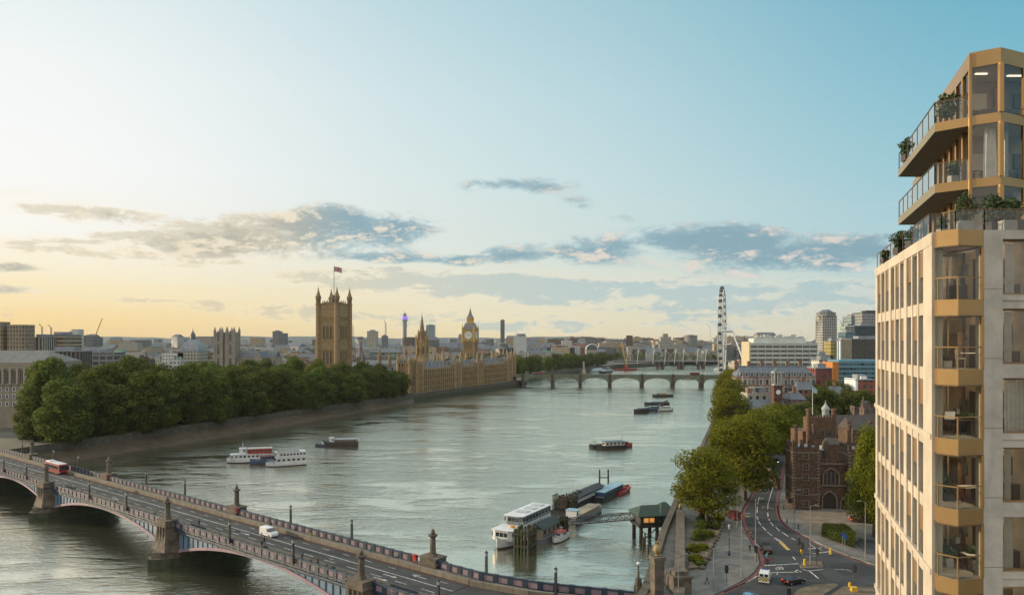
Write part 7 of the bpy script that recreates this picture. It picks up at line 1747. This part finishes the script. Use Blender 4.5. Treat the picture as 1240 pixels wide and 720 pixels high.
for x0,x1 in ((-4.4,-.2),(-.2,4.2)): mb.bar((x0,-2.6,.8),(x1,-2.6,4.2),.22); mb.bar((x0,-2.6,3.6),(x1,-2.6,1.2),.18)
part(mb,'brace',TIMB,t)
mb = MB(); mb.box(0,-3.45,6.0,10.4,.06,.06)
for k in range(8): mb.box(-5.1+k*1.45,-3.45,5.2,.06,.06,.85)
part(mb,'railing',IRON,t)
for px, py, h in ((779,668,3.6),(785,672,2.6),(781,660,3.0)):
    D = Dz(py,0); mb = MB(); mb.taper(0,0,-1,h,.22,.2,8); single(mb,'mooring_pile',TIMB,f'lone dark mooring pile in the water below the pier house, {"tallest" if h > 3.2 else "middle" if h > 2.8 else "nearest"} one','mooring piles',(X(px,D),D,0))
# ---------------------------------------------------------------- vehicles
TYRE = mat('tyre_rubber',(0.015,0.015,0.016),.9); RIM = mat('alloy_rim',(0.30,0.30,0.31),.35,metal=.6); TAIL = mat('tail_lamp_lit',(0.4,0.01,0.01),.3,emit=((1.0,0.03,0.03),1.4)); HEAD = mat('headlamp_lit',(0.8,0.8,0.75),.2,emit=((1.0,0.86,0.62),3.0)); HEADO = mat('headlamp_off',(0.45,0.46,0.46),.2); TAILO = mat('tail_lamp_red',(0.30,0.015,0.012),.3)
def wheel_mesh(r):
    a = MB(); a.lathe(0,0,[(r*.58,-.11),(r*.94,-.11),(r,-.06),(r,.06),(r*.94,.11),(r*.58,.11)],18); b_ = MB(); b_.lathe(0,0,[(.01,-.10),(r*.6,-.115),(r*.6,.115),(.01,.10)],12); return a.mesh('tyre',[TYRE]), b_.mesh('rim',[RIM])
def loft(mb, prof, W, tum, m=0, zt=None):
    """side profile (x,z) closed counter-clockwise, widened to W and drawn in towards the top"""
    zs = [z for _,z in prof]; z0, z1 = min(zs), max(zs)
    hw = lambda z: W/2*(1-tum*max(0,(z-z0)/(z1-z0))**1.5)
    A = [(x,-hw(z),z) for x,z in prof]; B_ = [(x,hw(z),z) for x,z in prof]
    n = len(prof)
    for i in range(n): j = (i+1)%n; mb.face([A[i],B_[i],B_[j],A[j]],m,None,False)
    mb.face(A,m); mb.face(B_[::-1],m)
def car(name, label, x, y, z, rz, paint, kind='car', lit=False, cat='car', sc=1.0, group=None):
    t = thing(name,label,cat,(x,y,z),rz,group); t.scale = (sc,)*3
    if kind == 'car':
        L,W,r = 4.3,1.8,.33; body=[(-2.1,.28),(2.0,.28),(2.13,.5),(2.08,.72),(1.3,.90),(.6,.96),(-1.75,1.0),(-2.1,.92),(-2.15,.55)]; gl=[(-1.95,.98),(1.05,.92),(.25,1.42),(-1.2,1.45),(-1.75,1.2)]; roof=[(.2,1.40),(-.3,1.48),(-1.2,1.47),(-1.3,1.41)]; wx=1.32
    elif kind == 'cab':
        L,W,r = 4.5,1.85,.36; body=[(-2.2,.32),(2.1,.32),(2.25,.6),(2.2,.95),(1.2,1.08),(-2.1,1.1),(-2.25,.9)]; gl=[(-2.1,1.08),(1.15,1.05),(.55,1.72),(-1.9,1.76)]; roof=[(.5,1.70),(.2,1.80),(-1.7,1.82),(-1.9,1.74)]; wx=1.4
    else:
        L,W,r = 5.0,1.95,.36; body=[(-2.5,.3),(2.4,.3),(2.5,.6),(2.35,1.05),(1.6,1.25),(-2.5,1.28)]; gl=[(-2.48,1.26),(1.6,1.23),(.75,1.95),(-2.42,2.0)]; roof=[(.85,1.86),(.6,2.06),(-2.3,2.1),(-2.45,1.9)]; wx=1.5
    mb = MB(); loft(mb,body,W,.04); part(mb,'body',paint,t)
    mb = MB(); loft(mb,gl,W*.93,.20); part(mb,'windows' if kind != 'van' else 'cab_glass',DKGLASS if kind != 'van' else DKGLASS,t)
    mb = MB(); loft(mb,roof,W*.78,.02); part(mb,'roof',paint,t)
    if kind == 'van':
        mb = MB(); loft(mb,[(-2.51,1.2),(.55,1.2),(.2,2.02),(-2.46,2.04)],W*.985,.10); part(mb,'cargo_side',paint,t)
    else:
        mb = MB()
        for xx in ((-.35,) if kind == 'car' else (-.6,.3)):
            for s in (-1,1): mb.bar((xx,s*W*.455,.95),(xx,s*W*.39,1.44 if kind == 'car' else 1.75),.09)
        part(mb,'door_pillar',paint,t)
    ty, ri = wheel_mesh(r)
    for sx in (-1,1):
        for s in (-1,1):
            o = part(ty,'wheel',None,t); o.location = (sx*wx,s*(W/2-.1),r); o.rotation_euler = (pi/2,0,0); part(ri,'rim',None,o)
    xb = min(p[0] for p in body); xf = max(p[0] for p in body)
    for s in (-1,1):
        mb = MB(); mb.box(xb+.02,s*W*.38,.72,.1,.30,.22); part(mb,'tail_light',TAIL if lit else TAILO,t)
        mb = MB(); mb.box(xf-.06,s*W*.36,.58,.12,.34,.16); part(mb,'headlight',HEAD if lit == 2 else HEADO,t)
    mb = MB(); mb.box(xb-.0,0,.5,.06,.52,.12); part(mb,'number_plate',mat('plate_yellow',(0.5,0.38,0.06),.5),t)
    for s in (-1,1): mb = MB(); mb.box(.75,s*(W/2+.06),.95,.14,.18,.13); part(mb,'wing_mirror',paint,t)
    return t
BLK = mat('black_car_paint',(0.012,0.013,0.015),.25,.05); WHP = mat('white_van_paint',(0.66,0.67,0.68),.3,.04); BLUP = mat('pale_blue_car_paint',(0.10,0.28,0.42),.3,.05); DKR = mat('dark_red_car_paint',(0.10,0.015,0.018),.3,.05); GRY = mat('grey_car_paint',(0.05,0.055,0.06),.3,.05)
x, y = G(961,706,ZE); car('hatchback_car','black hatchback with red tail lights turning across the junction',x,y,ZE+.01,radians(22),BLK,lit=True,sc=.92)
x, y = G(927.5,667.5,ZE); car('taxi_cab','dark taxi cab heading away up the road beyond the motorcyclist',x,y,ZE+.01,radians(82),BLK,'cab',sc=.95)
x, y = G(926.5,702,ZE); amb = car('emergency_van','white emergency van with yellow and blue checked rear at the junction',x,y,ZE+.01,radians(66),WHP,'van',cat='van',sc=.92)
CHK = [mat('checker_yellow',(0.58,0.48,0.05),.5),mat('checker_blue',(0.02,0.05,0.2),.5)]
mb = MB()
for i in range(6):
    for j in range(3): mb.box(-2.555,-.85+i*.29+.145,.62+j*.24,.03,.288,.238,(i+j)%2)
part(mb,'checkered_rear',CHK,amb)
mb = MB()
for i in range(10):
    for j in range(2):
        for s in (-1,1): mb.box(-2.2+i*.42,s*.985,.75+j*.22,.418,.025,.218,(i+j)%2)
part(mb,'checkered_side',CHK,amb)
for s in (-1,1): mb = MB(); mb.box(-2.53,s*.45,1.4,.05,.62,.48); part(mb,'rear_window',DKGLASS,amb)
mb = MB(); mb.box(.1,0,2.1,.35,1.3,.14); part(mb,'light_bar',CHK[1],amb)
x, y = G(909,727,ZE); car('saloon_car','pale blue car roof showing at the bottom edge of the junction',x,y,ZE+.01,radians(38),BLUP,sc=.92)
x, y = G(934,570,ZE); car('saloon_car','dark car driving away on the shaded road by the gatehouse trees',x,y,ZE+.01,radians(70),GRY,sc=.95)
x, y = G(940,560,ZE); car('saloon_car','distant oncoming car with bright headlights under the trees',x,y,ZE+.01,radians(250),BLK,lit=2,sc=.95)
x, y = G(1041,632,ZE); car('saloon_car','dark red car parked in the forecourt beside the gatehouse',x,y,ZE+.14,radians(2),DKR,lit=True,sc=1.0)
x, y = G(888.5,628,ZE); car('delivery_van','white roofed dark red van parked at the kerb under trees',x,y,ZE+.13,radians(100),DKR,'van',cat='van',sc=.95)
p = BP(54.5,9.2); car('small_van','white van with dark windscreen driving over the bridge',p[0],p[1],DECK+.02,BA+pi,WHP,'van',cat='van',sc=.9)
p = BP(174,11.0); t = thing('single_deck_bus','red single deck bus with white roof crossing the bridge','bus',(p[0],p[1],DECK+.02),BA+pi); t.scale = (1.13,1.1,1.1)
mb = MB(); loft(mb,[(-5.3,.35),(5.2,.35),(5.35,.8),(5.25,2.75),(-5.3,2.75)],2.5,.05); part(mb,'body',BUSR,t)
mb = MB(); mb.box(0,0,2.76,9.8,2.1,.16); mb.box(-3.6,0,2.9,2.4,1.6,.22); part(mb,'roof',mat('bus_roof_white',(0.55,0.55,0.54),.6,.1),t)
for k in range(6):
    for s in (-1,1): mb = MB(); mb.box(-4.4+k*1.6,s*1.235,1.35,1.42,.05,1.0); part(mb,'window',DKGLASS,t)
mb = MB(); mb.box(5.30,0,1.0,.06,2.1,1.45); part(mb,'windscreen',DKGLASS,t); mb = MB(); mb.box(-5.31,0,1.6,.06,1.9,.8); part(mb,'rear_window',DKGLASS,t)
for s in (-1,1): mb = MB(); mb.box(5.33,s*.95,.6,.06,.3,.2); part(mb,'headlight',HEADO,t)
ty, ri = wheel_mesh(.48)
for sx in (-3.2,3.3):
    for s in (-1,1): o = part(ty,'wheel',None,t); o.location = (sx,s*1.15,.48); o.rotation_euler = (pi/2,0,0); part(ri,'rim',None,o)
# ---------------------------------------------------------------- people
def person_mat(name, top, legs, hair=(0.03,0.02,0.015), skin=(0.42,0.26,0.18)):
    m = bpy.data.materials.new(name); m.use_nodes = True; t = NT(m.node_tree); p = t.n['Principled BSDF']
    tc = t.new('ShaderNodeTexCoord'); z = t.sep(tc.outputs['Object'])[2]
    c = t.mix(t.m('GREATER_THAN',z,.09),(0.02,0.02,0.02,1),legs+(1,)); c = t.mix(t.m('GREATER_THAN',z,.90),c,top+(1,)); c = t.mix(t.m('GREATER_THAN',z,1.47),c,skin+(1,))
    t.put(p.inputs['Base Color'],c); p.inputs['Roughness'].default_value = .85; return m
def body_mesh(pose=0):
    a = (.28,-.28) if pose == 0 else (.12,-.1) if pose == 1 else (.4,-.35)
    V = [(0,0,.95),(0,0,1.15),(.01,0,1.38),(.02,0,1.52),(.03,0,1.66)]; Rr = [.14,.135,.155,.055,.10]; E = [(0,1),(1,2),(2,3),(3,4)]
    for s, k in ((1,0),(-1,1)):
        sw = a[k]; b0 = len(V)
        V += [(0,s*.10,.90),(sw*.5,s*.10,.50),(sw*.9-.06,s*.10,.08),(sw*.9+.10,s*.11,.05)]; Rr += [.095,.062,.045,.04]; E += [(0,b0),(b0,b0+1),(b0+1,b0+2),(b0+2,b0+3)]
        b0 = len(V); aw = -sw
        V += [(0,s*.19,1.40),(aw*.35,s*.24,1.14),(aw*.7+.06,s*.23,.92),(aw*.75+.09,s*.23,.84)]; Rr += [.06,.046,.036,.035]; E += [(2,b0),(b0,b0+1),(b0+1,b0+2),(b0+2,b0+3)]
    me = bpy.data.meshes.new('person'); me.from_pydata([tuple(v) for v in V],E,[]); o = bpy.data.objects.new('tmp',me); C.objects.link(o); o.modifiers.new('s','SKIN')
    for i, r in enumerate(Rr): me.skin_vertices[0].data[i].radius = (r,r)
    me.skin_vertices[0].data[0].use_root = True; o.modifiers.new('d','SUBSURF').levels = 1
    dg = bpy.context.evaluated_depsgraph_get(); m2 = bpy.data.meshes.new_from_object(o.evaluated_get(dg)); bpy.data.objects.remove(o); return m2
BODY = [body_mesh(k) for k in range(3)]
hm = MB(); hm.ball(0,0,1.70,.118,0,10,6); HAIR = hm.mesh('hair',[mat('dark_hair',(0.025,0.018,0.012),.8)])
PM = {}
def person(label, x, y, z, rz=0.0, pose=0, top=(0.03,0.035,0.05), legs=(0.025,0.028,0.04)):
    k = (pose, top, legs)
    if k not in PM: me = BODY[pose].copy(); me.materials.clear(); me.materials.append(person_mat('clothes_%d' % len(PM),top,legs)); PM[k] = me
    o = single(PM[k],'person',[],label,'person',(x,y,z),rz); part(HAIR,'hair',None,o); return o
for px, py, lab, top in ((856,707,'person in dark coat walking on the open pavement near the shrub bed',(0.02,0.02,0.025)),(908,668,'person in black sitting low by the kerb near the pavement lamp',(0.02,0.02,0.02)),(808,708,'person in dark clothes on the promenade by the stone pylon',(0.025,0.02,0.02)),(818,712,'second dark clad person on the promenade, right of the first',(0.03,0.03,0.04)),
        (871,627,'person in pale jacket walking near the parked van under trees',(0.28,0.30,0.33)),(962,622,'person standing by the gatehouse corner pavement',(0.05,0.05,0.06)),(1020,652,'person beside the hedge sign post',(0.04,0.05,0.10))):
    x, y = G(px,py,ZE+.12); person(lab,x,y,ZE+.125,R.uniform(0,6),R.randrange(3),top)
for px, py, w, lab, top in ((241,612,3.9,'person in dark clothes crossing the bridge roadway near the far barrier',(0.03,0.03,0.03)),(328,636,12.6,'person in navy on the far bridge pavement beside the van',(0.02,0.03,0.06)),(376,647,12.6,'person in yellow jacket on the far bridge pavement',(0.35,0.36,0.05)),(449,656,12.9,'person in teal on the far bridge pavement near the parapet',(0.05,0.20,0.22)),
        (320,655,4.6,'person in black stepping off the near bridge pavement',(0.02,0.02,0.02)),(317,659,2.6,'person in dark brown on the near bridge pavement by the black one',(0.05,0.03,0.02)),(366,676,2.4,'person in grey on the near bridge pavement left of the lamp',(0.07,0.07,0.08)),(385,680,2.4,'person in maroon on the near bridge pavement',(0.10,0.03,0.03)),(91,584,2.2,'person in green on the near bridge pavement by the bus',(0.03,0.18,0.10)),
        (74,576,2.2,'person in white shirt on the near bridge pavement by the first pier',(0.45,0.45,0.45)),(569,719,3.0,'person in green hat coloured coat at the bottom of the bridge',(0.03,0.20,0.12))):
    t_ = bt(px,w); p = BP(t_,w); person(lab,p[0],p[1],DECK+.15 if (w < 3.3 or w > 12.3) else DECK+.02,BA+(pi if R.random() < .5 else 0),R.randrange(2),top)
# motorcyclist
x, y = G(928.5,681,ZE); t = thing('motorcycle','dark motorcycle with red panniers waiting behind the stop line','motorcycle',(x,y,ZE+.02),radians(80))
mb = MB(); loft(mb,[(-.7,.5),(.5,.45),(.75,.85),(.5,1.05),(-.1,.85),(-.8,.9)],.34,.1); part(mb,'body',BLK,t); mb = MB(); mb.box(-.85,0,.7,.35,.7,.35); part(mb,'pannier',BUSR,t)
ty, ri = wheel_mesh(.32)
for sx in (-.75,.75): o = part(ty,'wheel',None,t); o.location = (sx,0,.32); o.rotation_euler = (pi/2,0,0); part(ri,'rim',None,o)
mb = MB(); mb.bar((.55,-.38,1.1),(.55,.38,1.1),.06); part(mb,'handlebar',IRON,t); mb = MB(); mb.box(-.98,0,.78,.06,.22,.1); part(mb,'tail_light',TAIL,t)
def rider_mesh():
    V = [(-.25,0,.88),(-.2,0,1.12),(-.05,0,1.38),(0,0,1.52),(.03,0,1.66)]; Rr = [.16,.15,.17,.06,.13]; E = [(0,1),(1,2),(2,3),(3,4)]
    for s in (1,-1):
        b0 = len(V); V += [(-.2,s*.13,.86),(.25,s*.24,.78),(.05,s*.24,.42),(.15,s*.25,.36)]; Rr += [.1,.075,.055,.05]; E += [(0,b0),(b0,b0+1),(b0+1,b0+2),(b0+2,b0+3)]
        b0 = len(V); V += [(-.04,s*.2,1.40),(.15,s*.3,1.18),(.48,s*.32,1.14)]; Rr += [.07,.055,.045]; E += [(2,b0),(b0,b0+1),(b0+1,b0+2)]
    me = bpy.data.meshes.new('person'); me.from_pydata(V,E,[]); o = bpy.data.objects.new('tmp',me); C.objects.link(o); o.modifiers.new('s','SKIN')
    for i, r in enumerate(Rr): me.skin_vertices[0].data[i].radius = (r,r)
    me.skin_vertices[0].data[0].use_root = True; o.modifiers.new('d','SUBSURF').levels = 1
    m2 = bpy.data.meshes.new_from_object(o.evaluated_get(bpy.context.evaluated_depsgraph_get())); bpy.data.objects.remove(o); return m2
rm_ = rider_mesh(); rm_.materials.append(person_mat('rider_clothes',(0.03,0.16,0.22),(0.02,0.02,0.025)))
o = single(rm_,'person',[],'motorcyclist in teal jacket and pale helmet sitting on the dark motorcycle','person',(x,y,ZE+.02),radians(80))
hm = MB(); hm.ball(.03,0,1.68,.15,0,12,8); part(hm,'helmet',mat('helmet_blue_white',(0.35,0.48,0.52),.3),o)
# ---------------------------------------------------------------- street furniture
GALV = mat('galvanised_steel',(0.26,0.26,0.25),.5,.1,metal=.3)
def pole_h(py0, py1, z=ZE+.1): D = Dz(py1,z); return D, Z(py0,D)-z
def road_lamp(px, py0, py1, label, arm=1):
    D, h = pole_h(py0,py1); t = thing('street_lamp',label,'street lamp',(X(px,D),D,ZE+.1),0,'road lamp columns'); mb = MB(); mb.taper(0,0,0,1.6,.13,.12,8); mb.taper(0,0,1.6,h,.09,.05,8); part(mb,'lamp_post',GALV,t)
    mb = MB(); mb.bar((0,0,h-.05),(arm*1.0,0,h+.12),.06); mb.box(arm*1.2,0,h+.06,.7,.26,.14); part(mb,'lamp_head',GALV,t)
for a in ((915,604,679,'tall grey lamp column at the kerb left of the taxi'),(897.8,622,699,'tall grey lamp column on the open pavement right of the shrub bed'),(981.3,612,683,'tall grey lamp column on the traffic island'),(1047.8,607,675,'tall grey lamp column nearest the cream apartment tower'),(892.5,598,641,'lamp column under the trees by the parked van'),(961.7,593,639,'lamp column in front of the brick gatehouse tower'),(864.2,663,714,'dark thin column on the pavement beside the shrub bed'),(821.6,671,726,'lamp column rising before the promenade wall')): road_lamp(*a, arm=-1 if a[0] in (1047.8,) else 1)
D, h = pole_h(635,672); t = thing('heritage_lamp','black heritage lamp post on the open pavement','street lamp',(X(883,D),D,ZE+.1)); mb = MB(); mb.taper(0,0,0,.9,.26,.16,8); mb.taper(0,0,.9,h-.8,.09,.06,8); part(mb,'lamp_post',IRON,t); mb = MB(); mb.taper(0,0,h-.8,h-.15,.14,.24,8); mb.taper(0,0,h-.15,h+.1,.26,.05,8); part(mb,'lantern',MATS['lantern_glass'],t)
TLB = mat('signal_black',(0.018,0.018,0.02),.5); TLR = mat('signal_red_lit',(0.5,0.02,0.02),.4,emit=((1,.06,.03),1.5)); TLO = mat('signal_lens_off',(0.04,0.045,0.03),.4)
def signal(px, py0, py1, label, rz=0.0, lit=False):
    D, h = pole_h(py0,py1); t = thing('traffic_light',label,'traffic light',(X(px,D),D,ZE+.1),rz); mb = MB(); mb.taper(0,0,0,h,.075,.07,8); part(mb,'pole',mat('signal_pole_grey',(0.06,0.06,0.06),.6),t)
    mb = MB(); mb.box(0,-.16,h-1.1,.42,.26,1.15); mb.box(0,-.02,h-1.2,.62,.03,1.35); hd = part(mb,'signal_head',TLB,t)
    for k in range(3): mb = MB(); mb.lathe(0,0,[(.01,0),(.13,0),(.13,.06)],12); o = part(mb,'signal_lens',TLR if (lit and k == 2) else TLO,hd); o.location = (0,-.30,h-.92+k*.36); o.rotation_euler = (pi/2,0,0)
for a in ((1034.5,684,710,'traffic light with yellow box base on the verge at lower right'),(989,664,684,'traffic light at the right end of the traffic island'),(970.8,657,681,'traffic light at the left end of the traffic island'),(967,652,676,'traffic light behind the left end of the traffic island'),(915.6,661,680,'traffic light at the kerb beside the waiting taxi'),(880,685,708,'traffic light standing alone on the open pavement'),(955.5,713,740,'traffic light cut by the bottom edge of the frame')): signal(*a, rz=.5 if a[0] > 960 else pi)
def beacon(px, py, h, label):
    D = Dz(py,ZE); t = thing('traffic_bollard',label,'bollard',(X(px,D),D,ZE+.1)); mb = MB(); mb.taper(0,0,0,h,.28,.22,8); part(mb,'post',mat('bollard_yellow',(0.58,0.36,0.03),.5),t); mb = MB(); mb.box(0,0,0,.7,.5,.12); part(mb,'base',mat('bollard_base',(0.08,0.08,0.08),.8),t)
beacon(974.3,685,1.3,'yellow bollard at the left tip of the traffic island'); beacon(1005.8,671.5,1.3,'yellow bollard standing on the road right of the island'); beacon(970.5,671,1.0,'short yellow bollard behind the traffic island'); beacon(1029,711,.8,'small yellow bollard beside the verge planter')
x, y = G(1034,716,ZE); mb = MB(); mb.box(0,0,0,1.0,.8,.7,0); single(mb,'yellow_box',MATS['bollard_yellow'],'yellow grit box at the foot of the verge traffic light','grit box',(x,y,ZE+.14))
for px, py0, py1, lab in ((1020.5,644,661,'blue parking sign on a post before the hedge, left one'),(1023,647,669,'blue road sign on a striped post before the hedge')):
    D, h = pole_h(py0,py1); t = thing('road_sign',lab,'road sign',(X(px,D),D,ZE+.1)); mb = MB(); mb.taper(0,0,0,h,.05,.05,6); part(mb,'post',GALV,t); mb = MB(); mb.box(0,-.08,h-.8,.75,.05,.8); part(mb,'plate',mat('sign_blue',(0.02,0.08,0.28),.4),t)
x, y = G(957.5,617,ZE); mb = MB(); mb.box(0,0,0,.1,.1,1.6); mb.box(0,0,1.6,1.4,.2,1.3); single(mb,'notice_board',TLB,'dark notice board standing at the gatehouse pavement edge','notice board',(x,y,ZE+.12))
for k, (px, py) in enumerate(((855,624),(848,628))):
    x, y = G(px,py,ZE); 
    if k == 0:
        t = thing('phone_kiosk','small red kiosk under the nearest riverside tree','kiosk',(x-.8,y,ZE+.1)); mb = MB(); mb.box(0,0,0,1.5,1.2,2.3,0); mb.taper(0,0,2.3,2.6,1.0,.7,4,0,pi/4); part(mb,'booth',BUSR,t); mb = MB(); mb.box(0,-.62,.7,1.0,.05,1.3); part(mb,'window',DKGLASS,t)
for k, (px, py) in enumerate(((949,617),(953,634),(967,641))):
    x, y = G(px,py,ZE); mb = MB(); mb.taper(0,0,0,1.0,.13,.11,8); mb.ball(0,0,1.05,.13,0,8,4); single(mb,'bollard',IRON,f'short dark bollard on the palace pavement, {("farthest","middle","nearest")[k]} of three','bollard',(x,y,ZE+.12))
# hedge, shrub bed, promenade walls, finial pillars
def leafy(poly_fn, n, size, seed):
    r = random.Random(seed); mb = MB()
    for _ in range(n):
        p, nn = poly_fn(r); s = size*r.uniform(.6,1.3); nn = (nn+Vector((r.uniform(-1,1),r.uniform(-1,1),r.uniform(-1,1)))*.8).normalized(); e = nn.cross(Vector((r.uniform(-1,1),r.uniform(-1,1),r.uniform(-1,1)))).normalized(); f_ = nn.cross(e)
        mb.face([p-e*s,p-f_*s*.6,p+e*s,p+f_*s*.6])
    return mb
hp = [Vector(z6(*q)) for q in ((690,300),(930,385),(935,330),(860,268),(700,262))]; hc = sum(hp, Vector((0,0)))/5
def hedge_fn(r):
    i = r.randrange(5); a, b_ = hp[i]-hc, hp[(i+1)%5]-hc; u = r.random(); e = a.lerp(b_,u)
    if r.random() < .6: k = sqrt(r.random()); return Vector((e.x*k,e.y*k,1.9+r.uniform(-.1,.12))), Vector((0,0,1))
    return Vector((e.x,e.y,r.uniform(0,1.9))), Vector((e.x,e.y,0)).normalized()
t = thing('hedge','clipped dark green hedge block at the corner of the palace pavement','hedge',(hc.x,hc.y,ZE+.1)); mb = leafy(hedge_fn,4200,.16,3); part(mb,'foliage',LEAF,t)
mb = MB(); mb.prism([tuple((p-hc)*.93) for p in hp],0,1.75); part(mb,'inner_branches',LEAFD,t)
bed = [G(780+a/4.276,560+b_/4.276,ZE) for a,b_ in ((230,560),(243,420),(275,318),(345,288),(405,300),(410,335),(360,420),(330,480),(302,550))]
mb = MB(); mb.prism(bed,ZE,ZE+.55,0,1); struct(mb,'shrub_bed',[GRANITE,SOIL])
def shrub(x, y, w, h, label, m, seed):
    t = thing('shrub',label,'shrub',(x,y,ZE+.5),seed*.7,'shrubs in the promenade bed')
    def fn(r):
        a, u, q = r.uniform(0,6.28), r.uniform(-.3,1), r.random()**.4; c = sqrt(max(0,1-u*u)); d = Vector((c*cos(a),c*sin(a),u)); k = 1+.22*sin(a*3+seed)+.15*sin(u*7+seed); return Vector((d.x*w/2*q*k,d.y*w/2*q*k,max(.02,h*.3+d.z*h*.65*q*k))), d
    part(leafy(fn,1500,.17,seed),'foliage',m,t); mb = MB(); 
    for k in range(4): mb.tube([(0,0,-.1),(cos(k*1.6)*w*.25,sin(k*1.6)*w*.25,h*.6)],[.06,.03],5)
    part(mb,'stems',BARK,t)
for k,(a,b_,w,h,m,lab) in enumerate(((268,520,3.6,1.6,LEAFY,'yellowing low shrub at the near corner of the promenade bed'),(255,470,3.2,1.8,LEAFY,'olive shrub along the promenade side of the bed'),(285,410,4.4,3.0,LEAF,'large round dark green shrub in the middle of the bed'),(330,395,3.6,2.0,LEAFY,'yellow green shrub on the kerb side of the bed'),
        (300,350,4.0,2.6,LEAF,'dark shrub behind the large round one'),(365,350,4.0,2.4,LEAF,'green shrub near the far kerb corner of the bed'),(385,310,3.6,2.0,LEAFY,'small olive shrub at the far corner of the bed'),(310,310,4.0,2.4,LEAFD,'dark shrub at the foot of the nearest riverside tree'),(300,460,3.2,1.4,LEAFY,'low straw coloured shrub by the boulder edge'),(290,540,2.4,1.0,LEAF,'little green shrub at the tip of the bed'))):
    x, y = G(780+a/4.276,560+b_/4.276,ZE); shrub(x,y,w*.8,h*.8,lab,m,k+1)
br_ = random.Random(8)
for k in range(15):
    u = k/14; a, b_ = (302+(408-302)*u, 552+(325-552)*u); x, y = G(780+a/4.276,560+b_/4.276,ZE); mb = MB(); s = br_.uniform(.55,.95); mb.lathe(0,0,[(.05,0),(s*.8,.1),(s,.4*s+.1),(s*.7,.8*s+.1),(.05,s+.1)],7,0,False)
    single(mb,'boulder',GREYSTONE,'rough grey boulder edging the shrub bed on its kerb side','boulder',(x,y,ZE+.1),br_.uniform(0,6),'boulders edging the shrub bed')
def pineapple(mb, z, s, m=1):
    mb.lathe(0,0,[(.3*s,z),(.45*s,z+.12*s),(.28*s,z+.25*s),(.55*s,z+.5*s),(.72*s,z+.95*s),(.66*s,z+1.4*s),(.4*s,z+1.8*s),(.12*s,z+2.0*s)],12,m)
    for k in range(8): a = k*pi/4; mb.bar((.1*s*cos(a),.1*s*sin(a),z+1.85*s),(.35*s*cos(a),.35*s*sin(a),z+2.35*s),.1*s,m)
def pillar(px, py1, top, w, label, fin=1.0, z=ZE):
    D = Dz(py1,z); h = Z(top,D)-z-2.1*fin; t = thing('stone_pillar',label,'pillar',(X(px,D),D,z),.25); mb = MB(); mb.box(0,0,0,w*1.5,w*1.5,h*.16); mb.box(0,0,h*.16,w,w,h*.76); mb.box(0,0,h*.92,w*1.25,w*1.25,h*.08); mb.box(0,0,h*.45,w*1.04,w*1.04,.2); part(mb,'shaft',GREYSTONE,t)
    mb = MB(); pineapple(mb,h,fin,0); part(mb,'pineapple_finial',mat('gilded_stone',(0.27,0.19,0.085),.6,.2,2.0),t)
pillar(796,729,657,1.7,'stone pillar with gilded pineapple finial at the bridge end',1.0)
pillar(824,620,609,1.4,'small stone pillar with pineapple finial beside the pier house',.75)
mb = MB(); P = [G(822,735,ZE),G(823,690,ZE),G(824,624,ZE)]; band(mb,P,-.8,.8,ZE+.1,ZE+1.3,0); band(mb,P,-.95,.95,ZE+1.303,ZE+1.5,0); single(mb,'promenade_wall',GREYSTONE,'thick grey stone wall dividing the promenade from the upper path','wall')
x, y = G(822,716,ZE); mb = MB(); mb.box(0,0,0,3.2,3.2,2.6); mb.box(0,0,2.6,3.6,3.6,.4); mb.box(0,0,3.0,2.4,2.4,.7); single(mb,'stone_pylon',GREYSTONE,'broad stepped stone pylon at the near end of the promenade wall','pylon',(x,y,ZE+.1),.2)
D = Dz(712,ZE); t = thing('globe_lamp','stone lamp standard with small white globe at the end of the bridge parapet','street lamp',(X(773,D),D,ZE)); mb = MB(); mb.taper(0,0,-1,1.8,.9,.55,8); mb.taper(0,0,1.8,4.0,.22,.15,8); part(mb,'standard',GREYSTONE,t); mb = MB(); mb.ball(0,0,4.3,.32); part(mb,'globe',mat('milk_glass',(0.6,0.6,0.58),.3),t)
for k in range(5):
    px, py = ((838,595),(842,588),(848,578),(853,570),(833,604))[k]; 
red = mat('lifebuoy_red',(0.45,0.03,0.02),.5)
for (px,w,lab) in ((286.5,WD-.6,'red lifebuoy holder on the far parapet at the second far column'),(502,WD-.6,'red lifebuoy disc on the far parapet near the third far column'),(130,WD-.6,'red lifebuoy holder on the far parapet at the first far column')):
    t_ = bt(px,w); p = BP(t_,w); mb = MB(); mb.box(0,0,0,.8,.25,1.0,0); mb.lathe(0,0,[(.2,1.0),(.55,1.0),(.55,1.15),(.2,1.15)],12); single(mb,'lifebuoy_holder',red,lab,'lifebuoy',(p[0],p[1],DECK+.5),BA)
# ---------------------------------------------------------------- air
hzm = bpy.data.materials.new('evening_haze'); hzm.use_nodes = True; t = NT(hzm.node_tree); t.n.remove(t.n['Principled BSDF'])
pv_ = t.new('ShaderNodeVolumePrincipled'); pv_.inputs['Color'].default_value = (0.80,0.88,0.95,1); pv_.inputs['Density'].default_value = 0.000026; pv_.inputs['Anisotropy'].default_value = 0.1
t.l.new(pv_.outputs[0], t.n['Material Output'].inputs['Volume'])
mb = MB(); mb.box(0, 4500, -3, 19400, 10200, 165); struct(mb, 'haze', hzm, 'stuff')
